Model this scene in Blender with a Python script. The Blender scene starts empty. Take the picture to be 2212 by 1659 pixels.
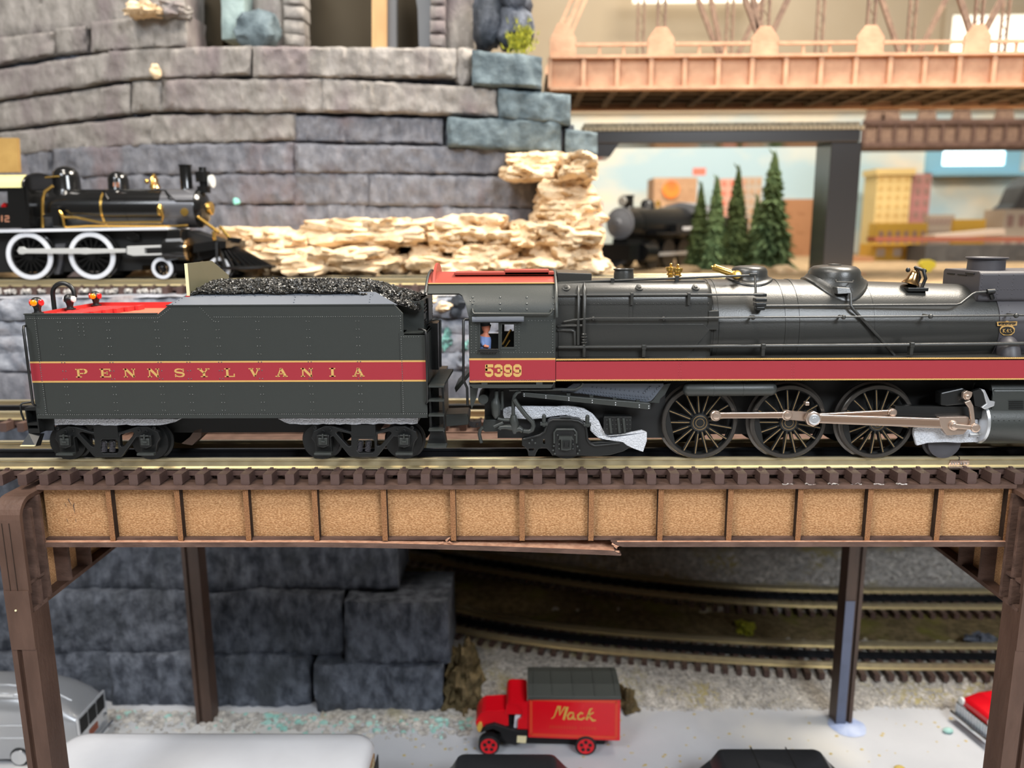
import bpy, math, random
from math import sin, cos, pi, radians as RD
from mathutils import Vector, Matrix, noise
from mathutils.geometry import tessellate_polygon
rng = random.Random(7)
SC = bpy.context.scene
COL = SC.collection
# ------------------------------------------------------------------ camera
# one unit = 10 cm.  X runs along the tracks, Y away from the camera, Z up; the head of the near rail is z = 0, y = 0
IW, IH, FPX = 2212.0, 1659.0, 1720.0
YAW, PITCH, ROLL = RD(0.7), RD(11.0), RD(0.3)
CAM = Vector((0, -3.9, 1.137))
FWD = Vector((-sin(YAW) * cos(PITCH), cos(YAW) * cos(PITCH), -sin(PITCH)))
_r = Vector((cos(YAW), sin(YAW), 0)); _u = _r.cross(FWD)
RGT = _r * cos(ROLL) - _u * sin(ROLL); UPV = _r * sin(ROLL) + _u * cos(ROLL)
cd = bpy.data.cameras.new('camera'); cam = bpy.data.objects.new('camera', cd); COL.objects.link(cam)
cam.matrix_world = Matrix(((RGT.x, UPV.x, -FWD.x, CAM.x), (RGT.y, UPV.y, -FWD.y, CAM.y), (RGT.z, UPV.z, -FWD.z, CAM.z), (0, 0, 0, 1)))
cd.sensor_width = 36.0; cd.sensor_fit = 'HORIZONTAL'; cd.lens = 36.0 * FPX / IW
cd.clip_start = 0.05; cd.clip_end = 200
cd.dof.use_dof = True; cd.dof.focus_distance = 3.85; cd.dof.aperture_fstop = 0.80
SC.camera = cam
# ------------------------------------------------------------------ light
w = bpy.data.worlds.new('room_light'); SC.world = w; w.use_nodes = True
bg = w.node_tree.nodes['Background']; bg.inputs[0].default_value = (1.0, 0.95, 0.88, 1); bg.inputs[1].default_value = 0.21
def area(name, loc, aim, sx, sy, power, col):
    l = bpy.data.lights.new(name, 'AREA'); l.shape = 'RECTANGLE'; l.size = sx; l.size_y = sy; l.energy = power; l.color = col
    o = bpy.data.objects.new(name, l); COL.objects.link(o); o.location = loc
    o.rotation_euler = (Vector(aim) - Vector(loc)).to_track_quat('-Z', 'Y').to_euler(); return o
area('ceiling_or_fill_lamp', (-2.4, -4.2, 8.6), (-0.2, 0.6, 0), 2.6, 1.8, 900, (1.0, 0.92, 0.80))
area('ceiling_or_fill_lamp', (5.0, 2.4, 9.5), (3.6, 1.6, 0), 4.2, 4.0, 4600, (1.0, 0.91, 0.78))
area('ceiling_or_fill_lamp', (3.0, 8.6, 10.5), (4.0, 12.0, 1.0), 5.0, 2.0, 1000, (1.0, 0.93, 0.84))  # added fill over the rear, brightens backdrop and town
area('ceiling_or_fill_lamp', (-4.2, -0.6, 10.0), (-2.6, 3.2, 0.5), 2.4, 1.6, 900, (1.0, 0.95, 0.88))
area('window_daylight', (5.0, -8.2, 6.3), (0.8, 1.0, -1.6), 4.0, 2.4, 1750, (0.88, 0.94, 1.0))
area('window_daylight', (-6.0, -7.5, 7.8), (-1.8, 1.0, -1.4), 4.0, 2.4, 1000, (0.90, 0.95, 1.0))
vs = SC.view_settings; vs.view_transform = 'Standard'; vs.look = 'None'; vs.exposure = -0.78; vs.gamma = 1.0; vs.use_curve_mapping = False
# ------------------------------------------------------------------ helpers
def Q(px, py, Y):
    """world point on the plane y = Y that is seen at pixel (px, py) of the photograph"""
    d = FWD + RGT * ((px - IW / 2) / FPX) - UPV * ((py - IH / 2) / FPX)
    return CAM + d * ((Y - CAM.y) / d.y)
def G(px, py, z):
    d = FWD + RGT * ((px - IW / 2) / FPX) - UPV * ((py - IH / 2) / FPX)
    return CAM + d * ((z - CAM.z) / d.z)
def lin(c): return tuple(((v / 255) / 12.92 if v / 255 <= .04045 else ((v / 255 + .055) / 1.055) ** 2.4) for v in c)
MATS = {}
def mat(name, rgb, rough=.5, metal=0, rgb2=None, vs=8, bump=0, bs=40, stretch=(1, 1, 1), rgb3=None, vs3=2.5, coat=0, trans=0, emit=0, detail=4, lo=.35, hi=.65, spec=.5, sss=0):
    m = bpy.data.materials.new(name); m.use_nodes = True; nt = m.node_tree; b = nt.nodes['Principled BSDF']
    b.inputs['Roughness'].default_value = rough; b.inputs['Metallic'].default_value = metal; b.inputs['Specular IOR Level'].default_value = spec
    b.inputs['Base Color'].default_value = lin(rgb) + (1,)
    if coat: b.inputs['Coat Weight'].default_value = coat; b.inputs['Coat Roughness'].default_value = .15
    if trans: b.inputs['Transmission Weight'].default_value = trans
    if sss: b.inputs['Subsurface Weight'].default_value = sss; b.inputs['Subsurface Radius'].default_value = (.02, .02, .02)
    if emit: b.inputs['Emission Color'].default_value = lin(rgb) + (1,); b.inputs['Emission Strength'].default_value = emit
    if rgb2 or bump:
        tc = nt.nodes.new('ShaderNodeTexCoord'); mp = nt.nodes.new('ShaderNodeMapping'); mp.inputs['Scale'].default_value = stretch
        nt.links.new(tc.outputs['Object'], mp.inputs['Vector'])
    def nz(scale, d=detail):
        n = nt.nodes.new('ShaderNodeTexNoise'); n.inputs['Scale'].default_value = scale; n.inputs['Detail'].default_value = d
        nt.links.new(mp.outputs[0], n.inputs['Vector']); return n
    if rgb2:
        n = nz(vs); r = nt.nodes.new('ShaderNodeValToRGB'); r.color_ramp.elements[0].position = lo; r.color_ramp.elements[1].position = hi
        r.color_ramp.elements[0].color = lin(rgb) + (1,); r.color_ramp.elements[1].color = lin(rgb2) + (1,)
        nt.links.new(n.outputs['Fac'], r.inputs[0]); src = r.outputs[0]
        if rgb3:
            n3 = nz(vs3); r3 = nt.nodes.new('ShaderNodeValToRGB'); r3.color_ramp.elements[0].position = .52; r3.color_ramp.elements[1].position = .68
            r3.color_ramp.elements[0].color = (0, 0, 0, 1); r3.color_ramp.elements[1].color = (1, 1, 1, 1)
            nt.links.new(n3.outputs['Fac'], r3.inputs[0])
            mx = nt.nodes.new('ShaderNodeMix'); mx.data_type = 'RGBA'; nt.links.new(r3.outputs[0], mx.inputs[0])
            nt.links.new(src, mx.inputs[6]); mx.inputs[7].default_value = lin(rgb3) + (1,); src = mx.outputs[2]
        nt.links.new(src, b.inputs['Base Color'])
    if bump:
        n = nz(bs); bp = nt.nodes.new('ShaderNodeBump'); bp.inputs['Strength'].default_value = bump; bp.inputs['Distance'].default_value = .02
        nt.links.new(n.outputs['Fac'], bp.inputs['Height']); nt.links.new(bp.outputs[0], b.inputs['Normal'])
    MATS[name] = m; return m
class MB:
    """collects faces; build() links them as one mesh object"""
    def __init__(s): s.v = []; s.f = []; s.mi = []; s.cur = 0
    def add(s, vs, fs):
        n = len(s.v); s.v.extend(Vector(v) for v in vs); s.f.extend(tuple(i + n for i in f) for f in fs); s.mi.extend([s.cur] * len(fs)); return s
    def box(s, x0, x1, y0, y1, z0, z1):
        return s.add([(x0, y0, z0), (x1, y0, z0), (x1, y1, z0), (x0, y1, z0), (x0, y0, z1), (x1, y0, z1), (x1, y1, z1), (x0, y1, z1)],
                     [(0, 3, 2, 1), (4, 5, 6, 7), (0, 1, 5, 4), (1, 2, 6, 5), (2, 3, 7, 6), (3, 0, 4, 7)])
    def cbox(s, c, sx, sy, sz): return s.box(c[0] - sx / 2, c[0] + sx / 2, c[1] - sy / 2, c[1] + sy / 2, c[2] - sz / 2, c[2] + sz / 2)
    def obox(s, a, b, wdt, hgt, up=(0, 0, 1)):
        a = Vector(a); b = Vector(b); d = (b - a).normalized(); up = Vector(up)
        if abs(d.dot(up)) > .99: up = Vector((0, 1, 0))
        r = d.cross(up).normalized(); u = r.cross(d).normalized(); r = r * (wdt / 2); u = u * (hgt / 2)
        return s.add([a - r - u, a + r - u, a + r + u, a - r + u, b - r - u, b + r - u, b + r + u, b - r + u],
                     [(0, 1, 2, 3), (7, 6, 5, 4), (0, 4, 5, 1), (1, 5, 6, 2), (2, 6, 7, 3), (3, 7, 4, 0)])
    def prism(s, front, off, holes=()):
        """closed outline (3-D points) extruded by vector off; holes are outlines of the same kind"""
        off = Vector(off); loops = [[Vector(p) for p in front]] + [[Vector(p) for p in h] for h in holes]
        flat = [p for l in loops for p in l]; n = len(flat)
        tris = tessellate_polygon(loops); fs = []
        for t in tris: fs.append(tuple(t)); fs.append((t[2] + n, t[1] + n, t[0] + n))
        k = 0
        for l in loops:
            m = len(l)
            for i in range(m): a = k + i; b2 = k + (i + 1) % m; fs.append((a, b2, b2 + n, a + n))
            k += m
        s.add(flat + [p + off for p in flat], fs); s.fixn = True; return s
    def tube(s, pts, r, n=8, caps=True, closed=False):
        pts = [Vector(p) for p in pts]; m = len(pts); rr = r if isinstance(r, (list, tuple)) else [r] * m
        d0 = (pts[1] - pts[0]).normalized(); nn = d0.orthogonal().normalized(); vs = []
        for i, p in enumerate(pts):
            if closed: d = (pts[(i + 1) % m] - pts[i - 1])
            else: d = (pts[min(i + 1, m - 1)] - pts[max(i - 1, 0)])
            d = d.normalized() if d.length > 1e-9 else d0
            nn = (nn - d * nn.dot(d)); nn = nn.normalized() if nn.length > 1e-6 else d.orthogonal().normalized(); bb = d.cross(nn)
            for k in range(n):
                a = 2 * pi * k / n; vs.append(p + (nn * cos(a) + bb * sin(a)) * rr[i])
        fs = []
        for i in range(m if closed else m - 1):
            j = (i + 1) % m
            for k in range(n): fs.append((i * n + k, i * n + (k + 1) % n, j * n + (k + 1) % n, j * n + k))
        if caps and not closed: fs.append(tuple(range(n - 1, -1, -1))); fs.append(tuple((m - 1) * n + k for k in range(n)))
        return s.add(vs, fs)
    def cyl(s, a, b, r, n=16, r2=None): return s.tube([a, b], [r, r if r2 is None else r2], n)
    def lathe(s, c, axis, prof, n=24, caps=True):
        """profile of (distance along axis, radius) turned about axis through c"""
        c = Vector(c); ax = Vector(axis).normalized(); u = ax.orthogonal().normalized(); v = ax.cross(u); vs = []
        for t, r in prof:
            for k in range(n): a = 2 * pi * k / n; vs.append(c + ax * t + (u * cos(a) + v * sin(a)) * max(r, 1e-5))
        fs = []
        for i in range(len(prof) - 1):
            for k in range(n): fs.append((i * n + k, i * n + (k + 1) % n, (i + 1) * n + (k + 1) % n, (i + 1) * n + k))
        if caps:
            fs.append(tuple(range(n - 1, -1, -1))); m = len(prof) - 1; fs.append(tuple(m * n + k for k in range(n)))
        return s.add(vs, fs)
    def sphere(s, c, r, n=12, sq=(1, 1, 1)):
        c = Vector(c); m = n // 2; vs = []; fs = []
        for i in range(m + 1):
            t = pi * i / m
            for k in range(n): a = 2 * pi * k / n; vs.append(c + Vector((sin(t) * cos(a) * r * sq[0], sin(t) * sin(a) * r * sq[1], cos(t) * r * sq[2])))
        for i in range(m):
            for k in range(n): fs.append((i * n + k, (i + 1) * n + k, (i + 1) * n + (k + 1) % n, i * n + (k + 1) % n))
        return s.add(vs, fs)
    def loft(s, rings, closed=True, caps=True):
        """rings of equal point count joined in order"""
        n = len(rings[0]); vs = [p for r in rings for p in r]; fs = []
        for i in range(len(rings) - 1):
            for k in range(n if closed else n - 1): j = (k + 1) % n; fs.append((i * n + k, i * n + j, (i + 1) * n + j, (i + 1) * n + k))
        if caps: fs.append(tuple(range(n - 1, -1, -1))); fs.append(tuple((len(rings) - 1) * n + k for k in range(n)))
        return s.add(vs, fs)
    def rivet(s, p, nrm, r=.0033, h=.7):
        p = Vector(p); nrm = Vector(nrm).normalized(); u = nrm.orthogonal().normalized(); v = nrm.cross(u); vs = []
        for rad, hh in ((1, 0), (.72, h * .72)):
            for k in range(6): a = pi * k / 3; vs.append(p + (u * cos(a) + v * sin(a)) * r * rad + nrm * r * hh)
        vs.append(p + nrm * r * h)
        fs = [(k, (k + 1) % 6, 6 + (k + 1) % 6, 6 + k) for k in range(6)] + [(6 + k, 6 + (k + 1) % 6, 12) for k in range(6)]
        return s.add(vs, fs)
    def build(s, name, mats, parent=None, smooth=None, bevel=0, origin=None, recalc=True):
        me = bpy.data.meshes.new(name)
        if parent is not None:
            root = parent
            while root.parent: root = root.parent
            off = root.location.copy()
        elif origin is not None: off = Vector(origin)
        else:
            xs = [v.x for v in s.v]; ys = [v.y for v in s.v]; zs = [v.z for v in s.v]
            off = Vector(((min(xs) + max(xs)) / 2, (min(ys) + max(ys)) / 2, min(zs)))
        me.from_pydata([v - off for v in s.v], [], s.f)
        if not isinstance(mats, (list, tuple)): mats = [mats]
        for m in mats: me.materials.append(MATS[m])
        if any(s.mi): me.polygons.foreach_set('material_index', s.mi)
        if recalc:
            import bmesh
            bm = bmesh.new(); bm.from_mesh(me); bmesh.ops.recalc_face_normals(bm, faces=bm.faces); bm.to_mesh(me); bm.free()
        if smooth:
            me.polygons.foreach_set('use_smooth', [True] * len(me.polygons)); me.set_sharp_from_angle(angle=RD(smooth))
        me.update()
        o = bpy.data.objects.new(name, me); COL.objects.link(o)
        if parent is not None: o.parent = parent
        else: o.location = off
        if bevel:
            md = o.modifiers.new('bevel', 'BEVEL'); md.width = bevel; md.segments = 2; md.limit_method = 'ANGLE'; md.angle_limit = RD(40)
        return o
def empty(name, loc):
    o = bpy.data.objects.new(name, None); COL.objects.link(o); o.location = loc; o.empty_display_size = .1; return o
def tag(o, label=None, cat=None, group=None, kind=None):
    if label: o['label'] = label
    if cat: o['category'] = cat
    if group: o['group'] = group
    if kind: o['kind'] = kind
    return o
def thing(name, loc, label, cat, group=None): return tag(empty(name, loc), label, cat, group)
def again(o, d, rot=None):
    """another copy of a part (shares its mesh), moved by d"""
    c = o.copy(); COL.objects.link(c); c.location = o.location + Vector(d)
    if rot: c.rotation_euler = rot
    return c
def plate(name, m, parent, pts, Y, t, holes=(), **k):
    """flat plate whose outline is given in photograph pixels on the plane y = Y, t thick away from the camera"""
    b = MB(); b.prism([Q(x, y, Y) for x, y in pts], (0, t, 0), [[Q(x, y, Y) for x, y in h] for h in holes]); return b.build(name, m, parent, **k)
def rrect(x0, y0, x1, y1, r, n=4):
    out = []
    for cx, cy, a0 in ((x1 - r, y1 - r, 0), (x0 + r, y1 - r, 90), (x0 + r, y0 + r, 180), (x1 - r, y0 + r, 270)):
        for i in range(n + 1): a = RD(a0 + 90 * i / n); out.append((cx + r * cos(a), cy + r * sin(a)))
    return out
def arcpts(cx, cy, rx, ry, a0, a1, n): return [(cx + rx * cos(RD(a0 + (a1 - a0) * i / n)), cy + ry * sin(RD(a0 + (a1 - a0) * i / n))) for i in range(n + 1)]
def ell(c, r, n=20, a0=0): return [(c[0] + r * cos(2 * pi * i / n + a0), c[1] + r * sin(2 * pi * i / n + a0)) for i in range(n)]
def stroke(b, pts, wd, fmap, thick):
    """flat 2-D stroke (list of points) of width wd, mapped to 3-D by fmap and extruded by thick"""
    P2 = [Vector(p) for p in pts]; L = []; Rr = []
    for i, p in enumerate(P2):
        d = (P2[min(i + 1, len(P2) - 1)] - P2[max(i - 1, 0)]).normalized(); nrm = Vector((-d.y, d.x)); wv = wd[i] if isinstance(wd, (list, tuple)) else wd
        L.append(p + nrm * wv / 2); Rr.append(p - nrm * wv / 2)
    n = len(P2); th = Vector(thick)
    f3 = [fmap(*q) for q in L] + [fmap(*q) for q in Rr]; bk = [p + th for p in f3]; fs = []
    for i in range(n - 1):
        fs.append((i, i + 1, n + i + 1, n + i)); fs.append((2 * n + i, 2 * n + i + 1, i + 1, i)); fs.append((n + i, n + i + 1, 3 * n + i + 1, 3 * n + i))
    fs.append((0, n, 3 * n, 2 * n)); fs.append((n - 1, 2 * n - 1, 4 * n - 1, 3 * n - 1)); b.add(f3 + bk, fs)
# ------------------------------------------------------------------ materials
mat('enamel_black', (50, 53, 51), .42, spec=.5, bump=.05, bs=160)
mat('enamel_rivet', (64, 67, 65), .18, spec=.9)
mat('boiler_black', (48, 48, 46), .34, spec=.55, bump=.05, bs=160)
mat('smokebox_grey', (66, 64, 68), .48)
mat('frame_black', (22, 23, 23), .38)
mat('matte_black', (14, 14, 14), .6)
mat('maroon', (150, 42, 52), .45)
mat('gold_paint', (196, 156, 92), .42)
mat('roof_red', (150, 62, 50), .42)
mat('deck_red', (186, 48, 46), .42)
mat('deck_salmon', (214, 108, 84), .5)
mat('bulkhead_olive', (92, 90, 72), .4)
mat('ivory', (232, 220, 176), .45)
mat('slope_sheet', (84, 89, 98), .4)
mat('coal', (16, 16, 16), .32, spec=.55, rgb2=(34, 32, 28), vs=30)
mat('brass', (224, 182, 96), .25, metal=.9)
mat('bell_bronze', (200, 160, 110), .2, metal=1)
mat('rod_steel', (204, 182, 166), .3, metal=.8)
mat('chrome', (220, 222, 225), .12, metal=1)
mat('silver_steel', (205, 208, 212), .28, metal=.65)
mat('spoke_brass', (176, 146, 100), .4, metal=.5)
mat('tyre_steel', (96, 92, 88), .28, metal=.8)
mat('amber_lens', (255, 140, 10), .12, spec=.8)
mat('red_lens', (220, 30, 34), .12, spec=.8)
mat('clear_lens', (220, 222, 220), .08, spec=.9)
mat('rail_brass', (214, 200, 164), .30, metal=.75)
mat('rail_dark', (52, 54, 58), .3, metal=.7)
mat('tie_brown', (92, 72, 66), .5, rgb2=(82, 63, 58), vs=14, bump=.12, bs=90, spec=.4)
mat('mdf', (214, 168, 122), .75, rgb2=(166, 118, 76), vs=170, bump=.5, bs=190, stretch=(.55, 1, 1.25), detail=3, lo=.36, hi=.62, spec=.2)
mat('mdf_rib', (166, 120, 82), .75, rgb2=(126, 86, 58), vs=170, bump=.4, bs=190, lo=.38, hi=.62, spec=.2)
mat('mdf_burnt', (82, 63, 55), .72, rgb2=(106, 83, 73), vs=22, bump=.25, bs=80, stretch=(.4, 1, 1), spec=.25)
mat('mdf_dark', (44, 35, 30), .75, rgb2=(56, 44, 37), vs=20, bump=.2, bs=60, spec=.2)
mat('mdf_light_edge', (206, 160, 132), .7, rgb2=(178, 130, 104), vs=30, bump=.25, bs=70)
mat('portal_brown', (94, 71, 60), .6, rgb2=(80, 59, 49), vs=12, bump=.18, bs=60, stretch=(1, 1, .3), spec=.3)
mat('post_brown', (84, 64, 54), .5, rgb2=(70, 54, 46), vs=10, bump=.1, bs=50, stretch=(1, 1, .3))
mat('foam', (206, 209, 217), .5, bump=.8, bs=150, rgb2=(224, 226, 232), vs=120)
# ================================================================== near bridge: girders, portals, two tracks
FZ = -2.66                                    # table top below the bridge
TIEP = .1124                                   # tie spacing
X0T = -.0326
def tie_mesh(L=.56, y0=-.106, wdt=.0445, zt=-.055, zb=-.112, spikes=True):
    b = MB(); h = wdt / 2; c = .006
    prof = [(-h, zt), (h, zt), (h, zb + c), (h - c, zb), (-h + c, zb), (-h, zb + c)]
    b.prism([(x, y0, z) for x, z in prof], (0, L, 0))
    if spikes:
        for ry in (0, .345):
            for sgn in (-1, 1):
                yy = ry + sgn * .03
                b.box(-.0075, .0075, yy - .008, yy + .008, zt - .001, zt + .012)
                b.box(-.019, .019, yy - .006, yy + .006, zt - .001, zt + .004)
    return b
def rail_mb(y, xs, hw=.0125, H=.055, top=0.0):
    b = MB(); z = top
    pr = [(-hw, z - .003), (-hw + .003, z), (hw - .003, z), (hw, z - .003), (hw, z - .013), (.005, z - .018), (.005, z - H + .012), (.024, z - H + .006), (.024, z - H),
          (-.024, z - H), (-.024, z - H + .006), (-.005, z - H + .012), (-.005, z - .018), (-hw, z - .013)]
    b.loft([[Vector((x, y + p, q)) for p, q in pr] for x in xs]); return b
def straight_track(name, yoff, zoff, x0, x1, label, group, mats=('rail_brass', 'rail_dark', 'rail_brass'), tie='tie_brown', first=True, skip=()):
    t = thing(name, (0, yoff + .1725, zoff - .112), label, 'track', group)
    for k, yy in enumerate((0, .1725, .345)):
        b = rail_mb(yy, (x0, x1)); b.v = [v + Vector((0, yoff, zoff)) for v in b.v]; b.build('rail', mats[k], t, smooth=30)
    b = tie_mesh(); b.v = [v + Vector((X0T, yoff, zoff)) for v in b.v]
    n0 = math.ceil((x0 - X0T) / TIEP); n1 = math.floor((x1 - X0T) / TIEP)
    o = b.build('tie', tie, t)
    for n in range(n0, n1 + 1):
        if n == 0 or n in skip: continue
        c = again(o, (n * TIEP + (.012 if n > 18 and first else 0), rng.uniform(-.004, .004) if first else 0, 0)); c.rotation_euler = (0, 0, rng.uniform(-.012, .012))
        c.location.x += 0
    for yy in (0, .1725, .345):
        b = MB(); b.box(x0, x1, yoff + yy - .022, yoff + yy + .022, zoff - .088, zoff - .062); b.build('tie_strip', tie, t)
    return t
TR1 = straight_track('railroad_track', 0, 0, -3.5, 3.5, 'three-rail track with brown ties under the tender and big locomotive', 'tracks on the near bridge')
TR2 = straight_track('railroad_track', 1.08, 0, -4.2, 4.2, 'three-rail track of the same bridge half hidden behind the big locomotive', 'tracks on the near bridge', first=False)
# rail joiner at the right
xj = Q(2068, 1000, 0).x
b = MB(); b.prism([(xj - .052, -.007, -.05), (xj - .04, -.013, -.018), (xj + .052, -.013, -.018), (xj + .056, -.007, -.05)], (0, .014, 0))
b.box(xj - .056, xj + .06, -.03, -.004, -.053, -.047)
jn = b.build('rail_joiner', 'rod_steel', TR1)
b = MB()
for dx in (-.034, -.021, -.008, .012, .025, .038): b.box(xj + dx - .002, xj + dx + .002, -.0155, -.012, -.037, -.029)
b.build('joiner_stud', 'silver_steel', jn)
b = MB(); b.box(xj - .002, xj + .002, -.0135, .0135, -.016, .0006); b.build('joint_gap', 'matte_black', jn)
b = MB(); b.box(xj - .075, xj + .10, -.022, .03, -.108, -.058); b.build('joint_block', 'tie_brown', TR1)
# dried glue around some tie ends
glue = []
mat('glue', (214, 208, 200), .18, rgb2=(120, 100, 92), vs=40, bump=.4, bs=60, coat=.5)
for n in (12, 13, 14, 15, 16, 17):
    x = X0T + n * TIEP
    b = MB(); r2 = random.Random(n); pts = []
    for k in range(7): pts.append((x - .026 + .052 * k / 6, -.108 + r2.uniform(-.004, .003), -.112 + r2.uniform(-.003, .008)))
    b.tube(pts, [r2.uniform(.002, .005) for _ in pts], 6)
    o = b.build('glue_bead', 'glue', TR1, smooth=60)
# ---- front girder (laser-cut fibreboard)
GX0, GX1 = -2.43, 2.44
br = thing('girder_bridge', (0, .6, -.435), 'tan fibreboard plate girder bridge carrying the big locomotive, lower flange broken', 'bridge')
RIBS = [-2.08 + .3468 * k for k in range(14)]
b = MB(); b.box(GX0, GX1, -.116, .02, -.132, -.1125); b.build('top_flange', 'mdf_burnt', br)
edges = [GX0] + RIBS
for i in range(14):
    x0 = edges[i]; x1 = edges[i + 1] if i + 1 < len(edges) else GX1
    b = MB(); b.box(x0, min(x1, GX1), -.06, -.03, -.41, -.132); b.build('web_panel', 'mdf', br)
def rib(x, wd=.027):
    b = MB(); b.cur = 0; b.box(x - wd / 2, x + wd / 2, -.0985, -.06, -.41, -.132); b.cur = 1; b.box(x - wd / 2 + .0004, x + wd / 2 - .0004, -.1, -.0985, -.409, -.133); return b
r0 = rib(RIBS[0]).build('stiffener', ['mdf_dark', 'mdf_rib'], br)
for x in RIBS[1:13]: again(r0, (x - RIBS[0], 0, 0))
again(r0, (GX1 - .014 - RIBS[0], 0, 0))
b = MB(); b.cur = 0; b.box(GX0, GX1, -.088, -.06, -.41, -.3985); b.build('bottom_angle', 'mdf_burnt', br)
xb = [Q(x, 1180, -.116).x for x in (1320, 1341)]
b = MB(); b.prism([(xb[0], -.116, -.41), (GX1, -.116, -.41), (GX1, -.116, -.436), (xb[1] + .01, -.116, -.436), (xb[0] + .03, -.116, -.428), (xb[0] + .012, -.116, -.423), (xb[0] + .018, -.116, -.417)], (0, .136, 0))
b.build('bottom_flange', ['mdf_burnt'], br)
b = MB(); b.box(xb[0] + .03, GX1, -.1165, -.1, -.4095, -.4085); b.build('flange_lit_lip', 'mdf_light_edge', br)  # lit top edge of the lower flange, drawn as a paler strip
# left piece of the lower flange droops towards its broken end
def droop(x): t = max(0, (x + 1.15) / (xb[1] + 1.15)); return -.047 * t ** 1.6
b = MB(); N = 40; up = []; lo = []
for i in range(N + 1):
    x = GX0 + (xb[1] - GX0) * i / N; up.append(Vector((x, -.116, -.41 + droop(x)))); lo.append(Vector((x, -.116, -.436 + droop(x))))
up[-1].x -= .03; lo[-1].x += .0
jag = [Vector((xb[1] - .012, -.116, -.418 + droop(xb[1]))), Vector((xb[1] - .016, -.116, -.424 + droop(xb[1]))), Vector((xb[1] + .004, -.116, -.43 + droop(xb[1])))]
b.prism(up + jag + lo[::-1], (0, .136, 0)); b.build('broken_flange', 'mdf_burnt', br)
b = MB()
for i in range(N):
    a, c = up[i], up[i + 1]; b.add([a + Vector((0, -.0006, .0004)), c + Vector((0, -.0006, .0004)), c + Vector((0, .13, .0008)), a + Vector((0, .13, .0008))], [(0, 1, 2, 3)])
b.build('flange_lit_lip', 'mdf_light_edge', br)  # paler skin imitates light on top of the drooping flange
# splinters at the breaks
b = MB()
for (x, y, dx, dz) in ((964, 1168, .02, .018), (958, 1172, -.03, -.004), (970, 1170, .018, -.006), (1322, 1174, .02, -.008), (1327, 1178, .024, -.004), (1332, 1183, -.016, .01), (1337, 1192, -.02, .006)):
    p = Q(x, y, -.112); b.tube([p, p + Vector((dx * .6, -.006, dz * .8)), p + Vector((dx, -.002, dz))], [.006, .004, .001], 5)
b.build('splinter', 'mdf_light_edge', br)
# laser-etched maker's mark on the first panel
mat('etched', (166, 116, 78), .8); mat('etched_dark', (92, 72, 62), .8)
mk = MB(); fm = lambda x, y: Q(120 + x / 15.08, 1060 + y / 15.08, -.0604)
for pts, wd in (([(400, 255), (440, 330), (520, 500)], [22, 30, 8]), ([(290, 390), (330, 470), (370, 540)], [12, 20, 6]), ([(610, 395), (580, 480), (615, 650), (635, 740)], [14, 40, 20, 8]), ([(355, 905), (385, 970), (425, 1050)], [14, 18, 6]), ([(660, 905), (655, 960), (672, 1040)], [10, 20, 6])): stroke(mk, pts, wd, fm, (0, .001, 0))
mk.build('etched_mark', 'etched_dark', br)
mk = MB()
# "Scale-lite" style words: small strokes at the places where the etched letters stand
for yy, xs in ((770, (300, 420, 480, 560, 620, 690, 760, 830)), (1270, (380, 450, 520, 590, 650, 700, 760, 830, 890))):
    for i, xx in enumerate(xs):
        h = 44 if i else 60
        if i == 0: stroke(mk, arcpts(xx + 30, yy - h / 2, 36, 26, 330, 90, 8) + arcpts(xx + 30, yy + h / 2, 36, 26, -90, 150, 8), 12, fm, (0, .0006, 0))
        elif i in (4, 6): stroke(mk, [(xx, yy - 60), (xx, yy + 42)], 12, fm, (0, .0006, 0))
        elif i in (2, 5): stroke(mk, arcpts(xx, yy, 24, 38, 40, 320, 10), 11, fm, (0, .0006, 0))
        else: stroke(mk, arcpts(xx, yy + 6, 24, 36, 0, 360, 12), 10, fm, (0, .0006, 0))
mk.build('etched_word', 'etched', br)
# ---- inner girders and crossbeams (seen between the tracks)
for yy in (.42, 1.0, 1.5):
    b = MB(); b.box(GX0, GX1, yy, yy + .03, -.41, -.132); b.build('inner_web', 'mdf_burnt', br)
    b = MB(); b.box(GX0, GX1, yy - .05, yy + .06, -.132, -.1125); b.build('inner_flange', 'mdf_burnt', br)
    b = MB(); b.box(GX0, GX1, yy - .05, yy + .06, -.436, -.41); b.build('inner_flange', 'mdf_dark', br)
for k in range(15):
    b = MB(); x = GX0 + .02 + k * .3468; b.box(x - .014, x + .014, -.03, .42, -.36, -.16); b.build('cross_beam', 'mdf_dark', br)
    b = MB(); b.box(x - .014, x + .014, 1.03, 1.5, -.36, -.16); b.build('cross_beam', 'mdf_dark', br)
b = MB(); b.box(GX0, GX1, .482, .948, -.135, -.120); b.build('shade_board', 'mdf_burnt', br)  # board added between the tracks to cut light on the cliff
b = MB(); b.box(GX0, GX1, 1.562, 1.82, -.135, -.120); b.build('shade_board', 'mdf_burnt', br)  # rear board added for the same shading of the cliff
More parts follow.
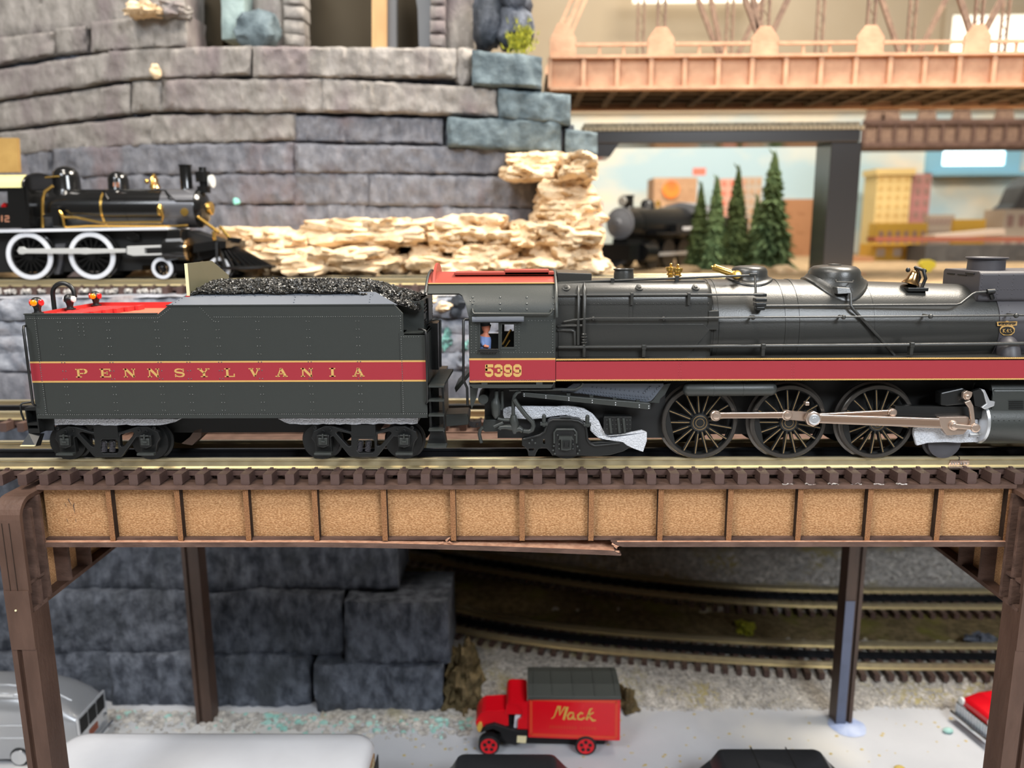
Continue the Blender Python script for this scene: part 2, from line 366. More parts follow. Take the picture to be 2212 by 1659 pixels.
# ---- portals
def portal(s, label):
    xo, xi = 2.556 * s, 2.43 * s; xa, xb2 = min(xo, xi), max(xo, xi); xw = s * 2.505
    p = thing('bridge_portal', (s * 2.49, .78, FZ), label, 'bridge support', 'portals of the near bridge')
    # outer flange strip: up the front leg, round the corner, back over the top, down the rear leg
    path = [(-.27, -.62)] + [(-.17 - .1 * cos(RD(a)), -.235 + .1 * sin(RD(a))) for a in range(0, 91, 15)] + [(1.73 + .1 * sin(RD(a)), -.235 + .1 * cos(RD(a))) for a in range(0, 91, 15)] + [(1.83, -.62)]
    n = len(path); inner = []
    for i, (y, z) in enumerate(path):
        a = Vector(path[max(i - 1, 0)]); c = Vector(path[min(i + 1, n - 1)]); d = (c - a).normalized(); inner.append((y + d.y * .022, z - d.x * .022))
    b = MB(); b.prism([(xa, y, z) for y, z in path] + [(xa, y, z) for y, z in inner[::-1]], (xb2 - xa, 0, 0)); b.build('outer_flange', 'portal_brown', p)
    xm = xo + (xi - xo) * .55
    b = MB()
    for f in (.28, .56):
        xq = xo + (xi - xo) * f; b.obox((xq, -.2712, -.9), (xq, -.2712, -.25), .003, .002, (0, 1, 0))
    b.build('seam', 'mdf_dark', p)
    # web of the cross beam and upper legs
    b = MB(); b.prism([(xw - .012, y, z) for y, z in ((-.248, -.70), (-.248, -.235), (-.225, -.18), (-.17, -.157), (1.73, -.157), (1.785, -.18), (1.808, -.235), (1.808, -.70))], (.024, 0, 0)); b.build('web', 'mdf', p)
    b = MB(); b.box(xa, xb2, -.13, 1.69, -.722, -.70); b.build('lower_flange', 'portal_brown', p)
    b = MB(); b.box(xa, xb2, -.248, -.13, -.722, -.70); b.box(xa, xb2, 1.69, 1.808, -.722, -.70); b.build('leg_cap', 'mdf_burnt', p)
    # stiffeners
    for (y0, z0, z1) in ((-.205, -.56, -.2), (-.205, -.70, -.575), (-.13, -.70, -.157), (.06, -.70, -.157), (.26, -.70, -.157), (.55, -.7, -.157), (.85, -.7, -.157), (1.2, -.7, -.157), (1.67, -.7, -.157)):
        b = MB(); x1 = xi - s * .012; b.box(min(xw, x1), max(xw, x1), y0, y0 + .02, z0, z1); b.build('stiffener', 'mdf_burnt', p)
    b = MB(); b.box(xa, xb2, -.248, -.12, -.575, -.56); b.build('stiffener', 'mdf_burnt', p)
    # legs
    for y0, y1, m in ((-.27, -.13, 'portal_brown'), (1.69, 1.83, 'post_brown')):
        b = MB()
        if s < 0:
            b.box(xa, xa + .027, y0, y1, FZ, -.722); b.box(xa + .027, xa + .052, y0 + .022, y1, FZ, -.722); b.box(xa + .052, xb2, y0, y1, FZ, -.722)
        else:
            b.box(xb2 - .027, xb2, y0, y1, FZ, -.722); b.box(xb2 - .052, xb2 - .027, y0 + .022, y1, FZ, -.722); b.box(xa, xb2 - .052, y0, y1, FZ, -.722)
        b.build('leg', m, p)
        if y0 < 0:
            b = MB(); b.box(xa + .0015, xb2 - .0015, -.274, -.255, -.915, -.60); b.build('cover_plate', 'portal_brown', p)
    # curved gussets under the beam
    for y0, sg in ((-.13, 1), (1.69, -1)):
        b = MB(); pts = [(y0, -.722), (y0 + sg * .16, -.722)] + [(y0 + sg * (.16 - .16 * sin(RD(a))), -.722 - .2 + .2 * cos(RD(a))) for a in range(10, 91, 16)]
        b.prism([(xw - .01, y, z) for y, z in pts], (.02, 0, 0)); b.build('gusset', 'portal_brown', p)
    return p
portal(-1, 'brown two-legged bridge portal at the left edge of the photo')
portal(1, 'brown two-legged bridge portal at the right edge, purplish lower leg')
b = MB(); b.sphere(Q(34, 1319, -.276), .006, 8); tag(b.build('glue_crumb', 'ivory', smooth=60), 'tiny cream crumb stuck on the left front bridge leg', 'crumb')
# ================================================================== tender
TS, TF = -.14, .485                      # near and far side planes of tender and engine
XL, XR = -2.368, -.456
ZB, ZD, ZU = .240, .749, .790            # bottom edge, rear deck edge, bunker edge
zy = lambda y, x=500: Q(x, y, TS).z
tn = thing('tender', (-1.41, .1725, 0), 'long black-green tender with maroon stripe and gold lettering, loaded with coal', 'tender')
XB = -1.674                              # where the bunker begins
XC = -.562                               # front end of the high sides
ZS = .655                                # step in the front
side = [(XL, ZD), (-1.730, ZD), (XB, ZU), (-.600, ZU), (XC, .748), (XC, ZS), (XR, ZS), (XR, ZB), (XL, ZB)]
for y in (TS, TF - .014):
    b = MB(); b.prism([(x, y, z) for x, z in side], (0, .014, 0)); o = b.build('side_sheet', 'enamel_black', tn, bevel=.002)
b = MB(); b.box(XL, XL + .014, TS + .014, TF - .014, ZB, ZD); b.build('rear_sheet', 'enamel_black', tn)
b = MB(); b.box(XR - .014, XR, TS + .014, TF - .014, ZB, ZS); b.build('front_sheet', 'enamel_black', tn)
b = MB(); b.box(XL + .014, XR - .014, TS + .014, TF - .014, ZB - .004, ZB + .03); b.build('floor_plate', 'frame_black', tn)
b = MB(); b.box(XL + .014, XB + .03, TS + .014, TF - .014, ZD - .04, ZD - .028); b.build('deck', 'deck_salmon', tn)
b = MB(); b.box(XL + .014, XL + .022, TS + .014, TF - .014, ZD - .028, ZD + .002); b.box(XL + .014, XB, TF - .022, TF - .0135, ZD - .028, ZD + .004); b.build('deck_coaming', 'deck_red', tn)
b = MB(); b.box(XL - .002, -1.735, TS - .003, TS + .016, ZD, ZD + .005); b.build('deck_edge', 'enamel_black', tn)
# planked hatch on the deck
for k in range(6):
    y0 = -.03 + k * .075
    b = MB(); xa = -2.33 + k * .008; b.box(xa, xa + .16 + .012 * k, y0, y0 + .05, ZD - .028, ZD - .008); o = b.build('hatch_board', 'deck_red', tn, bevel=.002)
    b = MB(); b.box(xa + .16 + .012 * k, xa + .182 + .012 * k, y0 - .01, y0 + .06, ZD - .028, ZD - .004); b.build('hatch_end', 'deck_red', tn)
# bunker: sloped top sheets
sl = [(Vector((XB - .012, TS, ZU)), Vector((-1.594, TS + .07, .846))), (Vector((-.585, TS, ZU)), Vector((-.700, TS + .07, .846)))]
def sheet(y_sgn):
    yy = (lambda v: v.y) if y_sgn > 0 else (lambda v: TS + TF - v.y)
    A0, A1 = sl[0]; B0, B1 = sl[1]
    pts = [Vector((p.x, yy(p), p.z)) for p in (A0, B0, B1, A1)]
    b = MB(); th = Vector((0, .012 * y_sgn, -.006)); b.add(pts + [p + th for p in pts], [(0, 1, 2, 3), (7, 6, 5, 4), (0, 4, 5, 1), (1, 5, 6, 2), (2, 6, 7, 3), (3, 7, 4, 0)]); return b
for s in (1, -1): sheet(s).build('slope_sheet', 'slope_sheet', tn, bevel=.003)
b = MB(); b.box(XB - .01, -.600, TS - .004, TS + .01, ZU - .003, ZU + .003); b.build('edge_bead', 'enamel_black', tn)
# front bunker box, set in from the sides, and its front wall
YI = TS + .115
for y in (YI, TS + TF - YI - .012): b = MB(); b.prism([(-.72, y, .846), (-.60, y, .80), (-.49, y, .794), (-.49, y, ZS), (-.72, y, ZS)], (0, .012, 0)); b.build('bunker_side', 'enamel_black', tn)
b = MB(); b.box(-.49, -.476, YI, TS + TF - YI, ZS - .01, .80); b.build('bunker_front', 'enamel_black', tn)
b = MB(); b.box(XC, XR, TS, TF, ZS - .012, ZS); b.build('step_top', 'enamel_black', tn, bevel=.003)
b = MB()
for z in (.775, .757, .739, .700, .688, .676):
    for y in (YI + .02, YI + .05, YI + .33): b.box(-.476, -.470, y, y + .022, z - .004, z + .003)
b.box(-.476, -.466, YI + .12, YI + .28, .67, .80); b.build('coal_gate', 'frame_black', tn)
# coal load
b = MB(); r1 = random.Random(3)
def coal_h(x, y):
    t = (x + 1.62) / (1.62 - .50); u = (y - .1725) / .30
    return .862 + .034 * (1 - u * u) - .016 * abs(u) - (max(0, t - .72) / .28) ** 1.2 * .085 - (max(0, .06 - t) / .06) * .03 + .008 * noise.noise(Vector((x * 9, y * 9, 0)))
ico = None
import bmesh as _bm
bmm = _bm.new(); _bm.ops.create_icosphere(bmm, subdivisions=1, radius=1.0); IV = [v.co.copy() for v in bmm.verts]; IF = [tuple(v.index for v in f.verts) for f in bmm.faces]; bmm.free()
for i in range(5200):
    x = r1.uniform(-1.60, -.495); y = r1.uniform(-.085, .43); z = coal_h(x, y) - .01 + r1.uniform(-.004, .005)
    s = r1.uniform(.006, .0125); q = Matrix.Rotation(r1.uniform(0, 6.28), 3, Vector((r1.uniform(-1, 1), r1.uniform(-1, 1), r1.uniform(-1, 1)))); sc = Vector((r1.uniform(.7, 1.5), r1.uniform(.6, 1.1), r1.uniform(.5, .95)))
    b.add([Vector((x, y, z)) + (q @ Vector((v.x * sc.x, v.y * sc.y, v.z * sc.z))) * s * r1.uniform(.8, 1.15) for v in IV], IF)
tag(b.build('coal_load', 'coal', tn, recalc=False), 'heap of glossy black coal lumps', kind='stuff')
b = MB(); n = 30
grid = []
for i in range(n + 1):
    x = -1.62 + (1.62 - .48) * i / n; grid.append([Vector((x, -.09 + .525 * j / 10, coal_h(x, -.09 + .525 * j / 10) - .014)) for j in range(11)])
b.loft(grid, closed=False, caps=False); b.build('coal_bed', 'coal', tn)
# tall bulkhead behind the coal
b = MB(); xq = Q(401, 600, -.09).x
pts = [(-.09, .80), (-.09, .985), (.22, .985), (.44, .90), (.44, .80)]
b.prism([(xq, y, z) for y, z in pts], (.014, 0, 0)); bo = b.build('bulkhead', 'bulkhead_olive', tn)
b = MB(); b.box(xq, xq + .014, -.0935, -.0895, .83, .985); b.build('bulkhead_highlight', 'ivory', bo)  # highlight along the near edge, put into a pale strip
b = MB(); b.box(xq - .006, xq + .014, -.094, -.088, .80, .832); b.build('bulkhead_foot', 'deck_red', bo)
# stripe, lines and lettering
zs = [zy(y) for y in (779.6, 783.2, 821.6, 825.2)]
def band(name, m, x0, x1, z0, z1, par, d=.0012, Y=TS):
    b = MB(); b.box(x0, x1, Y - d, Y + .001, z0, z1); return b.build(name, m, par)
band('stripe', 'maroon', XL, XR, zs[2], zs[1], tn); band('gold_line', 'gold_paint', XL, XR, zs[1], zs[0], tn, .0014); band('gold_line', 'gold_paint', XL, XR, zs[3], zs[2], tn, .0014)
def bx(b, x0, x1, y0, y1, fm, th): stroke(b, [(x0, (y0 + y1) / 2), (x1, (y0 + y1) / 2)], y1 - y0, fm, th)
def glyph(ch, fm, th):
    """wide slab-serif capital in the unit square; returns a mesh builder"""
    b = MB(); B = lambda *a: bx(b, *a, fm, th); S = lambda p, w: stroke(b, p, w, fm, th)
    if ch == 'P':
        B(.14, .34, 0, 1); B(0, .5, 0, .12); B(0, .2, .88, 1); B(.3, .7, .88, 1); B(.3, .7, .40, .52)
        S([(.66, .94)] + arcpts(.68, .70, .24, .24, 90, -90, 10)[1:-1] + [(.66, .46)], [.12] + [.13, .15, .18, .2, .22, .2, .18, .15, .13] + [.12])
    elif ch == 'E': B(.12, .32, 0, 1); B(0, .95, 0, .12); B(0, .93, .88, 1); B(.3, .66, .45, .56); B(.84, .95, .1, .32); B(.82, .93, .7, .9); B(.58, .68, .34, .68)
    elif ch == 'N': B(.12, .22, 0, 1); B(0, .34, 0, .11); B(0, .3, .89, 1); S([(.2, .98), (.86, .02)], .22); B(.80, .90, 0, 1); B(.68, 1, .89, 1)
    elif ch == 'S':
        S(arcpts(.5, .74, .36, .2, 20, 180, 9) + arcpts(.45, .70, .31, .16, 200, 262, 4) + arcpts(.55, .30, .33, .2, 82, -20, 6) + arcpts(.5, .26, .36, .2, -40, -165, 8), [.12] * 5 + [.17] * 5 + [.2] * 5 + [.21] * 4 + [.18] * 5 + [.12] * 7)
        B(.80, .9, .62, .98); B(.08, .18, .02, .36)
    elif ch == 'Y': S([(.18, .95), (.52, .46)], .2); S([(.84, .95), (.52, .46)], .1); B(.42, .62, 0, .5); B(.24, .8, 0, .11); B(0, .38, .89, 1); B(.66, 1, .89, 1)
    elif ch == 'L': B(.16, .38, 0, 1); B(0, .95, 0, .12); B(0, .55, .89, 1); B(.84, .95, .1, .38)
    elif ch == 'V': S([(.2, .95), (.52, .06)], .21); S([(.84, .95), (.52, .06)], .1); B(0, .42, .89, 1); B(.66, 1, .89, 1)
    elif ch == 'A': S([(.5, .96), (.82, .05)], .21); S([(.46, .94), (.18, .05)], .1); B(.28, .66, .3, .4); B(0, .36, 0, .11); B(.60, 1, 0, .11); B(.36, .56, .90, 1)
    elif ch == 'I': B(.3, .72, 0, 1); B(0, 1, 0, .12); B(0, 1, .88, 1)
    return b
zt0, zt1 = zy(814.2), zy(795.6)
for ch, p0, p1 in (('P', 163.6, 189), ('E', 216, 241), ('N', 267, 293), ('N', 319, 345), ('S', 376, 400), ('Y', 427, 453.6), ('L', 485, 508.5), ('V', 537.6, 562.7), ('A', 594.7, 621.6), ('N', 649.8, 676.5), ('I', 711.6, 724.8), ('A', 761, 787.5)):
    x0 = Q(p0, 805, TS).x; x1 = Q(p1, 805, TS).x
    glyph(ch, lambda u, v: Vector((x0 + (x1 - x0) * u, TS - .0022, zt0 + (zt1 - zt0) * v)), (0, .0014, 0)).build('letter', 'gold_paint', tn)
# rivets: real little domes, one joined mesh
rows = [695, 712.5, 730, 748, 765.3, 782, 800.5, 818, 835, 852, 869.5, 886.5]
cols = [Q(x, 695, TS).x for x in (127, 232, 337, 400, 469, 556, 664.6, 772)]
b = MB(); NY = (0, -1, 0)
for c in cols:
    for y in rows:
        for d in (-.007, .007): b.rivet((c + d, TS - .001, zy(y)), NY)
def rrow(b, x0, z0, x1, z1, st=.0103, Y=TS, r=.0031, nrm=NY):
    L = math.hypot(x1 - x0, z1 - z0); n = max(1, int(L / st))
    for i in range(n + 1): b.rivet((x0 + (x1 - x0) * i / n, Y - .0006, z0 + (z1 - z0) * i / n), nrm, r)
zt = zy(686.5); rrow(b, XL + .015, zt, -1.73, zt); rrow(b, -1.722, zt + .004, -1.668, zt + .044)
zt2 = zy(684.5, 650); rrow(b, -1.46, zt2, -.573, zt2); rrow(b, -1.525, zt2 + .048, -1.465, zt2 - .02)
zb2 = zy(895); rrow(b, XL + .012, zb2, XR - .005, zb2)
rrow(b, XL + .048, zt - .01, XL + .048, zb2); rrow(b, -.573, .735, -.573, ZS + .01); rrow(b, -.573, ZS - .02, -.573, zb2); rrow(b, -.56, ZS - .02, -.49, ZS - .02)
for y in (699, 707, 716, 724.5):
    for x in (168, 179): b.rivet(Q(x + (y - 699) * .12, y, TS - .001), NY)
tag(b.build('rivets', 'enamel_rivet', tn, recalc=False, smooth=80), kind='stuff')
b = MB(); ns = Vector((0, -.62, .78))
for k in range(28):
    x = -1.56 + k * .0315; b.rivet((x, TS + .058, .836), ns, .0035, 1.0)
    if k % 2: b.rivet((x, TS + .05, .829), ns, .0035, 1.0)
for x in (-1.08, -.72):
    for t in (.2, .4, .6, .8): b.rivet((x, TS + .07 * t, ZU + .056 * t), ns, .0035, 1.0)
for t in (.1, .25, .4, .55, .7, .85, .97): b.rivet((XB + .01 + .075 * t, TS + .07 * t, ZU + .056 * t), ns, .0035, 1.0)
tag(b.build('slope_rivets', 'slope_sheet', tn, recalc=False, smooth=80), kind='stuff')
b = MB(); b.box(XL + .054, XL + .056, TS - .0005, TS + .001, ZB + .03, ZD - .003); b.box(-.584, -.582, TS - .0005, TS + .001, ZB + .02, ZS); b.box(XL, XR, TS - .0006, TS + .001, ZB + .022, ZB + .024); b.build('seam', 'matte_black', tn)
# ---- marker lamps, backup lamp and lifting hoop on the deck
def marker(px, py, Y, par, lens=True):
    p = Q(px, py, Y); m = tag(MB().lathe(p, (0, 0, 1), [(-.002, .026), (.004, .026), (.006, .017), (.016, .015), (.03, .018), (.034, .020)], 14).build('marker_stand', 'frame_black', par, smooth=40))
    c = p + Vector((0, 0, .052))
    b = MB(); b.sphere(c, .027, 16); b.build('lamp_body', 'frame_black', m, smooth=60)
    if lens:
        b = MB(); b.lathe(c + Vector((0, -.021, 0)), (0.06, -1, .05), [(0, .015), (.008, .015), (.01, .012), (.012, .0)], 14); b.build('amber_lens', 'amber_lens', m, smooth=50)
        for s in (-1, 1): b = MB(); b.lathe(c + Vector((s * .02, -.004, 0)), (s, -.25, 0), [(0, .015), (.008, .015), (.011, .011), (.013, 0)], 14); b.build('red_lens', 'red_lens', m, smooth=50)
    else:
        b = MB(); b.lathe(c + Vector((.020, -.004, 0)), (1, -.2, 0), [(0, .016), (.008, .016), (.010, .013), (.009, .0)], 14); b.build('lens', 'clear_lens', m, smooth=50)
        b = MB(); b.lathe(c + Vector((-.020, -.004, 0)), (-1, -.2, 0), [(0, .013), (.006, .013), (.009, 0)], 12); b.build('lens', 'clear_lens', m, smooth=50)
    return m
marker(82, 677, -.10, tn); marker(208, 660, .42, tn); marker(152, 668, .17, tn, False)
b = MB(); pc = Q(141, 667, .3)
b.tube([pc + Vector((-.058, 0, -.01)), pc + Vector((-.058, 0, .075))] + [pc + Vector((-.0 - .058 * cos(RD(a)), 0, .075 + .06 * sin(RD(a)))) for a in range(15, 166, 15)] + [pc + Vector((.058, 0, .06))], .012, 8); b.build('lifting_hoop', 'frame_black', tn, smooth=60)
# ---- grab irons and corner steps
def iron(name, pts, par, r=.006, m='frame_black'):
    b = MB(); b.tube(pts, r, 8); return b.build(name, m, par, smooth=60)
iron('grab_iron', [Q(58, 703, TS + .01), Q(51, 705, TS - .02), Q(50.5, 712, TS - .03), Q(71, 872, TS - .03), Q(76, 876, TS)], tn)
iron('grab_iron', [Q(905, 711, TS + .02), Q(912, 711, TS - .012), Q(919, 715, TS - .02), Q(920, 722, TS - .024), Q(924, 868, TS - .024), Q(921, 872, TS)], tn)
iron('grab_iron', [Q(70, 868, TS + .05), Q(48, 871, TS + .03), Q(44, 876, TS + .02), Q(46, 892, TS + .02), Q(52, 908, TS + .02)], tn, .005)
# rear step
st = plate('step', 'frame_black', tn, [(53, 881), (78, 879), (86, 936), (62, 936)], TS + .0, .05, holes=[[(57, 887), (77, 887), (80, 912), (60, 914)], [(60.5, 919), (81, 919), (82, 926), (61.5, 926)]])
b = MB(); b.box(Q(53, 881, TS).x, Q(98, 881, TS).x, TS + .05, TS + .06, Q(60, 936, TS).z, Q(60, 884, TS).z); b.build('step_back', 'frame_black', st)
b = MB(); b.add([Q(62, 936, TS), Q(88, 936, TS + .02), Q(76, 964, TS - .03), Q(44, 964, TS - .03), Q(62, 936, TS + .03), Q(96, 936, TS + .05), Q(88, 962, TS + .03), Q(60, 962, TS + .03)], [(0, 1, 2, 3), (4, 7, 6, 5), (0, 4, 5, 1), (3, 2, 6, 7), (1, 5, 6, 2), (0, 3, 7, 4)]); b.build('step_tread', 'frame_black', st)
b = MB(); b.obox(Q(45, 962.5, TS - .03), Q(76, 962.5, TS - .03), .012, .004); b.build('tread_edge', 'ivory', st)
# front ladder
Y5 = TS - .005
ld = plate('ladder', 'frame_black', tn, [(926, 834), (958, 834), (962, 931), (929, 931)], Y5, .07, holes=[[(930, 838), (953, 838), (955, 861), (931, 861)], [(931, 866), (955, 866), (957, 893), (932, 893)], [(932, 898), (957, 898), (958, 925), (933, 925)]])
b = MB()
for y in (833, 863.5, 895.5, 927): b.obox(Q(927, y, Y5 - .012), Q(960, y, Y5 - .012), .05, .008)
b.build('rung', 'enamel_black', ld)
b = MB(); b.prism([Q(926, 832, Y5), Q(958, 832, Y5), Q(979, 797, .1), Q(950, 797, .1)], (0, 0, -.012)); b.build('apron', 'enamel_black', ld)
b = MB(); b.prism([Q(930, 931, Y5), Q(960, 931, Y5), Q(965, 960, Y5), Q(923, 960, Y5)], (0, .05, 0)); b.build('bottom_step', 'frame_black', ld, bevel=.004)
b = MB(); b.obox(Q(922.5, 962, Y5 - .02), Q(965.5, 962, Y5 - .02), .06, .01); b.build('tread_edge', 'enamel_black', ld)
b = MB(); b.box(XR, XR + .05, TS + .06, TF - .06, .15, .40); b.build('front_beam', 'frame_black', tn)
b = MB(); b.box(Q(934, 760, .2).x, Q(951, 760, .2).x, .1, .25, Q(940, 795, .15).z, Q(940, 696, .15).z); b.build('gate_frame', 'frame_black', tn)
iron('gate_bar', [Q(934, 691, .02), Q(946, 689, .02), Q(951, 692, .02), Q(951.5, 792, .02)], tn)
iron('gate_bar', [Q(921, 700, .05), Q(934, 690, .05)], tn, .003); iron('gate_bar', [Q(921, 706, .05), Q(934, 696, .05)], tn, .003)
b = MB(); b.prism([Q(982, 838, .1), Q(1015, 802, .02), Q(1015, 812, .02), Q(985, 848, .1)], (0, .25, 0)); b.build('fall_plate', 'enamel_black', tn)
b = MB(); b.prism([Q(960, 896, .10), Q(1010, 894, .10), Q(1013, 902, .10), Q(1012, 918, .10), Q(962, 922, .10)], (0, .16, 0)); b.build('drawbar_pocket', 'enamel_black', tn, bevel=.006)
b = MB(); b.prism([Q(1013, 909, .17), Q(1022, 912, .17), Q(1038, 910, .17), Q(1040, 922, .17), Q(1022, 924, .17), Q(1014, 919, .17)], (0, .05, 0), [[Q(1028, 914, .17), Q(1033, 914, .17), Q(1033, 921, .17), Q(1028, 921, .17)]]); b.build('coupler_plug', 'smokebox_grey', tn)
# ---- trucks
TRW = .092
def truck(px_c, name):
    s6 = lambda x, y: (500 + x / 3.19, 560 + y / 3.19)
    cx = Q(786, 950, -.075).x
    w = lambda x, y, Y=-.075: Q(*s6(x, y), Y)
    dx = Vector((px_c - cx, 0, 0))
    tr = MB().prism([w(*p) + dx for p in ((562, 1186), (640, 1150), (700, 1152), (810, 1187), (1010, 1187), (1120, 1152), (1195, 1150), (1270, 1186), (1284, 1230), (1262, 1262), (1246, 1330), (1140, 1330), (1150, 1226), (1118, 1220), (1015, 1350), (1000, 1362), (822, 1362), (806, 1350), (700, 1220), (684, 1226), (694, 1330), (582, 1330), (572, 1262), (548, 1230))], (0, .028, 0),
                    [[w(*p) + dx for p in ((725, 1192), (740, 1186), (818, 1204), (824, 1215), (824, 1285), (812, 1290), (800, 1285), (722, 1200))], [w(*p) + dx for p in ((1100, 1192), (1085, 1186), (1008, 1204), (1002, 1215), (1002, 1285), (1014, 1290), (1026, 1285), (1103, 1200))],
                     [w(*p) + dx for p in ((868, 1250), (880, 1240), (970, 1240), (984, 1252), (986, 1318), (974, 1334), (880, 1334), (866, 1318))]]).build('side_frame', 'frame_black', tn, bevel=.004)
    for xx in (888, 944):
        b = MB(); top = w(xx, 1262) + dx; bot = w(xx - 8, 1322) + dx
        for k in range(7): p = top.lerp(bot, k / 6) + Vector((0, .012, 0)); b.lathe(p, (.18, 0, 1), [(-.003, .011), (0, .0155), (.003, .011)], 10)
        b.build('spring', 'smokebox_grey', tr, smooth=40)
        b = MB(); b.tube([w(xx - 20, 1288) + dx, w(xx - 18, 1256) + dx, w(xx - 8, 1250) + dx, w(xx + 14, 1250) + dx, w(xx + 20, 1258) + dx, w(xx + 18, 1285) + dx], .0025, 6); b.build('spring_seat', 'frame_black', tr)
    for xx in (630, 1190):
        jb = MB().prism([w(xx - 46, 1212, -.1) + dx, w(xx + 42, 1212, -.1) + dx, w(xx + 40, 1286, -.1) + dx, w(xx, 1302, -.1) + dx, w(xx - 42, 1288, -.1) + dx], (0, .05, 0)).build('journal_box', 'frame_black', tr, bevel=.004)
        b = MB(); b.prism([w(xx - 34, 1232, -.106) + dx, w(xx + 30, 1232, -.106) + dx, w(xx + 29, 1280, -.106) + dx, w(xx - 32, 1280, -.106) + dx], (0, .01, 0)); b.build('journal_lid', 'enamel_black', jb, bevel=.003)
        b = MB(); b.obox(w(xx - 2, 1204, -.11) + dx, w(xx - 2, 1240, -.11) + dx, .008, .008); b.obox(w(xx - 16, 1258, -.11) + dx, w(xx + 16, 1258, -.11) + dx, .008, .009); b.obox(w(xx - 30, 1214, -.108) + dx, w(xx + 28, 1214, -.108) + dx, .006, .006); b.build('lid_latch', 'enamel_black', jb, bevel=.002)
        b = MB(); b.obox(w(xx - 58, 1338, -.1) + dx, w(xx + 62, 1338, -.1) + dx, .03, .012); b.build('pedestal_tie', 'enamel_black', tr, bevel=.003)
    b = MB()
    for xx, yy in ((632, 1186), (682, 1174), (1142, 1176), (1190, 1182), (577, 1160), (1245, 1160)): b.lathe(w(xx, yy, -.075) + dx, (0, -1, 0), [(0, .009), (.004, .009), (.005, .006), (.001, .004)], 10)
    b.build('bolt', 'frame_black', tr)
    for sx in (628, 1196):
        c = w(sx, 1258, 0) + dx; c.z = TRW
        for yy, d in ((0, 1), (.345, -1)):
            wb = MB(); wb.lathe((c.x, yy - d * .028, TRW), (0, d, 0), [(0, TRW - .016), (0, TRW), (.034, TRW), (.036, TRW + .012), (.044, TRW + .012), (.046, TRW - .01)], 32); wo = wb.build('wheel', 'frame_black', tr, smooth=40)
        b = MB(); b.cyl((c.x, -.05, TRW), (c.x, .395, TRW), .012, 10); b.build('axle', 'frame_black', tr)
    b = MB(); b.cbox((px_c, .1725, .16), .12, .5, .06); b.build('bolster', 'frame_black', tr)
    o2 = tr.copy(); COL.objects.link(o2); o2.location = tr.location + Vector((0, .478, 0))
    return tr
truck(Q(786, 950, -.075).x, 'truck'); truck(Q(231, 950, -.075).x, 'truck')
b = MB(); b.box(-1.95, -.85, .05, .30, .12, ZB); b.build('under_body', 'matte_black', tn)
b = MB(); pcc = Q(418, 940, .15); b.prism([Q(392, 958, .05), Q(410, 944, .05), Q(420, 930, .05), Q(436, 926, .05), Q(434, 944, .05), Q(415, 962, .05)], (0, .1, 0)); b.build('pickup_roller_arm', 'post_brown', tn)
# ---- packing foam under the tender
def foam_sheet(pts, Y, t, label):
    b = MB(); b.prism([Q(x, y, Y) for x, y in pts], (0, t, 0)); o = b.build('packing_foam', 'foam', bevel=.004); return tag(o, label, 'packing foam', 'left-over packing foam')
r3 = random.Random(5)
foam_sheet([(100, 905)] + [(388, 905), (380, 911), (360, 916)] + [(x, 918 + r3.uniform(-1, 1.5)) for x in range(345, 105, -12)] + [(102, 913)], TS + .06, .45, 'thin strip of packing foam squeezed above the rear tender truck')
foam_sheet([(600, 904)] + [(903, 903), (902, 915)] + [(x, 916 + r3.uniform(-1, 1.5)) for x in range(890, 625, -12)] + [(614, 912)], TS + .06, .45, 'thin strip of packing foam squeezed above the front tender truck')
# ================================================================== big locomotive
YC = .1725
lc = thing('steam_locomotive', (1.3, YC, 0), 'large black steam locomotive with maroon running-board stripe and brick-red cab roof, number 5399', 'locomotive')
XA, XBk = Q(1013, 740, TS).x, Q(1200, 740, TS).x
XO = Q(922, 625, -.09).x                      # rear end of the roof overhang
X7 = Q(1000, 632, -.09).x
XE = 3.05                                     # front end, outside the frame
z8 = lambda y, Y=TS, x=1400: Q(x, y, Y).z
ZRB, ZRS = z8(775.0), z8(822.5)               # running board top and skirt bottom
# ---- cab
ZK = .728; RA, RB_ = .3125, .195
def roofpt(th, d=0.0): return (YC - (RA + d) * cos(th), ZK + (RB_ + d) * sin(th))
def roof_shell(x0, x1, a0f, name, m, d0, d1, n=24, steps=14):
    b = MB(); rings = []
    for i in range(steps + 1):
        x = x0 + (x1 - x0) * i / steps; a0 = a0f(x); ring = []
        for k in range(n + 1): y, z = roofpt(a0 + (pi - 2 * a0) * k / n, d1); ring.append(Vector((x, y, z)))
        for k in range(n, -1, -1): y, z = roofpt(a0 + (pi - 2 * a0) * k / n, d0); ring.append(Vector((x, y, z)))
        rings.append(ring)
    b.loft(rings); return b.build(name, m, lc, smooth=35)
def a0_black(x):
    if x <= X7 - .02: return RD(34)
    if x >= XA: return RD(0)
    t = (x - X7 + .02) / (XA - X7 + .02); return RD(34) * (1 - t ** 2.2)
roof_shell(XO, XBk, a0_black, 'cab_roof_shell', 'enamel_black', -.012, 0, steps=40)
roof_shell(XO - .004, XBk + .002, lambda x: RD(50), 'cab_roof', 'roof_red', -.004, .004)
b = MB(); rings = []
for k in range(25): y, z = roofpt(RD(33) + (pi - RD(66)) * k / 24, .012); rings.append(Vector((XO - .006, y, z)))
b.tube(rings, .006, 6); b.build('roof_edge_bead', 'enamel_black', lc, smooth=60)
b = MB(); rings = []
for k in range(25): y, z = roofpt((pi) * k / 24, .012); rings.append(Vector((XBk + .004, y, z)))
b.tube(rings, .007, 6); b.build('roof_edge_bead', 'enamel_black', lc, smooth=60)
b = MB(); y0, z0 = roofpt(RD(49.5), .006); b.tube([(XO, y0, z0), (XBk, y0, z0)], .003, 6); b.build('roof_gutter', 'gold_paint', lc)
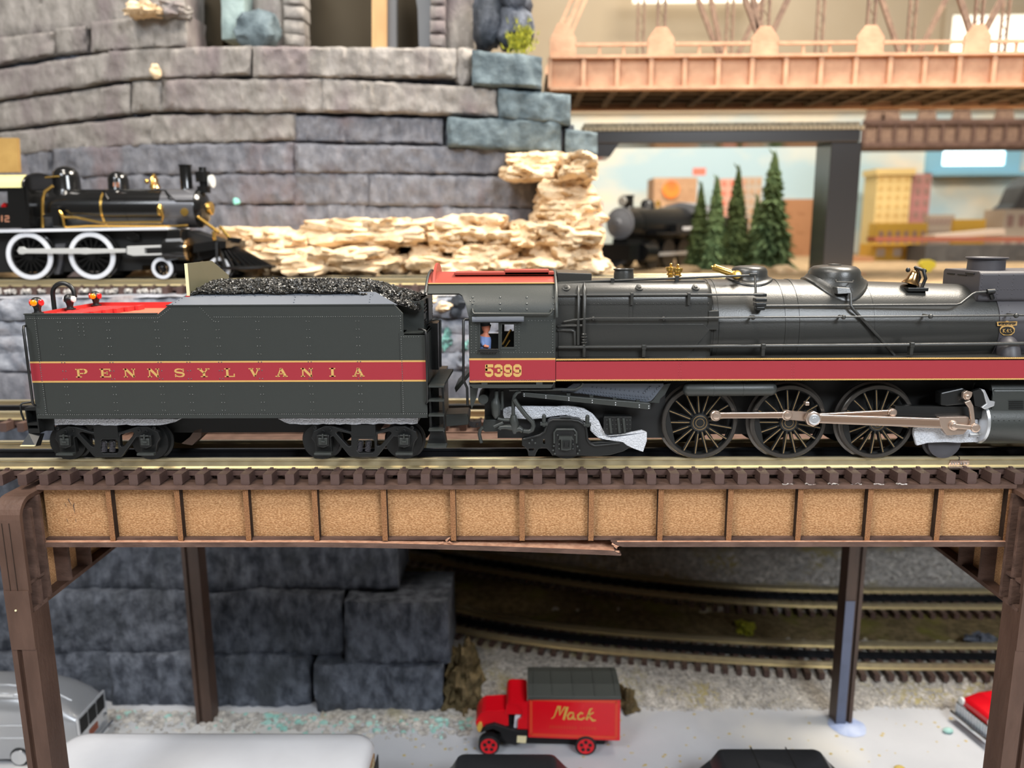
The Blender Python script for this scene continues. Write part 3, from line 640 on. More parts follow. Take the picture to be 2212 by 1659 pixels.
# roof visor at the rear and hatch runners
b = MB(); pts = []
for k in range(13):
    t = k / 12; y, z = roofpt(RD(52) + RD(76) * t, .004); pts.append((y, z + .045 * sin(pi * t) ** .6))
base = [roofpt(RD(52) + RD(76) * (1 - k / 12), .0) for k in range(13)]
b.prism([(XO + .02 + .02 * 0, y, z) for y, z in pts + base], (.012, 0, 0)); b.build('roof_visor', 'roof_red', lc, smooth=30)
yv, zv = roofpt(RD(66), .006)
for (xa, xb, h) in ((981, 1197, .008), (1090, 1186, .018)):
    b = MB(); x0 = Q(xa, 585, yv).x; x1 = Q(xb, 585, yv).x; b.box(x0, x1, yv - .006, yv + .1, zv + .005, zv + .012 + h); b.build('roof_hatch', 'roof_red', lc, bevel=.003)
for s in (0, 1):
    y = TS if s == 0 else TF - .012
    b = MB(); fm = lambda p: Vector((Q(p[0], p[1], TS).x, y, Q(p[0], p[1], TS).z))
    out = [(1013, 672), (1200, 672), (1200, 824), (1013, 824)]
    b.prism([(XA, y, ZK + .01), (XBk, y, ZK + .01), (XBk, y, z8(824)), (XA, y, z8(824))], (0, .012, 0), [[fm(p) for p in ((1037, 696), (1077, 696), (1077.5, 756), (1037.5, 756))], [fm(p) for p in ((1084, 701), (1110, 701), (1110, 750), (1084, 750))]])
    cs = b.build('cab_side', 'enamel_black', lc, bevel=.001)
    if s == 0:
        for (x0, y0, x1, y1) in ((1034, 694, 1080, 759), (1080.5, 697, 1114, 755)):
            b = MB(); b.prism([Q(x0, y0, TS - .003), Q(x1, y0, TS - .003), Q(x1, y1, TS - .003), Q(x0, y1, TS - .003)], (0, .003, 0), [[Q(x0 + 3.5, y0 + 3.5, TS - .003), Q(x1 - 3.5, y0 + 3.5, TS - .003), Q(x1 - 3.5, y1 - 4, TS - .003), Q(x0 + 3.5, y1 - 4, TS - .003)]]); b.build('window_frame', 'enamel_black', cs, bevel=.001)
        b = MB(); b.obox(Q(1034, 757, TS - .012), Q(1077, 757, TS - .012), .022, .016); b.build('arm_rest', 'frame_black', cs, bevel=.004)
        b = MB(); b.prism([Q(1019.5, 684, TS - .002), Q(1131.7, 683, TS - .002), Q(1131.7, 691, TS - .03), Q(1019.5, 692, TS - .03)], (0, .004, -.008)); b.build('window_visor', 'slope_sheet', cs)
        b = MB(); b.tube([Q(1020, 667, TS - .004), Q(1021, 673, TS - .014), Q(1024, 678, TS - .018), Q(1187, 678, TS - .018), Q(1192, 674, TS - .014), Q(1192.5, 667, TS - .004)], .0055, 6); b.build('gutter_rail', 'enamel_black', cs, smooth=60)
        b = MB()
        for x in (1020, 1080, 1138, 1196):
            for yy in (644, 657, 669): 
                th = 0
                q = Q(x, yy, TS)
                t = min(1, max(0, (q.z - ZK) / RB_)); th = math.asin(min(1, t)); y_, z_ = roofpt(th, 0); b.rivet((q.x, y_, z_), (0, -cos(th), sin(th)), .0055)
        for x in (1016, 1024): b.rivet(Q(x, 650, TS - .0), NY, .004)
        rrow(b, Q(1142, 692, TS).x, z8(692), XBk - .02, z8(692), .0135, TS, .003); rrow(b, XA + .01, z8(761), XBk - .01, z8(761), .0135, TS, .003)
        for x in (1018, 1028, 1114, 1121, 1194): rrow(b, Q(x, 720, TS).x, z8(698), Q(x, 720, TS).x, z8(757), .0125, TS, .003)
        rrow(b, XA + .01, z8(820.5), XBk, z8(820.5), .0085, TS - .001, .0025)
        tag(b.build('cab_rivets', 'enamel_rivet', cs, recalc=False, smooth=80), kind='stuff')
b = MB(); b.box(XBk - .014, XBk, TS + .012, TF - .012, ZRB - .02, ZK + .02); b.build('cab_front', 'enamel_black', lc)
b = MB(); b.box(XA, XBk, TS + .012, TF - .012, z8(838), z8(828)); b.build('cab_floor', 'frame_black', lc)
b = MB(); b.box(XBk - .16, XBk - .014, YC - .14, YC + .14, z8(828), z8(720)); b.build('backhead', 'matte_black', lc)
b = MB(); b.tube([Q(1086, 745, .0), Q(1104, 712, .0)], .006, 6); b.tube([Q(1092, 750, -.02), Q(1102, 735, -.02)], .005, 6); b.build('throttle_lever', 'brass', lc, smooth=60)
band('cab_stripe', 'maroon', XA, XBk, ZRS + .003, ZRB - .004, lc); band('gold_line', 'gold_paint', XA, XBk, ZRB - .004, ZRB + .005, lc, .0014); band('gold_line', 'gold_paint', XA, XBk, ZRS - .005, ZRS + .003, lc, .0014)
# number 5399: block figures with clipped corners
def digit(ch, x0, x1, z0, z1):
    b = MB(); fm = lambda u, v: Vector((x0 + (x1 - x0) * u, TS - .0024, z0 + (z1 - z0) * v)); th = (0, .0014, 0); w_ = .26
    S = lambda p: stroke(b, p, w_, fm, th)
    if ch == '5': S([(.98, .9), (.13, .9)]); S([(.16, 1), (.16, .48)]); S([(.05, .56), (.66, .56), (.86, .44), (.86, .22), (.64, .1), (.3, .1), (.12, .2), (.12, .32)])
    if ch == '3': S([(.12, .72), (.12, .82), (.3, .9), (.66, .9), (.86, .8), (.86, .64), (.72, .52)]); S([(.36, .52), (.72, .52)]); S([(.72, .52), (.86, .4), (.86, .22), (.66, .1), (.3, .1), (.12, .2), (.12, .3)])
    if ch == '9': S([(.86, .5), (.86, .8), (.68, .9), (.3, .9), (.13, .8), (.13, .58), (.3, .46), (.86, .46)]); S([(.86, .52), (.86, .22), (.66, .1), (.3, .1), (.12, .2), (.12, .3)])
    return b.build('numeral', 'gold_paint', lc)
for k, ch in enumerate('5399'): x0 = Q(1047.7 + k * 20.3, 800, TS).x; digit(ch, x0, x0 + .0405, z8(812.5), z8(786.5))
# floor beam with slots
plate('cab_sill', 'enamel_black', lc, [(1013, 824), (1197, 824), (1197, 828), (1190, 838.5), (1022, 838.5), (1013, 831)], TS + .002, .02, holes=[[(1014.5, 825.5), (1040, 825.5), (1040, 830.5), (1014.5, 830.5)], [(1053, 825.5), (1158, 825.5), (1158, 831), (1053, 831)], [(1172, 825.5), (1196, 825.5), (1194, 831), (1172, 831)]])
iron('grab_iron', [Q(1012, 690, TS), Q(1004, 690, TS - .02), Q(1001, 693, TS - .024), Q(1001, 820, TS - .024), Q(1009, 838, TS - .024), Q(1010, 876, TS - .02)], lc, .0065)
# ---- engineer at the window
eng = thing('person', Q(1050, 757, -.06), 'tiny engineer figure in blue overalls and dark cap at the cab window', 'person')
mat('denim', (120, 142, 190), .8); mat('skin', (206, 128, 100), .6); mat('cap_cloth', (30, 32, 36), .8)
pe = Q(1048, 757, -.085)
def e_(px, py, Y=-.085): return Q(px, py, Y)
b = MB(); b.tube([e_(1047, 768), e_(1047, 748), e_(1047, 734), e_(1048, 726), e_(1049, 721), e_(1049.5, 717), e_(1050, 712), e_(1050, 706), e_(1049, 700), e_(1048.5, 697)], [.026, .028, .03, .026, .014, .012, .02, .022, .02, .01], 12)
b.tube([e_(1043, 728, -.10), e_(1042, 740, -.112), e_(1048, 748, -.118), e_(1056, 749, -.12)], [.011, .010, .008, .006], 8)
b.tube([e_(1059, 708.5, -.09), e_(1056, 708, -.088)], [.003, .005], 6)
body = b.build('body', 'skin', eng, smooth=60)
b = MB(); b.tube([e_(1047, 769), e_(1047, 750), e_(1047, 735), e_(1048, 727), e_(1049, 722)], [.029, .031, .033, .028, .016], 12); b.tube([e_(1042.5, 729, -.10), e_(1041.5, 740, -.113), e_(1045, 746, -.117)], [.0135, .0125, .0105], 8); b.build('shirt', 'denim', eng, smooth=60)
b = MB(); b.lathe(e_(1048.5, 703.5), (-.1, 0, 1), [(0, .0235), (.008, .0245), (.018, .022), (.022, .012)], 14); b.cyl(e_(1054, 704), e_(1060, 706), .012, 8, .010); b.build('cap', 'cap_cloth', eng, smooth=50)
# ---- firebox (Belpaire), boiler, smokebox
XF = Q(1540, 660, -.085).x
YF, ZT, RC = -.085, .883, .095
def fbx_ring(x, yf=YF, zt=ZT, rc=RC, zb=ZRS):
    pts = [(yf, zb)] + [(yf + rc - rc * cos(RD(a)), zt - rc + rc * sin(RD(a))) for a in range(0, 91, 10)]
    return [Vector((x, y, z)) for y, z in pts] + [Vector((x, 2 * YC - y, z)) for y, z in pts[::-1]]
b = MB(); b.loft([fbx_ring(XBk), fbx_ring(XF - .03), fbx_ring(XF - .01, YF + .005, ZT - .004, RC), fbx_ring(XF, YF + .014, ZT - .012, RC)]); b.build('firebox', 'boiler_black', lc, smooth=35)
ZC = .645
def br_(x):
    xs = [XF - .03, Q(1740, 640, .1).x, Q(2100, 640, .1).x]; rs = [.238, .236, .207]
    if x <= xs[1]: return rs[0] + (rs[1] - rs[0]) * (x - xs[0]) / (xs[1] - xs[0])
    return rs[1] + (rs[2] - rs[1]) * (x - xs[1]) / (xs[2] - xs[1])
XSB = 2.318                                     # smokebox begins
b = MB(); xs = [XF - .06 + (XSB - XF + .06) * i / 10 for i in range(11)]
b.lathe((0, YC, ZC), (1, 0, 0), [(x, br_(x)) for x in xs], 72); b.build('boiler', 'boiler_black', lc, smooth=40)
RS = .209
b = MB(); b.lathe((0, YC, ZC), (1, 0, 0), [(XSB, RS), (XE - .06, RS), (XE - .05, RS - .012)], 72); b.build('smokebox', 'smokebox_grey', lc, smooth=40)
b = MB(); b.lathe((XE - .05, YC, ZC), (1, 0, 0), [(0, .18), (.02, .175), (.04, .13), (.055, .05), (.07, .02)], 40); b.build('smokebox_door', 'smokebox_grey', lc, smooth=40)
for px, wd in ((1700, .012), (1733, .022), (1558, .02), (1545, .012)):
    x = Q(px, 690, -.06).x; b = MB(); b.lathe((0, YC, ZC), (1, 0, 0), [(x - wd / 2, br_(x) - .004), (x - wd / 2, br_(x) + .0025), (x + wd / 2, br_(x) + .0025), (x + wd / 2, br_(x) - .004)], 72); b.build('boiler_band', 'boiler_black', lc, smooth=30)
for px in (1890,):
    x = Q(px, 690, -.04).x; b = MB(); b.lathe((0, YC, ZC), (1, 0, 0), [(x - .003, br_(x) - .004), (x - .003, br_(x) + .0015), (x + .003, br_(x) + .0015), (x + .003, br_(x) - .004)], 72); b.build('boiler_band', 'boiler_black', lc, smooth=30)
# firebox detail: seams, washout plugs, sloped front sheet, step plate
b = MB()
for y in (613, 658): 
    q0, q1 = Q(1206, y, YF - .0), Q(1532, y - 1, YF - .0)
    if y == 613: q0.y = q1.y = .0; q0.z = q1.z = ZT + .001
    b.obox(q0, q1, .003, .003)
b.box(Q(1359, 690, YF).x - .0015, Q(1359, 690, YF).x + .0015, YF - .0012, YF + .001, ZRB, ZT - RC); b.box(Q(1367, 690, YF).x - .0015, Q(1367, 690, YF).x + .0015, YF - .0012, YF + .001, ZRB, ZT - RC)
b.build('firebox_seam', 'boiler_black', lc)
for px, py in ((1223, 631), (1381, 627), (1503, 623)):
    th = RD(48); yy = YF + RC - RC * cos(th); zz = ZT - RC + RC * sin(th); x = Q(px, py, yy).x
    b = MB(); nn = Vector((0, -cos(th), sin(th))); c = Vector((x, yy, zz)); b.lathe(c, nn, [(-.002, .019), (.004, .019), (.005, .014)], 16); b.lathe(c, nn, [(0, .009), (.009, .009)], 4); b.build('washout_plug', 'boiler_black', lc, smooth=30)
b = MB(); rrow(b, Q(1210, 656, YF).x, Q(1210, 657, YF).z, Q(1530, 655, YF).x, Q(1530, 655, YF).z, .02, YF - .0005, .003); tag(b.build('firebox_rivets', 'boiler_black', lc, recalc=False, smooth=80), kind='stuff')
b = MB(); b.prism([Q(1522, 716, -.088), Q(1532, 712, -.088), Q(1552, 712, -.088), Q(1553, 671, -.088), Q(1531, 672, -.088), Q(1530, 698, -.088)], (0, .06, 0)); b.build('washout_cover', 'boiler_black', lc, bevel=.002)
b = MB(); b.prism([Q(1206, 771, -.089), Q(1484, 771, -.089), Q(1532, 713, -.089), Q(1520, 700, -.089), Q(1206, 700, -.089)], (0, .006, 0)); b.build('side_sheet', 'boiler_black', lc, bevel=.001)
# top fittings
b = MB(); x0 = Q(1203, 600, .05).x; x1 = Q(1277, 600, .05).x; b.prism([(x0, .02, ZT - .02), (x1 - .008, .02, ZT - .02), (x1, .02, ZT), (x1, .02, ZT + .04), (x0, .02, ZT + .046)], (0, .3, 0)); b.build('turret_cover', 'boiler_black', lc, bevel=.004)
b = MB(); b.lathe((Q(1347, 600, YC).x, YC, ZT - .02), (0, 0, 1), [(0, .052), (.05, .050), (.066, .047), (.07, .052), (.075, .052), (.075, .046), (.068, .04)], 28); b.build('turret', 'boiler_black', lc, smooth=40)
for (px, Y) in ((1448, .26), (1463, .15)):
    b = MB(); p = Q(px, 607, Y); p.z = ZT - .004
    b.lathe(p, (0, 0, 1), [(0, .017), (.008, .019), (.01, .013), (.02, .013), (.022, .020), (.028, .021), (.03, .016), (.04, .016), (.043, .022), (.058, .027), (.062, .026), (.064, .012), (.066, .006), (.078, .008), (.082, .004)], 20); b.build('safety_valve', 'brass', lc, smooth=35)
wh = MB(); a = Q(1541, 577, .10); c = Q(1592, 594, .10); d = (c - a).normalized(); L = (c - a).length
wh.lathe(a, d, [(-.012, .003), (-.01, .006), (-.003, .006), (0, .015), (.004, .0175), (L * .70, .0175), (L * .72, .012), (L * .78, .012), (L * .8, .016), (L, .016)], 16); wo = wh.build('whistle', 'brass', lc, smooth=40)
b = MB(); b.lathe(Q(1591, 594, .09), (0, -1, .3), [(-.012, .022), (.012, .022), (.014, .016)], 16); b.lathe(Q(1591, 594, .075), (0, -1, .3), [(0, .009), (.016, .007)], 10); b.build('whistle_base', 'brass', wo, smooth=40)
# ---- domes
def surf_z(x, y):
    r = br_(x); t = r * r - (y - YC) ** 2; return ZC + math.sqrt(max(t, 0))
def dome(name, cx, prof, skirt, rx=1, ry=1, m='boiler_black', n=40, cy=YC):
    """prof: (radius, z) from the top down; skirt: (radius, height above boiler) rings that follow the boiler"""
    b = MB(); rings = []
    for r, z in prof: rings.append([Vector((cx + r * rx * cos(2 * pi * k / n), cy + r * ry * sin(2 * pi * k / n), z)) for k in range(n)])
    for r, h in skirt:
        ring = []
        for k in range(n): x = cx + r * rx * cos(2 * pi * k / n); y = cy + r * ry * sin(2 * pi * k / n); ring.append(Vector((x, y, surf_z(x, y) + h)))
        rings.append(ring)
    b.loft(rings); return b.build(name, m, lc, smooth=50)
c1 = Q(1618, 590, YC).x; zt1_ = Q(1618, 573.5, YC).z
dome('steam_dome', c1, [(.001, zt1_), (.05, zt1_ - .001), (.07, zt1_ - .005), (.083, zt1_ - .014), (.089, zt1_ - .028), (.090, zt1_ - .05)], [(.092, .022), (.098, .014), (.108, .010), (.114, .009), (.116, .004), (.116, -.01)])
c2 = Q(1801, 600, YC).x; zt2_ = Q(1801, 572.5, YC).z
sd = dome('sand_dome', c2, [(.001, zt2_), (.06, zt2_ - .001), (.09, zt2_ - .006), (.105, zt2_ - .018), (.112, zt2_ - .034), (.115, zt2_ - .06)], [(.120, .030), (.128, .018), (.138, .012), (.143, .010), (.144, .004), (.144, -.01)], 1.08, 1.3)
b = MB(); b.lathe((c2, YC, zt2_ - .002), (0, 0, 1), [(0, .032), (.006, .032), (.008, .024), (.006, .02)], 24); b.build('sand_hatch', 'boiler_black', sd, smooth=30)
b = MB(); b.tube([Q(1805, 605, -.0), Q(1806, 609, -.02), Q(1842, 610, -.02), Q(1843, 606, .0)], .004, 6); b.build('dome_handle', 'boiler_black', sd)
b = MB(); b.prism([Q(1806, 620, -.02), Q(1838, 622, -.02), Q(1842, 634, -.03), Q(1808, 636, -.03)], (0, .05, 0)); b.build('sand_trap', 'boiler_black', sd, bevel=.005)
iron('sand_pipe', [Q(1838, 634, -.03), Q(1838, 660, -.055), Q(1842, 667, -.06), Q(1905, 736, -.07), Q(1932, 768, -.06)], lc, .0075, 'boiler_black')
# bell
bp = Q(1974, 615, .08); bp.z = surf_z(bp.x, .08) - .004
bl = MB().box(bp.x - .05, bp.x + .05, .03, .13, bp.z - .01, bp.z + .008).build('bell_stand', 'frame_black', lc, bevel=.003)
b = MB(); cbell = bp + Vector((-.005, 0, .062)); ax = Vector((.30, 0, 1)).normalized()
b.lathe(cbell, ax, [(-.042, .044), (-.038, .041), (-.02, .028), (.005, .022), (.022, .018), (.03, .008)], 24); b.build('bell', 'bell_bronze', bl, smooth=50)
b = MB(); b.tube([cbell + Vector((.03, -.03, -.055)), cbell + Vector((.045, -.03, -.01)), cbell + Vector((.03, -.03, .03)), cbell + Vector((.005, 0, .042)), cbell + Vector((.03, .03, .03)), cbell + Vector((.045, .03, -.01)), cbell + Vector((.03, .03, -.055))], .0085, 8); b.sphere(cbell + Vector((-.03, 0, .03)), .012, 8); b.sphere(cbell + Vector((.045, -.01, .025)), .012, 8); b.build('bell_yoke', 'frame_black', bl, smooth=60)
# box on the smokebox and stack
xh = Q(2115, 620, 0).x
b = MB(); zz0, zz1 = Q(2115, 652, 0).z, Q(2115, 592, 0).z
b.loft([[Vector((x, y, z)) for y, z in ((.012, zz0), (0, zz0 + .012), (0, zz1), (.014, zz1 + .012), (.331, zz1 + .012), (.345, zz1), (.345, zz0 + .012), (.333, zz0))] for x in (xh, XE - .12)]); hb = b.build('heater_box', 'smokebox_grey', lc, bevel=.006)
b = MB()
for x in (xh + .01, xh + .09, xh + .16, xh + .24): rrow(b, x, zz0 + .02, x, zz1 - .004, .016, 0, .003)
rrow(b, xh + .01, zz0 + .06, XE - .15, zz0 + .06, .016, 0, .003); tag(b.build('heater_rivets', 'smokebox_grey', hb, recalc=False, smooth=80), kind='stuff')
b = MB(); b.box(Q(2063, 590, .25).x - .02, Q(2063, 590, .25).x - .012, .05, .12, zz1 - .005, zz1 + .002); b.box(xh - .003, xh, .12, .2, zz1 - .016, zz1 - .010); b.box(xh - .003, xh, .23, .3, zz1 - .016, zz1 - .010); b.build('heater_slot', 'matte_black', hb)
xst = Q(2130, 575, YC).x; zst = zz1 + .012
b = MB(); b.lathe((xst, YC, zst), (0, 0, 1), [(-.01, .086), (.05, .084), (.056, .096), (.062, .096), (.063, .088), (.05, .074), (.0, .072)], 36, caps=False); b.build('smoke_stack', 'smokebox_grey', lc, smooth=40)
iron('feed_pipe', [Q(1648, 661, -.05), Q(2066, 658.5, -.055), Q(2075, 656, -.05), Q(2100, 636, -.02), Q(2108, 632, -.015), Q(2140, 629.5, -.015)], lc, .006, 'boiler_black')
b = MB(); b.cyl(Q(2132, 630, -.02), Q(2148, 629, -.02), .012, 10); b.cyl(Q(2140, 634, -.01), Q(2144, 645, .0), .011, 8); b.build('check_valve', 'frame_black', lc, smooth=40)
# handrails, pipes and their stanchions
iron('roof_rod', [Q(1206, 611, -.0), Q(1630, 594.5, .0)], lc, .0055, 'boiler_black')
iron('roof_rod', [Q(1631, 592, .0), Q(1632.5, 634, -.05)], lc, .006, 'boiler_black')
b = MB()
for px, py in ((1323, 606.5), (1462, 601)): q = Q(px, py, .0); b.box(q.x - .009, q.x + .009, -.012, .012, q.z - .03, q.z + .013)
q = Q(1630, 594, 0); b.box(q.x - .025, q.x + .012, -.01, .012, q.z - .004, q.z + .008); b.build('rod_bracket', 'boiler_black', lc, bevel=.002)
iron('side_rod_pipe', [Q(1206, 638, -.088), Q(1648, 636, -.088)], lc, .0055, 'boiler_black')
for px in (1365, 1488): b = MB(); q = Q(px, 638, -.09); b.box(q.x - .007, q.x + .007, -.1, -.07, q.z - .045, q.z + .012); b.build('pipe_bracket', 'boiler_black', lc, bevel=.002)
b = MB(); q = Q(1641, 642, -.06)
for dz, wq in ((.012, .05), (-.012, .055), (-.034, .05), (-.052, .04)): b.cbox((q.x, -.065, q.z + dz), wq, .05, .016)
b.build('junction_block', 'frame_black', lc, bevel=.003)
iron('handrail', [Q(1218, 695, -.10), Q(1240, 691, -.105), Q(1281, 687.5, -.112), Q(1433, 687.5, -.112), Q(1627, 685.5, -.11), Q(1822, 684.5, -.10), Q(2010, 683, -.095), Q(2230, 681, -.09), Q(2420, 680, -.09)], lc, .0048, 'boiler_black')
for px, py in ((1281, 688), (1433, 688), (1627, 686), (1822, 685), (2010, 683.5), (2195, 682)):
    b = MB(); q = Q(px, py, -.10); b.sphere(q, .0115, 10); b.cyl(q, q + Vector((0, .07, 0)), .006, 8); b.build('handrail_post', 'boiler_black', lc, smooth=50)
iron('running_pipe', [Q(1206, 750, -.105), Q(1400, 749, -.11), Q(1700, 747, -.11), Q(2000, 744.5, -.11), Q(2300, 741, -.11)], lc, .0085, 'boiler_black')
for px, py in ((1391, 752), (1649, 750), (1970, 747)):
    b = MB(); q = Q(px, py, -.118); b.box(q.x - .008, q.x + .008, -.122, -.09, q.z - .045, q.z + .014); b.box(q.x - .010, q.x + .010, -.126, -.1, q.z - .006, q.z + .016); b.build('pipe_clamp', 'boiler_black', lc, bevel=.002)
iron('injector_pipe', [Q(1249, 615, -.0), Q(1249, 622, -.06), Q(1250, 640, -.10), Q(1249, 700, -.105), Q(1249, 745, -.105)], lc, .0075, 'boiler_black')
iron('injector_pipe', [Q(1262, 613, -.0), Q(1262, 620, -.06), Q(1263, 640, -.10), Q(1262, 700, -.105), Q(1262, 771, -.105)], lc, .0095, 'boiler_black')
b = MB()
for z0, r in ((722, .014), (728, .017), (734, .014), (740, .016), (746, .012)): p = Q(1262, z0, -.105); b.lathe(p, (0, 0, 1), [(-.005, r * .7), (0, r), (.005, r * .7)], 12)
b.build('valve_body', 'boiler_black', lc, smooth=50)
iron('valve_pipe', [Q(1204, 704, -.09), Q(1258, 703, -.105)], lc, .006, 'boiler_black'); iron('valve_pipe', [Q(1204, 713, -.09), Q(1234, 713, -.1), Q(1241, 716, -.1), Q(1242, 745, -.1)], lc, .0065, 'boiler_black')
# builder's badge and steam pipe on the smokebox
def sb_pt(px, py):                                       # a point on the smokebox surface
    Yg = -.03
    for _ in range(12): q = Q(px, py, Yg); dz = q.z - ZC; Yg = YC - math.sqrt(max(RS * RS - dz * dz, 0)) - .002
    return Q(px, py, Yg)
def sb_patch(name, m, pts, par, lift=.0015):
    b = MB(); P_ = [sb_pt(*p) for p in pts]; n = len(P_); c = sum(P_, Vector()) / n; L_ = []
    off = lambda p, l: p + Vector((0, p.y - YC, p.z - ZC)).normalized() * l
    b.add([off(p, lift) for p in P_] + [off(c, lift)], [(i, (i + 1) % n, n) for i in range(n)]); return b.build(name, m, par)
bd = sb_patch('badge', 'gold_paint', [(2153, 695), (2171, 695), (2173, 693), (2177, 693), (2179, 695), (2197, 694), (2196, 703), (2187, 704), (2192, 710), (2191, 718), (2184, 724), (2167, 724), (2160, 718), (2159, 710), (2164, 704), (2154, 704)], lc, .002)
sb_patch('badge_field', 'matte_black', [(2156, 697), (2194, 696.5), (2193.5, 701.5), (2156.5, 702)], bd, .003)
sb_patch('badge_field', 'matte_black', [(2175 + 14.5 * cos(RD(a)), 714 + 8.6 * sin(RD(a))) for a in range(0, 360, 20)], bd, .003)
b = MB(); bm_ = lambda u, v: sb_pt(2166 + u * 19, 718.2 - v * 8) + Vector((0, -.0045, 0))
for x0, segs in ((0, ([(0, 0), (0, 1)], [(.22, 1), (.03, .5), (.24, 0)])), (.38, ([(.16, 0), (.16, 1), (0, .35), (.26, .35)],)), (.74, ([(.24, .85), (.1, 1), (0, .8), (.2, .4), (.2, .1), (0, .1)],))):
    for sg in segs: stroke(b, [(x0 + u, v) for u, v in sg], .07, bm_, (0, .001, 0))
for u in (.3, .68, 1.04): stroke(b, [(u, 0), (u + .05, 0)], .1, bm_, (0, .001, 0))
b.build('badge_letters', 'gold_paint', bd)
b = MB()
for k in range(9):
    x = 2160 + k * 3.8; stroke(b, [((x - 2166) / 19, 2.05 + (k % 2) * .2), ((x - 2166 + 2.4) / 19, 2.4 - (k % 2) * .1)], .07, bm_, (0, .001, 0))
b.build('badge_scroll', 'gold_paint', bd)
b = MB(); b.tube([Q(2174, 738, .02), Q(2176, 744, -.035), Q(2178, 754, -.06), Q(2180, 778, -.065)], [.038, .044, .05, .052], 20); b.build('steam_pipe', 'smokebox_grey', lc, smooth=50)
b = MB()
for x in (XSB + .012, XSB + .05):
    for k in range(14):
        a = RD(-20 + k * 9); b.rivet((x, YC - RS * cos(a), ZC + RS * sin(a)), (0, -cos(a), sin(a)), .003)
tag(b.build('smokebox_rivets', 'smokebox_grey', lc, recalc=False, smooth=80), kind='stuff')
# ---- running board with maroon skirt
b = MB(); b.box(XBk, XE, TS, TS + .12, ZRB - .012, ZRB); b.build('running_board', 'boiler_black', lc)
b = MB(); b.box(XBk, XE, TF - .12, TF, ZRB - .012, ZRB); b.build('running_board', 'boiler_black', lc)
for y in (TS, TF - .008): b = MB(); b.box(XBk + .003, XE, y, y + .008, ZRS, ZRB); sk = b.build('skirt', 'maroon', lc)
band('gold_line', 'gold_paint', XBk + .003, XE, ZRB - .0065, ZRB + .001, lc, .0015); band('gold_line', 'gold_paint', XBk + .003, XE, ZRS, ZRS + .007, lc, .0015)
b = MB(); rrow(b, XBk + .01, ZRB - .003, 2.8, ZRB - .003, .0095, TS - .0012, .003); rrow(b, XBk + .01, ZRS + .0035, 2.8, ZRS + .0035, .0095, TS - .0012, .003); tag(b.build('skirt_rivets', 'gold_paint', lc, recalc=False, smooth=80), kind='stuff')
b = MB()
for px in (1466, 1710):
    for x in (px, px + 5):
        for yy in (785, 791, 797, 803, 809, 815): b.rivet(Q(x, yy, TS - .0002), NY, .0028, .5)
tag(b.build('seam_rivets', 'maroon', lc, recalc=False, smooth=80), kind='stuff')
# ---- frames, air tank, ash pan
b = MB(); b.box(Q(1430, 900, .08).x, XE - .2, .07, .275, .10, .44); b.build('frame', 'matte_black', lc)
b = MB(); b.box(XA + .06, Q(1440, 900, .08).x, .09, .255, .14, .42); b.build('rear_frame', 'matte_black', lc)
b = MB(); p0, p1 = Q(1492, 841, -.09), Q(1660, 840, -.09); rad = .0335
d_ = (p1 - p0).normalized(); L_ = (p1 - p0).length
b.lathe(p0, d_, [(-.038, .004), (-.036, .016), (-.028, .027), (-.012, rad), (L_ * .28, rad), (L_ * .28, rad + .0015), (L_ * .30, rad + .0015), (L_ * .3, rad), (L_ * .66, rad), (L_ * .66, rad + .0015), (L_ * .68, rad + .0015), (L_ * .68, rad), (L_ + .012, rad), (L_ + .03, .027), (L_ + .038, .012)], 24); b.build('air_tank', 'enamel_black', lc, smooth=45)
A = lambda x, y: (1000 + x / 8.508, 840 + y / 8.508)
Bz = lambda x, y: (1200 + x / 8.508, 820 + y / 8.508)
ap = plate('ash_pan', 'slope_sheet', lc, [Bz(*p) for p in ((330, 70), (1990, 70), (1985, 110), (1810, 340), (1760, 390), (1700, 412), (1640, 410), (430, 255), (100, 230))], -.07, .05, bevel=.002)
plate('pan_wing', 'enamel_black', lc, [Bz(*p) for p in ((1995, 90), (2120, 70), (2010, 280), (1925, 350), (1905, 432), (1690, 416), (1770, 395), (1815, 345))], -.062, .04)
b = MB()
for i in range(23):
    t = i / 22; b.rivet(Q(*Bz(445 + 1210 * t, 238 + 127 * t), -.0705), NY, .0042, .9); b.rivet(Q(*Bz(520 + 1170 * t, 195 + 125 * t), -.0705), NY, .0042, .9)
for i in range(11): t = i / 10; b.rivet(Q(*Bz(680 + 850 * t, 140 + 85 * t), -.0705), NY, .0042, .9)
for i in range(5): t = i / 4; b.rivet(Q(*Bz(1760 + 150 * t, 310 - 180 * t), -.0705), NY, .0042, .9); b.rivet(Q(*Bz(1715 + 150 * t, 350 - 190 * t), -.0705), NY, .0042, .9)
for i in range(4): t = i / 3; b.rivet(Q(*Bz(1625 + 110 * t, 240 - 100 * t), -.0705), NY, .006, .9)
tag(b.build('pan_rivets', 'slope_sheet', ap, recalc=False, smooth=80), kind='stuff')
eb = MB().prism([Q(*A(1095, 62), -.1), Q(*Bz(1720, 436), -.1), Q(*Bz(1748, 446), -.1), Q(*Bz(1748, 545), -.1), Q(*Bz(1700, 550), -.1), Q(*A(1100, 142), -.1)], (0, .03, 0)).build('equalizer_beam', 'enamel_black', lc, bevel=.003)
b = MB()
for x0, y0 in ((1125, 95), (1523, 128), (1945, 166)): b.rivet(Q(*A(x0, y0), -.1005), NY, .0035); b.rivet(Q(*A(x0, y0 + 38), -.1005), NY, .0035)
for x0, y0 in ((245, 340), (675, 382), (1103, 424), (1540, 468), (1714, 486)): b.rivet(Q(*Bz(x0, y0), -.1005), NY, .0035); b.rivet(Q(*Bz(x0, y0 + 40), -.1005), NY, .0035)
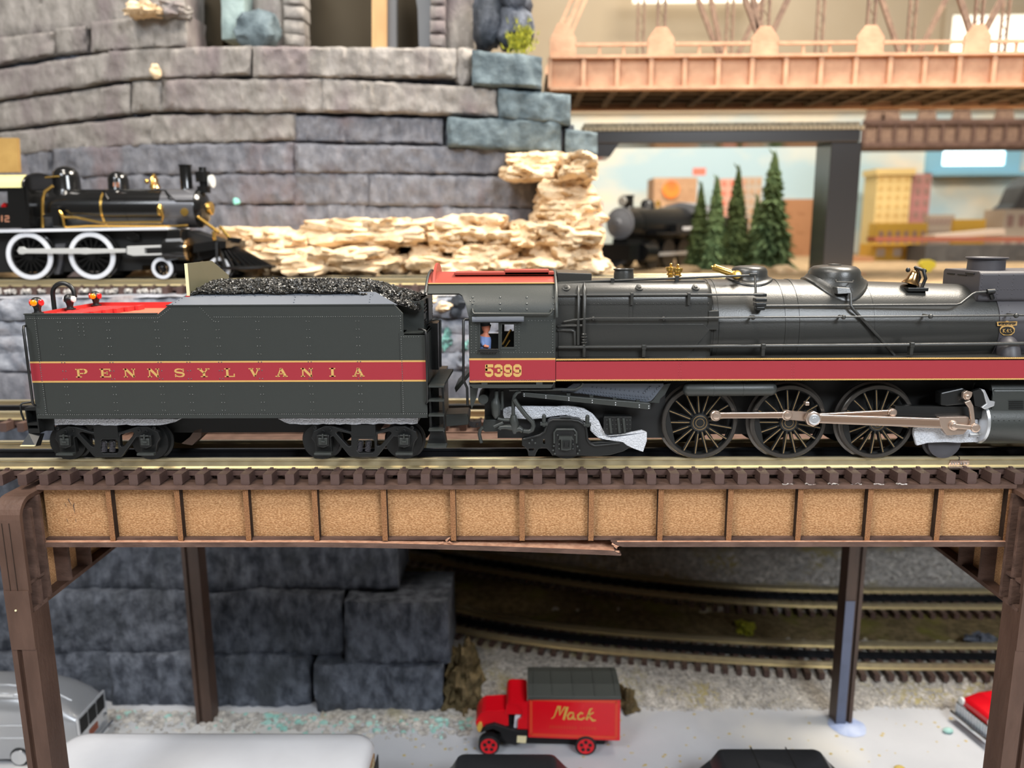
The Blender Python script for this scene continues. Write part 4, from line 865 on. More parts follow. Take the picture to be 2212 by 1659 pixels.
tag(b.build('beam_bolts', 'silver_steel', eb, recalc=False), kind='stuff')
b = MB()
for x0, y0 in ((238, 300), (660, 342), (1088, 385), (1515, 428)): q = Q(*Bz(x0, y0), -.09); b.box(q.x - .009, q.x + .009, -.09, -.07, q.z - .012, q.z + .012)
b.build('beam_hanger', 'enamel_black', eb)
iron('train_pipe', [Q(1100, 842, -.1), Q(1240, 841, -.1), Q(*Bz(380, 178), -.1), Q(*Bz(460, 130), -.1), Q(*Bz(500, 60), -.1)], lc, .007, 'enamel_black')
# ---- driving wheels
RT = .188
def driver(px, py, ang):
    c = Q(px, py, -.03); c.z = RT; x = c.x
    w_ = MB().lathe((x, -.034, RT), (0, 1, 0), [(.006, RT - .022), (0, RT - .020), (0, RT - .004), (.004, RT), (.040, RT), (.043, RT + .012), (.052, RT + .012), (.054, RT - .02), (.05, RT - .026)], 72, caps=False).build('driving_wheel', 'tyre_steel', lc, smooth=35)
    b = MB(); b.lathe((x, -.026, RT), (0, 1, 0), [(.0, RT - .024), (0, RT - .020), (.02, RT - .018), (.02, RT - .03)], 60, caps=False); b.build('rim', 'frame_black', w_, smooth=35)
    b = MB(); b.lathe((x, -.044, RT), (0, 1, 0), [(0, .018), (0, .030), (.003, .036), (.004, .045), (.03, .052)], 32); b.build('hub', 'frame_black', w_, smooth=35)
    for r in (.020, .034): b = MB(); b.lathe((x, -.0452, RT), (0, 1, 0), [(0, r), (0, r + .0016), (.003, r + .0016), (.003, r)], 32, caps=False); b.build('hub_ring', 'spoke_brass', w_, smooth=35)
    N_ = 17
    for k in range(N_):
        a = 2 * pi * (k + .5) / N_; dx, dz = cos(a), sin(a)
        pa = Vector((x + dx * .045, -.027, RT + dz * .045)); pb = Vector((x + dx * (RT - .022), -.024, RT + dz * (RT - .022)))
        b = MB(); b.obox(pa, pb, .011, .016, (0, 1, 0)); b.obox(pa + Vector((0, .006, 0)), pa.lerp(pb, .5) + Vector((0, .006, 0)), .016, .012, (0, 1, 0)); sp = b.build('spoke', 'frame_black', w_)
        if True:
            q0 = pa.lerp(pb, .06 if k % 3 else .12) + Vector((0, -.0088, 0)); q1 = pa.lerp(pb, .96) + Vector((0, -.0088, 0)); b = MB(); b.obox(q0, q1, .0027, .002, (0, 1, 0)); b.build('spoke_edge', 'spoke_brass', w_)
    # counterweight opposite the crank pin
    pts = [(x + (RT - .021) * cos(ang + RD(t)), RT + (RT - .021) * sin(ang + RD(t))) for t in range(-34, 35, 4)]
    b = MB(); b.prism([(px_, -.0345, pz) for px_, pz in pts], (0, .02, 0)); b.build('counterweight', 'frame_black', w_)
    # crank boss
    far = MB().lathe((x, .379, RT), (0, -1, 0), [(0, RT - .022), (0, RT), (.04, RT), (.043, RT + .012), (.052, RT + .012), (.054, 0.01)], 48); far.build('far_wheel', 'frame_black', w_, smooth=35)
    b = MB(); b.cyl((x, -.03, RT), (x, .37, RT), .022, 14); b.build('axle', 'frame_black', w_)
    return Vector((x, 0, RT))
D1 = driver(1511, 905, RD(193)); D2 = driver(1703, 904, RD(193)); D3 = driver(1894, 903, RD(193))
YR = -.07
def pin_at(px, py, Y): return Q(px, py, Y)
p1, p2, p3 = Q(1546, 898, YR), Q(1751, 901, YR), Q(1927, 891.5, YR)
zp = (p1.z + p2.z) / 2
for pz in (p1, p2, p3): b = MB(); b.cyl((pz.x, -.03, pz.z), (pz.x, YR + .01, pz.z), .02, 14); b.build('crank_pin', 'frame_black', lc)
kn = Q(1700, 897, YR)
def rod(name, a, c, h0, h1, Y, t=.018, groove=True):
    a = Vector((a.x, Y, a.z)); c = Vector((c.x, Y, c.z)); d = (c - a).normalized(); n_ = Vector((-d.z, 0, d.x))
    o = MB().prism([a + n_ * h0, c + n_ * h1, c - n_ * h1, a - n_ * h0], (0, t, 0)).build(name, 'rod_steel', lc, bevel=.0025)
    if groove:
        b = MB(); a2 = a.lerp(c, .06); c2 = a.lerp(c, .94); e = Vector((0, -.0008, 0)); b.prism([a2 + n_ * h0 * .55 + e, c2 + n_ * h1 * .55 + e, c2 - n_ * h1 * .55 + e, a2 - n_ * h0 * .55 + e], (0, .001, 0)); b.build('rod_flute', 'rod_steel_dark', o)
    return o
mat('rod_steel_dark', (178, 150, 130), .4, metal=1)
rod('side_rod', p1, kn, .014, .015, YR); rod('side_rod', kn, p2, .022, .024, YR, groove=False); rod('side_rod', p2, p3, .014, .014, YR)
for pz, R_, Y_ in ((p1, .026, YR - .006), (kn, .026, YR - .004), (p3, .022, YR - .006)):
    b = MB(); b.lathe((pz.x, Y_ + .022, pz.z), (0, -1, 0), [(0, R_), (.022, R_), (.025, R_ - .004), (.025, .016), (.030, .016), (.031, .012)], 28); b.build('rod_end', 'rod_steel', lc, smooth=35)
pm = Vector((p2.x, -.10, p2.z)); cr = Q(2052, 915, -.10)
rod('main_rod', pm, cr, .021, .0245, -.104)
b = MB(); b.lathe((pm.x, -.085, pm.z), (0, -1, 0), [(0, .038), (.024, .038), (.026, .034), (.026, .024), (.036, .024), (.038, .020), (.036, .012), (.042, .010), (.044, .006)], 8); b.build('main_rod_end', 'rod_steel', lc, smooth=25)
b = MB(); b.lathe((pm.x, -.112, pm.z), (0, -1, 0), [(0, .026), (.012, .026), (.014, .022), (.014, .014), (.02, .012)], 28); b.build('main_pin_cap', 'silver_steel', lc, smooth=35)
b = MB(); q = Q(1742, 871, -.09); b.cbox((q.x, -.09, q.z), .02, .03, .018); b.build('oil_cup', 'rod_steel', lc, bevel=.003)
# ---- guides, crosshead, valve gear, cylinder
Z1 = lambda x, y: (1780 + x / 3.19, 540 + y / 3.19)
plate('guide_bar', 'frame_black', lc, [Z1(*p) for p in ((490, 1075), (1060, 1080), (1090, 1090), (1090, 1160), (800, 1160), (490, 1150))], -.075, .03)
plate('valve_link', 'frame_black', lc, [Z1(*p) for p in ((805, 985), (850, 975), (960, 950), (1000, 990), (1000, 1060), (860, 1075), (805, 1070))], -.09, .06, bevel=.006)
chd = plate('crosshead', 'rod_steel', lc, [Z1(*p) for p in ((795, 1155), (955, 1150), (995, 1150), (1005, 1175), (1000, 1225), (960, 1270), (850, 1278), (815, 1230), (800, 1200))], -.105, .03, bevel=.003)
b = MB(); b.lathe(Q(*Z1(890, 1208), -.105), (0, -1, 0), [(0, .024), (.008, .024), (.010, .018), (.016, .016), (.018, .012)], 20); b.build('wrist_pin', 'rod_steel', chd, smooth=35)
b = MB(); b.obox(Q(*Z1(900, 1212), -.118), Q(*Z1(1030, 1225), -.118), .012, .022); b.build('union_link', 'rod_steel', lc, bevel=.003)
b = MB(); b.prism([Q(*Z1(*p), -.122) for p in ((970, 1050), (1010, 1035), (1030, 1075), (1045, 1200), (1030, 1230), (1005, 1215), (1015, 1170), (1000, 1090))], (0, .012, 0)); b.build('combination_lever', 'rod_steel', lc, bevel=.002)
b = MB(); b.prism([Q(*Z1(*p), -.125) for p in ((960, 985), (985, 970), (1025, 980), (1020, 1005), (1000, 1035), (975, 1035), (958, 1015))], (0, .018, 0)); b.build('lever_pivot', 'rod_steel', lc, bevel=.002); b = MB(); b.lathe(Q(*Z1(1038, 1225), -.118), (0, -1, 0), [(0, .022), (.012, .022), (.014, .015)], 16); b.lathe(Q(*Z1(985, 1010), -.125), (0, -1, 0), [(0, .012), (.008, .012), (.010, .006)], 12); b.build('lever_pivot', 'rod_steel', lc, bevel=.002)
xcy = Q(*Z1(1155, 1150), -.13).x
cz_ = Q(*Z1(1155, 1205), -.1).z
b = MB(); b.lathe((xcy, -.02, cz_), (1, 0, 0), [(0, .112), (.42, .112)], 40); cyl_ = b.build('cylinder', 'enamel_black', lc, smooth=40)
b = MB(); b.lathe((xcy + .01, -.02, Q(*Z1(1150, 1020), -.1).z), (1, 0, 0), [(0, .085), (.40, .085)], 36); b.build('steam_chest', 'enamel_black', lc, smooth=40)
b = MB(); b.box(xcy + .01, xcy + .41, -.105, .15, cz_, Q(*Z1(1150, 960), -.1).z); b.build('cylinder_saddle', 'enamel_black', lc, bevel=.01)
b = MB(); b.lathe((xcy - .014, -.02, cz_), (1, 0, 0), [(-.006, .02), (0, .085), (.004, .106), (.014, .112), (.016, .0)], 40); b.build('cylinder_head', 'silver_steel', lc, smooth=35)
plate('chest_cover', 'silver_steel', lc, [Z1(*p) for p in ((1080, 955), (1110, 965), (1145, 1040), (1180, 1045), (1175, 1075), (1110, 1100), (1085, 1085), (1120, 1060), (1100, 985))], -.112, .02, bevel=.003)
plate('chest_plate', 'frame_black', lc, [Z1(*p) for p in ((1025, 975), (1080, 955), (1110, 985), (1125, 1060), (1090, 1085), (1040, 1075))], -.105, .02)
b = MB()
for k in range(5): q = Q(*Z1(1275, 1042 + k * 13), -.108); b.obox((q.x, -.108, q.z), (q.x + .07, -.108, q.z), .004, .0035)
b.build('cylinder_louvre', 'frame_black', lc)
b = MB()
for k in range(16): b.rivet((xcy + .012 + k * .025, -.131, cz_ + .03), NY, .0028)
for k in range(9): a = RD(-40 + k * 16); b.rivet((xcy + .02, -.02 - .112 * cos(a), cz_ + .112 * sin(a)), (0, -cos(a), sin(a)), .0028)
tag(b.build('cylinder_rivets', 'enamel_black', cyl_, recalc=False), kind='stuff')
b = MB(); b.cyl(Q(*Z1(1000, 1275), -.06), (xcy, -.06, Q(*Z1(1060, 1275), -.06).z), .010, 10); b.build('piston_rod', 'silver_steel', lc)
# pilot wheels
for xx in (Q(2033, 960, 0).x, Q(2033, 960, 0).x + .55):
    b = MB(); b.lathe((xx, -.03, .082), (0, 1, 0), [(.004, .05), (0, .06), (0, .082), (.036, .082), (.04, .093), (.048, .093), (.05, .02)], 40); w_ = b.build('pilot_wheel', 'smokebox_grey', lc, smooth=35)
    b = MB(); b.lathe((xx, .375, .082), (0, -1, 0), [(0, .06), (0, .082), (.036, .082), (.04, .093), (.048, .093), (.05, .02)], 40); b.build('far_wheel', 'frame_black', w_, smooth=35)
b = MB(); b.box(XE - .1, XE + .12, -.1, .445, .20, .34); b.build('pilot_beam', 'enamel_black', lc)
b = MB(); b.prism([(XE + .02, -.1, .2), (XE + .12, -.1, .2), (XE + .26, -.1, .03), (XE + .24, -.1, .02), (XE + .02, -.1, .1)], (0, .545, 0)); b.build('pilot', 'enamel_black', lc)
# ---- trailing truck
tk = plate('trailing_truck', 'frame_black', lc, [A(*p) for p in ((1085, 935), (1110, 912), (1400, 845), (1490, 790), (1530, 660), (1560, 585), (1620, 548), (1780, 535), (1795, 520), (1985, 520), (2000, 535), (2080, 540))] + [Bz(*p) for p in ((440, 720), (500, 770), (560, 840), (585, 980), (600, 1110), (660, 1160), (1180, 1130), (1250, 1150), (1380, 1240), (1250, 1320), (1000, 1390), (760, 1410), (480, 1400))] + [A(*p) for p in ((1640, 1225), (1600, 1160), (1540, 1100), (1450, 1080), (1385, 1110), (1345, 1180), (1325, 1240), (1205, 1235), (1190, 1150), (1150, 1075), (1085, 1045))], -.095, .035, holes=[[A(*p) for p in ((1475, 930), (1500, 930), (1512, 960), (1508, 1020), (1485, 1020), (1472, 990))], [A(*p) for p in ((1215, 1100), (1310, 1100), (1320, 1125), (1300, 1150), (1230, 1150), (1205, 1125))]], bevel=.005)
b = MB(); b.tube([Q(*A(*p), -.099) for p in ((1110, 925), (1410, 850), (1500, 790), (1545, 650), (1590, 595), (1650, 572), (2000, 572), (2120, 590), (2200, 640))] + [Q(*Bz(*p), -.099) for p in ((560, 870), (575, 1000), (585, 1100), (640, 1180), (720, 1215), (1180, 1170))], .006, 8); b.build('truck_rim', 'frame_black', tk, smooth=60)
jx = MB().prism([Q(*A(*p), -.11) for p in ((1700, 760), (2070, 760), (2080, 800), (2080, 1210), (1690, 1210), (1690, 800))], (0, .02, 0)).build('pedestal', 'matte_black', tk)
b = MB(); b.tube([Q(*A(*p), -.112) for p in ((1680, 1000), (1680, 800), (1720, 745), (2040, 745), (2085, 800), (2085, 1000))], .006, 8); b.build('pedestal_rim', 'enamel_black', tk, smooth=60)
b = MB(); b.prism([Q(*A(*p), -.13) for p in ((1765, 880), (2015, 880), (2030, 930), (2000, 940), (1995, 1120), (1905, 1140), (1805, 1125), (1800, 940), (1760, 930))], (0, .03, 0)); jb_ = b.build('journal_box', 'enamel_black', tk, bevel=.003)
b = MB(); b.prism([Q(*A(*p), -.136) for p in ((1830, 955), (1970, 955), (1965, 1090), (1835, 1090))], (0, .008, 0), [[Q(*A(*p), -.136) for p in ((1850, 985), (1868, 985), (1868, 1060), (1850, 1060))], [Q(*A(*p), -.136) for p in ((1930, 985), (1950, 985), (1950, 1060), (1930, 1060))]]); b.build('journal_lid', 'frame_black', jb_)
b = MB()
for x, y in ((1740, 850), (2060, 850), (1770, 930), (2020, 930), (1768, 1015), (2020, 1015), (1768, 1098), (2020, 1098), (1272, 940), (1220, 995), (1328, 995), (1670, 1050), (2105, 1060), (1660, 1130), (2140, 1130), (1690, 1190), (2110, 1190)): b.rivet(Q(*A(x, y), -.112), NY, .006, .9)
tag(b.build('truck_bolts', 'enamel_black', tk, recalc=False), kind='stuff')
for fx in (A(1490, 560), Bz(585, 740)):
    q = Q(*fx, -.1); b = MB(); b.cyl((q.x, -.1, q.z - .035), (q.x, -.1, q.z + .016), .0105, 12); b.sphere((q.x, -.1, q.z + .016), .0105, 10); b.box(q.x - .018, q.x + .018, -.115, -.085, q.z - .028, q.z - .016); b.build('spring_hanger', 'enamel_black', tk, smooth=45)
for yy, d in ((0, 1), (.345, -1)):
    c = Q(*A(1900, 1100), 0); b = MB(); b.lathe((c.x, yy - d * .028, .10), (0, d, 0), [(0, .075), (0, .10), (.034, .10), (.037, .112), (.045, .112), (.047, .02)], 40); b.build('trailing_wheel', 'frame_black', tk, smooth=35)
sbx = plate('spring_box', 'frame_black', lc, [Bz(*p) for p in ((890, 680), (1405, 680), (1400, 970), (1230, 1010), (1000, 1020), (930, 1000), (890, 930))], -.08, .05, bevel=.004)
b = MB()
for x in (1010, 1165, 1262): b.obox(Q(*Bz(x - 15, 710), -.085), Q(*Bz(x + 15, 985), -.085), .012, .012)
b.build('spring_leaf', 'enamel_black', sbx, bevel=.002)
b = MB()
for x in (945, 1048, 1112, 1210, 1310, 1370):
    for y in (745, 825, 905): b.rivet(Q(*Bz(x, y), -.0805), NY, .0035)
tag(b.build('box_rivets', 'enamel_black', sbx, recalc=False), kind='stuff')
b = MB(); b.box(Q(*A(1000, 900), .0).x - .1, Q(*Bz(2000, 900), .0).x, .0, .06, .1, .36); b.build('truck_backing', 'matte_black', lc)
# ---- pipes and fittings under the cab
b = MB(); b.lathe(Q(*A(375, 190), -.06), (0, -1, 0), [(-.16, .026), (0, .026), (.004, .024), (.005, .012)], 24); b.build('steam_trap', 'enamel_black', lc, smooth=40)
b = MB(); b.tube([Q(*A(*p), -.08) for p in ((615, 40), (615, 160), (600, 240), (605, 300), (608, 470), (612, 540))], [.011, .011, .021, .024, .02, .010], 14); b.build('injector', 'enamel_black', lc, smooth=50)
b = MB(); b.tube([Q(*A(*p), -.06) for p in ((720, 40), (720, 250), (715, 340), (690, 370))], [.008, .008, .012, .012], 10); b.build('injector_rod', 'enamel_black', lc, smooth=50)
iron('brake_pipe', [Q(*A(*p), -.10) for p in ((1060, 40), (990, 70), (945, 130), (925, 220), (925, 420), (935, 560))], lc, .009, 'enamel_black')
iron('brake_pipe', [Q(*A(*p), -.11) for p in ((940, 190), (1000, 290), (1150, 480), (1280, 610), (1300, 680), (1270, 760), (1210, 785), (1110, 775))], lc, .0115, 'enamel_black')
iron('brake_pipe', [Q(*A(*p), -.09) for p in ((640, 545), (720, 570), (860, 580), (940, 560))], lc, .009, 'enamel_black')
b = MB(); b.tube([Q(*A(*p), -.1) for p in ((930, 480), (930, 560), (950, 640), (945, 740), (950, 820))], [.014, .02, .022, .018, .01], 12); b.tube([Q(*A(*p), -.1) for p in ((670, 740), (690, 705), (780, 700), (870, 705), (930, 720))], [.012, .012, .012, .016, .016], 10); b.tube([Q(*A(570, 695), -.1), Q(*A(740, 620), -.1)], .009, 8); b.tube([Q(*A(*p), -.1) for p in ((950, 760), (1040, 730), (1100, 775))], [.014, .016, .012], 10); b.build('injector_valve', 'enamel_black', lc, smooth=50)
b = MB(); b.prism([Q(*A(*p), .02) for p in ((385, 570), (560, 565), (900, 600), (900, 745), (700, 785), (390, 790), (350, 740))], (0, .2, 0)); b.build('drawbar_casting', 'enamel_black', lc, bevel=.006)
iron('chain_hook', [Q(*A(*p), -.02) for p in ((370, 700), (315, 760), (300, 830), (320, 920), (340, 990))], lc, .009, 'enamel_black')
b = MB(); b.prism([Q(1015, 838, -.06), Q(1033, 838, -.06), Q(1029, 860, -.06), Q(1019, 884, -.06), Q(1016, 870, -.06)], (0, .03, 0)); b.build('cab_step_strap', 'enamel_black', lc)
# ---- packing foam caught in the running gear
def foam3(pts, label, t=.02):
    b = MB(); fr = [Q(x, y, Y) for x, y, Y in pts]; b.prism(fr, (0, t, .0)); o = b.build('packing_foam', 'foam', bevel=.004); return tag(o, label, 'packing foam', 'left-over packing foam')
top = [A(*p) + (-.05,) for p in ((740, 375), (790, 345), (1130, 325))] + [Bz(*p) + (-.055,) for p in ((0, 500), (200, 482), (330, 490), (520, 530), (690, 640), (800, 770), (860, 900), (930, 1015))] + [Bz(*p) + (-.097,) for p in ((1000, 1042), (1210, 1020), (1400, 975), (1590, 935), (1680, 970), (1678, 1130), (1610, 1330), (1450, 1275), (1310, 1210), (1240, 1150), (960, 1110))]
bot = [Bz(*p) + (-.055,) for p in ((850, 1115), (770, 1060), (700, 1000), (640, 940), (640, 830), (540, 760), (470, 745), (360, 690), (180, 650), (0, 670))] + [A(*p) + (-.05,) for p in ((1440, 545), (1250, 560), (1060, 550), (900, 545), (760, 540), (738, 480))]
foam3(top + bot, 'crumpled white packing foam strip around the trailing truck')
foam3([Z1(*p) + (-.06,) for p in ((650, 1148), (755, 1146), (760, 1158), (1060, 1165), (1075, 1290), (1060, 1325), (930, 1330), (840, 1325), (720, 1330), (640, 1350), (618, 1275), (622, 1232), (650, 1222))], 'white packing foam wad behind the crosshead')
# ================================================================== layout behind the bridge
mat('stone_upper', (132, 127, 122), .85, rgb2=(160, 154, 149), vs=12, bump=.8, bs=26, rgb3=(128, 118, 118), vs3=2.2, stretch=(1, 1, .55), spec=.15, detail=10)
mat('stone_low', (104, 105, 112), .8, rgb2=(132, 132, 138), vs=12, bump=.8, bs=26, rgb3=(126, 112, 114), vs3=2.0, stretch=(1, 1, .6), spec=.2, detail=8)
mat('stone_teal', (76, 88, 94), .75, rgb2=(112, 126, 132), vs=9, bump=.8, bs=18, spec=.25, detail=7)
mat('stone_ledge', (116, 120, 130), .75, rgb2=(176, 178, 186), vs=9, bump=1.0, bs=16, rgb3=(150, 140, 140), vs3=4, spec=.3, detail=8)
mat('stone_dark', (62, 66, 75), .8, rgb2=(108, 113, 124), vs=13, bump=1.0, bs=26, rgb3=(66, 70, 76), vs3=2.5, spec=.2, detail=8, stretch=(1, 1, .6))
mat('cream_rock', (236, 212, 178), .85, rgb2=(212, 182, 144), vs=8, bump=1.0, bs=18, spec=.15, detail=6)
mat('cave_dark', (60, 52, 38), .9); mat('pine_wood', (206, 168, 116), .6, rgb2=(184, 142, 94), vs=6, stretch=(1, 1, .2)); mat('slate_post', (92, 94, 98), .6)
mat('earth', (176, 150, 116), .9, rgb2=(150, 128, 98), vs=6, bump=.5, bs=25, spec=.1)
mat('ballast_pale', (206, 202, 196), .9, rgb2=(150, 146, 144), vs=30, bump=.8, bs=45, spec=.1)
mat('moss', (168, 164, 40), .9, rgb2=(120, 126, 34), vs=30)
def yw(px):
    t = [(-200, 4.5), (0, 4.1), (300, 3.62), (600, 3.4), (1000, 3.4), (1250, 3.5), (1400, 3.7)]
    for (a, ya), (c, yc) in zip(t, t[1:]):
        if px <= c: return ya + (yc - ya) * (px - a) / (c - a)
    return 3.7
def slab(name, parent, m, x0, x1, top, bot, proud=.06, seed=0, amp=.03, thick=.45, yf=yw, nz=12, rnd=.022, step=8.0, sx=3.0, sz=1.6):
    """one rough stone course piece: outline in pixels on the curved wall, real thickness behind"""
    nx = max(4, int((x1 - x0) / step)); G_ = []; so = seed * 7.31
    for j in range(-1, nz + 2):
        row = []
        for i in range(-1, nx + 2):
            u = min(1, max(0, i / nx)); v = min(1, max(0, j / nz)); px = x0 + (x1 - x0) * u
            py = (top[0] + (top[1] - top[0]) * u) * (1 - v) + (bot[0] + (bot[1] - bot[0]) * u) * v
            py += 3.0 * noise.noise(Vector((px * .02, v * 2 + so, 3))) + 2.0 * noise.noise(Vector((px * .07, v * 3 + so, 13))) ; pxx = px + 3.0 * noise.noise(Vector((py * .03, u * 2 + so, 9)))
            Yb = yf(px) - proud
            if i in (-1, nx + 1) or j in (-1, nz + 1): row.append(Q(pxx, py, Yb + .03) + Vector((0, thick, 0))); continue
            q = Q(pxx, py, Yb)
            d = amp * (.8 * noise.noise(Vector((q.x * sx * .6, so, q.z * sz))) + .8 * noise.noise(Vector((q.x * 12, so + 5, q.z * 4.5))) + .7 * noise.noise(Vector((q.x * 30, so, q.z * 12))))
            e = max(0, 1 - min(u * nx, (1 - u) * nx) / 1.0) + max(0, 1 - min(v * nz, (1 - v) * nz) / 1.0)
            row.append(Q(pxx, py, Yb + d + rnd * min(e, 1.2)))
        G_.append(row)
    b = MB(); b.loft(G_, closed=False, caps=False); return b.build(name, m, parent, smooth=45, recalc=True)
wl = thing('stone_wall', (-1.2, 3.6, .6), 'tall grey layered stone wall rising behind the small locomotive at left', 'rock wall')
k = 0
SL = [  # x0, x1, top(l,r), bottom(l,r), material, proud
    (-180, 398, (-60, -60), (100, 40), 'stone_upper', .0), (-180, 116, (100, 68), (175, 116), 'stone_upper', .06), (119, 186, (60, 56), (120, 112), 'stone_upper', .02), (197, 402, (46, 28), (112, 102), 'stone_upper', .07),
    (-180, 240, (180, 112), (245, 176), 'stone_upper', .08), (236, 540, (110, 98), (176, 160), 'stone_upper', .10), (546, 985, (100, 104), (166, 168), 'stone_upper', .10),
    (-180, 281, (250, 180), (300, 246), 'stone_upper', .05), (284, 352, (176, 172), (244, 240), 'stone_upper', .07), (350, 700, (172, 170), (240, 242), 'stone_upper', .09), (697, 1074, (170, 190), (241, 250), 'stone_upper', .11),
    (-180, 330, (306, 250), (352, 312), 'stone_upper', .04), (327, 640, (249, 244), (312, 303), 'stone_upper', .05), (637, 956, (250, 256), (306, 312), 'stone_low', .04),
    (-180, 112, (345, 322), (400, 382), 'stone_low', .01), (114, 345, (320, 312), (386, 376), 'stone_low', .05), (342, 640, (312, 308), (378, 372), 'stone_low', .05), (636, 1098, (310, 318), (374, 378), 'stone_low', .07),
    (-180, 310, (396, 378), (450, 446), 'stone_low', .04), (306, 640, (380, 374), (444, 440), 'stone_low', .05), (638, 795, (374, 374), (443, 444), 'stone_low', .06), (792, 1165, (376, 384), (444, 450), 'stone_low', .07),
    (-180, 470, (450, 444), (620, 610), 'stone_low', .05), (466, 790, (444, 444), (610, 600), 'stone_low', .06), (787, 1160, (446, 452), (600, 600), 'stone_low', .06),
    (1020, 1171, (108, 122), (184, 190), 'stone_teal', .18), (1076, 1233, (192, 205), (256, 268), 'stone_teal', .16), (966, 1212, (254, 262), (318, 328), 'stone_teal', .16), (1222, 1292, (278, 286), (340, 336), 'stone_teal', .10), (1195, 1240, (270, 270), (330, 330), 'stone_dark', .02)]
for s in SL:
    slab('stone_slab', wl, s[4], s[0], s[1], s[2], s[3], s[5], seed=k, amp=.035 if s[4] != 'stone_teal' else .03); k += 1
slab('backing', wl, 'stone_dark', -190, 1066, (120, 118), (620, 620), -.06, 77, thick=.3); slab('backing', wl, 'stone_dark', 1060, 1240, (200, 270), (620, 620), -.06, 78, thick=.3)
boulder_later = (983, 104, 1026, 188)
# ---- ruined arcade on top of the wall
rn = thing('stone_arcade', Q(780, 105, 3.8), 'dark arched openings with stone piers on top of the stone wall', 'ruin')
yr = lambda px: 3.95
def rbox(name, m, x0, x1, y0, y1, Y, t, par=rn, **k): return plate(name, m, par, [(x0, y0), (x1, y0), (x1, y1), (x0, y1)], Y, t, **k)
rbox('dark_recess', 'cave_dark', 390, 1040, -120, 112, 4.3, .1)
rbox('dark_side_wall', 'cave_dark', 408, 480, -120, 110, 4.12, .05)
slab('stone_pier', rn, 'stone_upper', 545, 614, (-120, -120), (104, 104), 0, 31, yf=lambda p: 3.98, thick=.3)
slab('stone_pier', rn, 'stone_upper', 958, 1024, (-120, -120), (118, 118), 0, 32, yf=lambda p: 3.98, thick=.3)
mat('teal_pale', (158, 176, 174), .8, rgb2=(132, 150, 150), vs=6, bump=.6, bs=12)
slab('mossy_block', rn, 'teal_pale', 478, 528, (-120, -120), (84, 82), 0, 33, yf=lambda p: 3.75, thick=.3)
b = MB()
def boulder(name, m, par, x0, y0, x1, y1, Y, seed, depth=.6, rough=.22, fx=4.0, n=18, sq=3.0):
    """rounded rough rock filling a pixel box at distance Y"""
    c = Q((x0 + x1) / 2, (y0 + y1) / 2, Y); sx = abs(Q(x1, y0, Y).x - Q(x0, y0, Y).x) / 2; sz = abs(Q(x0, y0, Y).z - Q(x0, y1, Y).z) / 2; sy = depth / 2
    b = MB(); mm = n // 2; rows = []
    for i in range(mm + 1):
        t = pi * i / mm; row = []
        for kk in range(n):
            a = 2 * pi * kk / n; v = Vector((sin(t) * cos(a), sin(t) * sin(a), cos(t)))
            L = (abs(v.x) ** sq + abs(v.y) ** sq + abs(v.z) ** sq) ** (-1 / sq); v = v * L
            w_ = Vector((v.x * sx, v.y * sy, v.z * sz)); nn = noise.noise(Vector((w_.x * fx + seed, w_.y * fx, w_.z * fx * 1.6))) + .5 * noise.noise(Vector((w_.x * fx * 2.7, w_.y * fx * 2.7 + seed, w_.z * fx * 4)))
            w_ = w_ * (1 + rough * nn); w_.z += sz * .12 * noise.noise(Vector((w_.x * 14 + seed, w_.y * 14, w_.z * 30))); w_.y -= .22 * sy * abs(noise.noise(Vector((w_.x * 9, seed, w_.z * 22)))) + .02 * noise.noise(Vector((w_.x * 40, seed, w_.z * 50))); row.append(c + w_)
        rows.append(row)
    b.loft(rows, caps=False); return b.build(name, m, par, smooth=50)
boulder('boulder', 'stone_teal', rn, 518, 28, 600, 104, 3.74, 5, .3, .25, 7, 26, 4.0); boulder('boulder', 'stone_upper', rn, 982, 104, 1028, 190, 3.5, 15, .3, .25, 7, 26, 3.0)
for kx, (xa, xb) in enumerate(((612, 657), (930, 962))):
    n = 7
    for j in range(n):
        ya = -110 + 214 * j / n; yb = -110 + 214 * (j + 1) / n - 2
        off = 14 * max(0, 1 - (yb + 110) / 120) * (1 if kx else -1) * 0
        slab('pier_stone', rn, 'stone_upper', xa + off, xb + off, (ya, ya + 2), (yb, yb + 2), 0, 40 + j + kx * 9, yf=lambda p: 3.86, thick=.2, nz=4, step=8, amp=.02)
rbox('timber_post', 'pine_wood', 803, 834, -120, 104, 3.8, .16, bevel=.004); rbox('slate_post', 'slate_post', 836, 855, -120, 104, 3.86, .12)
plate('arch_rib', 'slate_post', rn, [(905, 104), (928, 104), (932, 60), (930, 0), (915, -60), (890, -60), (902, 20)], 3.9, .12)
for j, (x0, y0, x1, y1, sd) in enumerate(((1024, -40, 1085, 110, 3), (1070, 10, 1148, 104, 8), (1080, -60, 1150, 40, 4))): boulder('dark_crag', 'stone_dark', rn, x0, y0, x1, y1, 3.75, sd, .5, .3)
b = MB(); r4 = random.Random(9)
for i in range(260):
    p = Q(r4.gauss(1126, 14), r4.gauss(92, 16), 3.45 + r4.uniform(-.05, .05)); d = Vector((r4.uniform(-.4, .4), r4.uniform(-.4, .4), r4.uniform(.2, 1))).normalized() * r4.uniform(.03, .08); s_ = Vector((.008, 0, 0))
    b.add([p - s_, p + s_, p + d], [(0, 1, 2)])
tag(b.build('moss_tuft', 'moss', rn, recalc=False), 'yellow-green tuft of moss', kind='stuff')
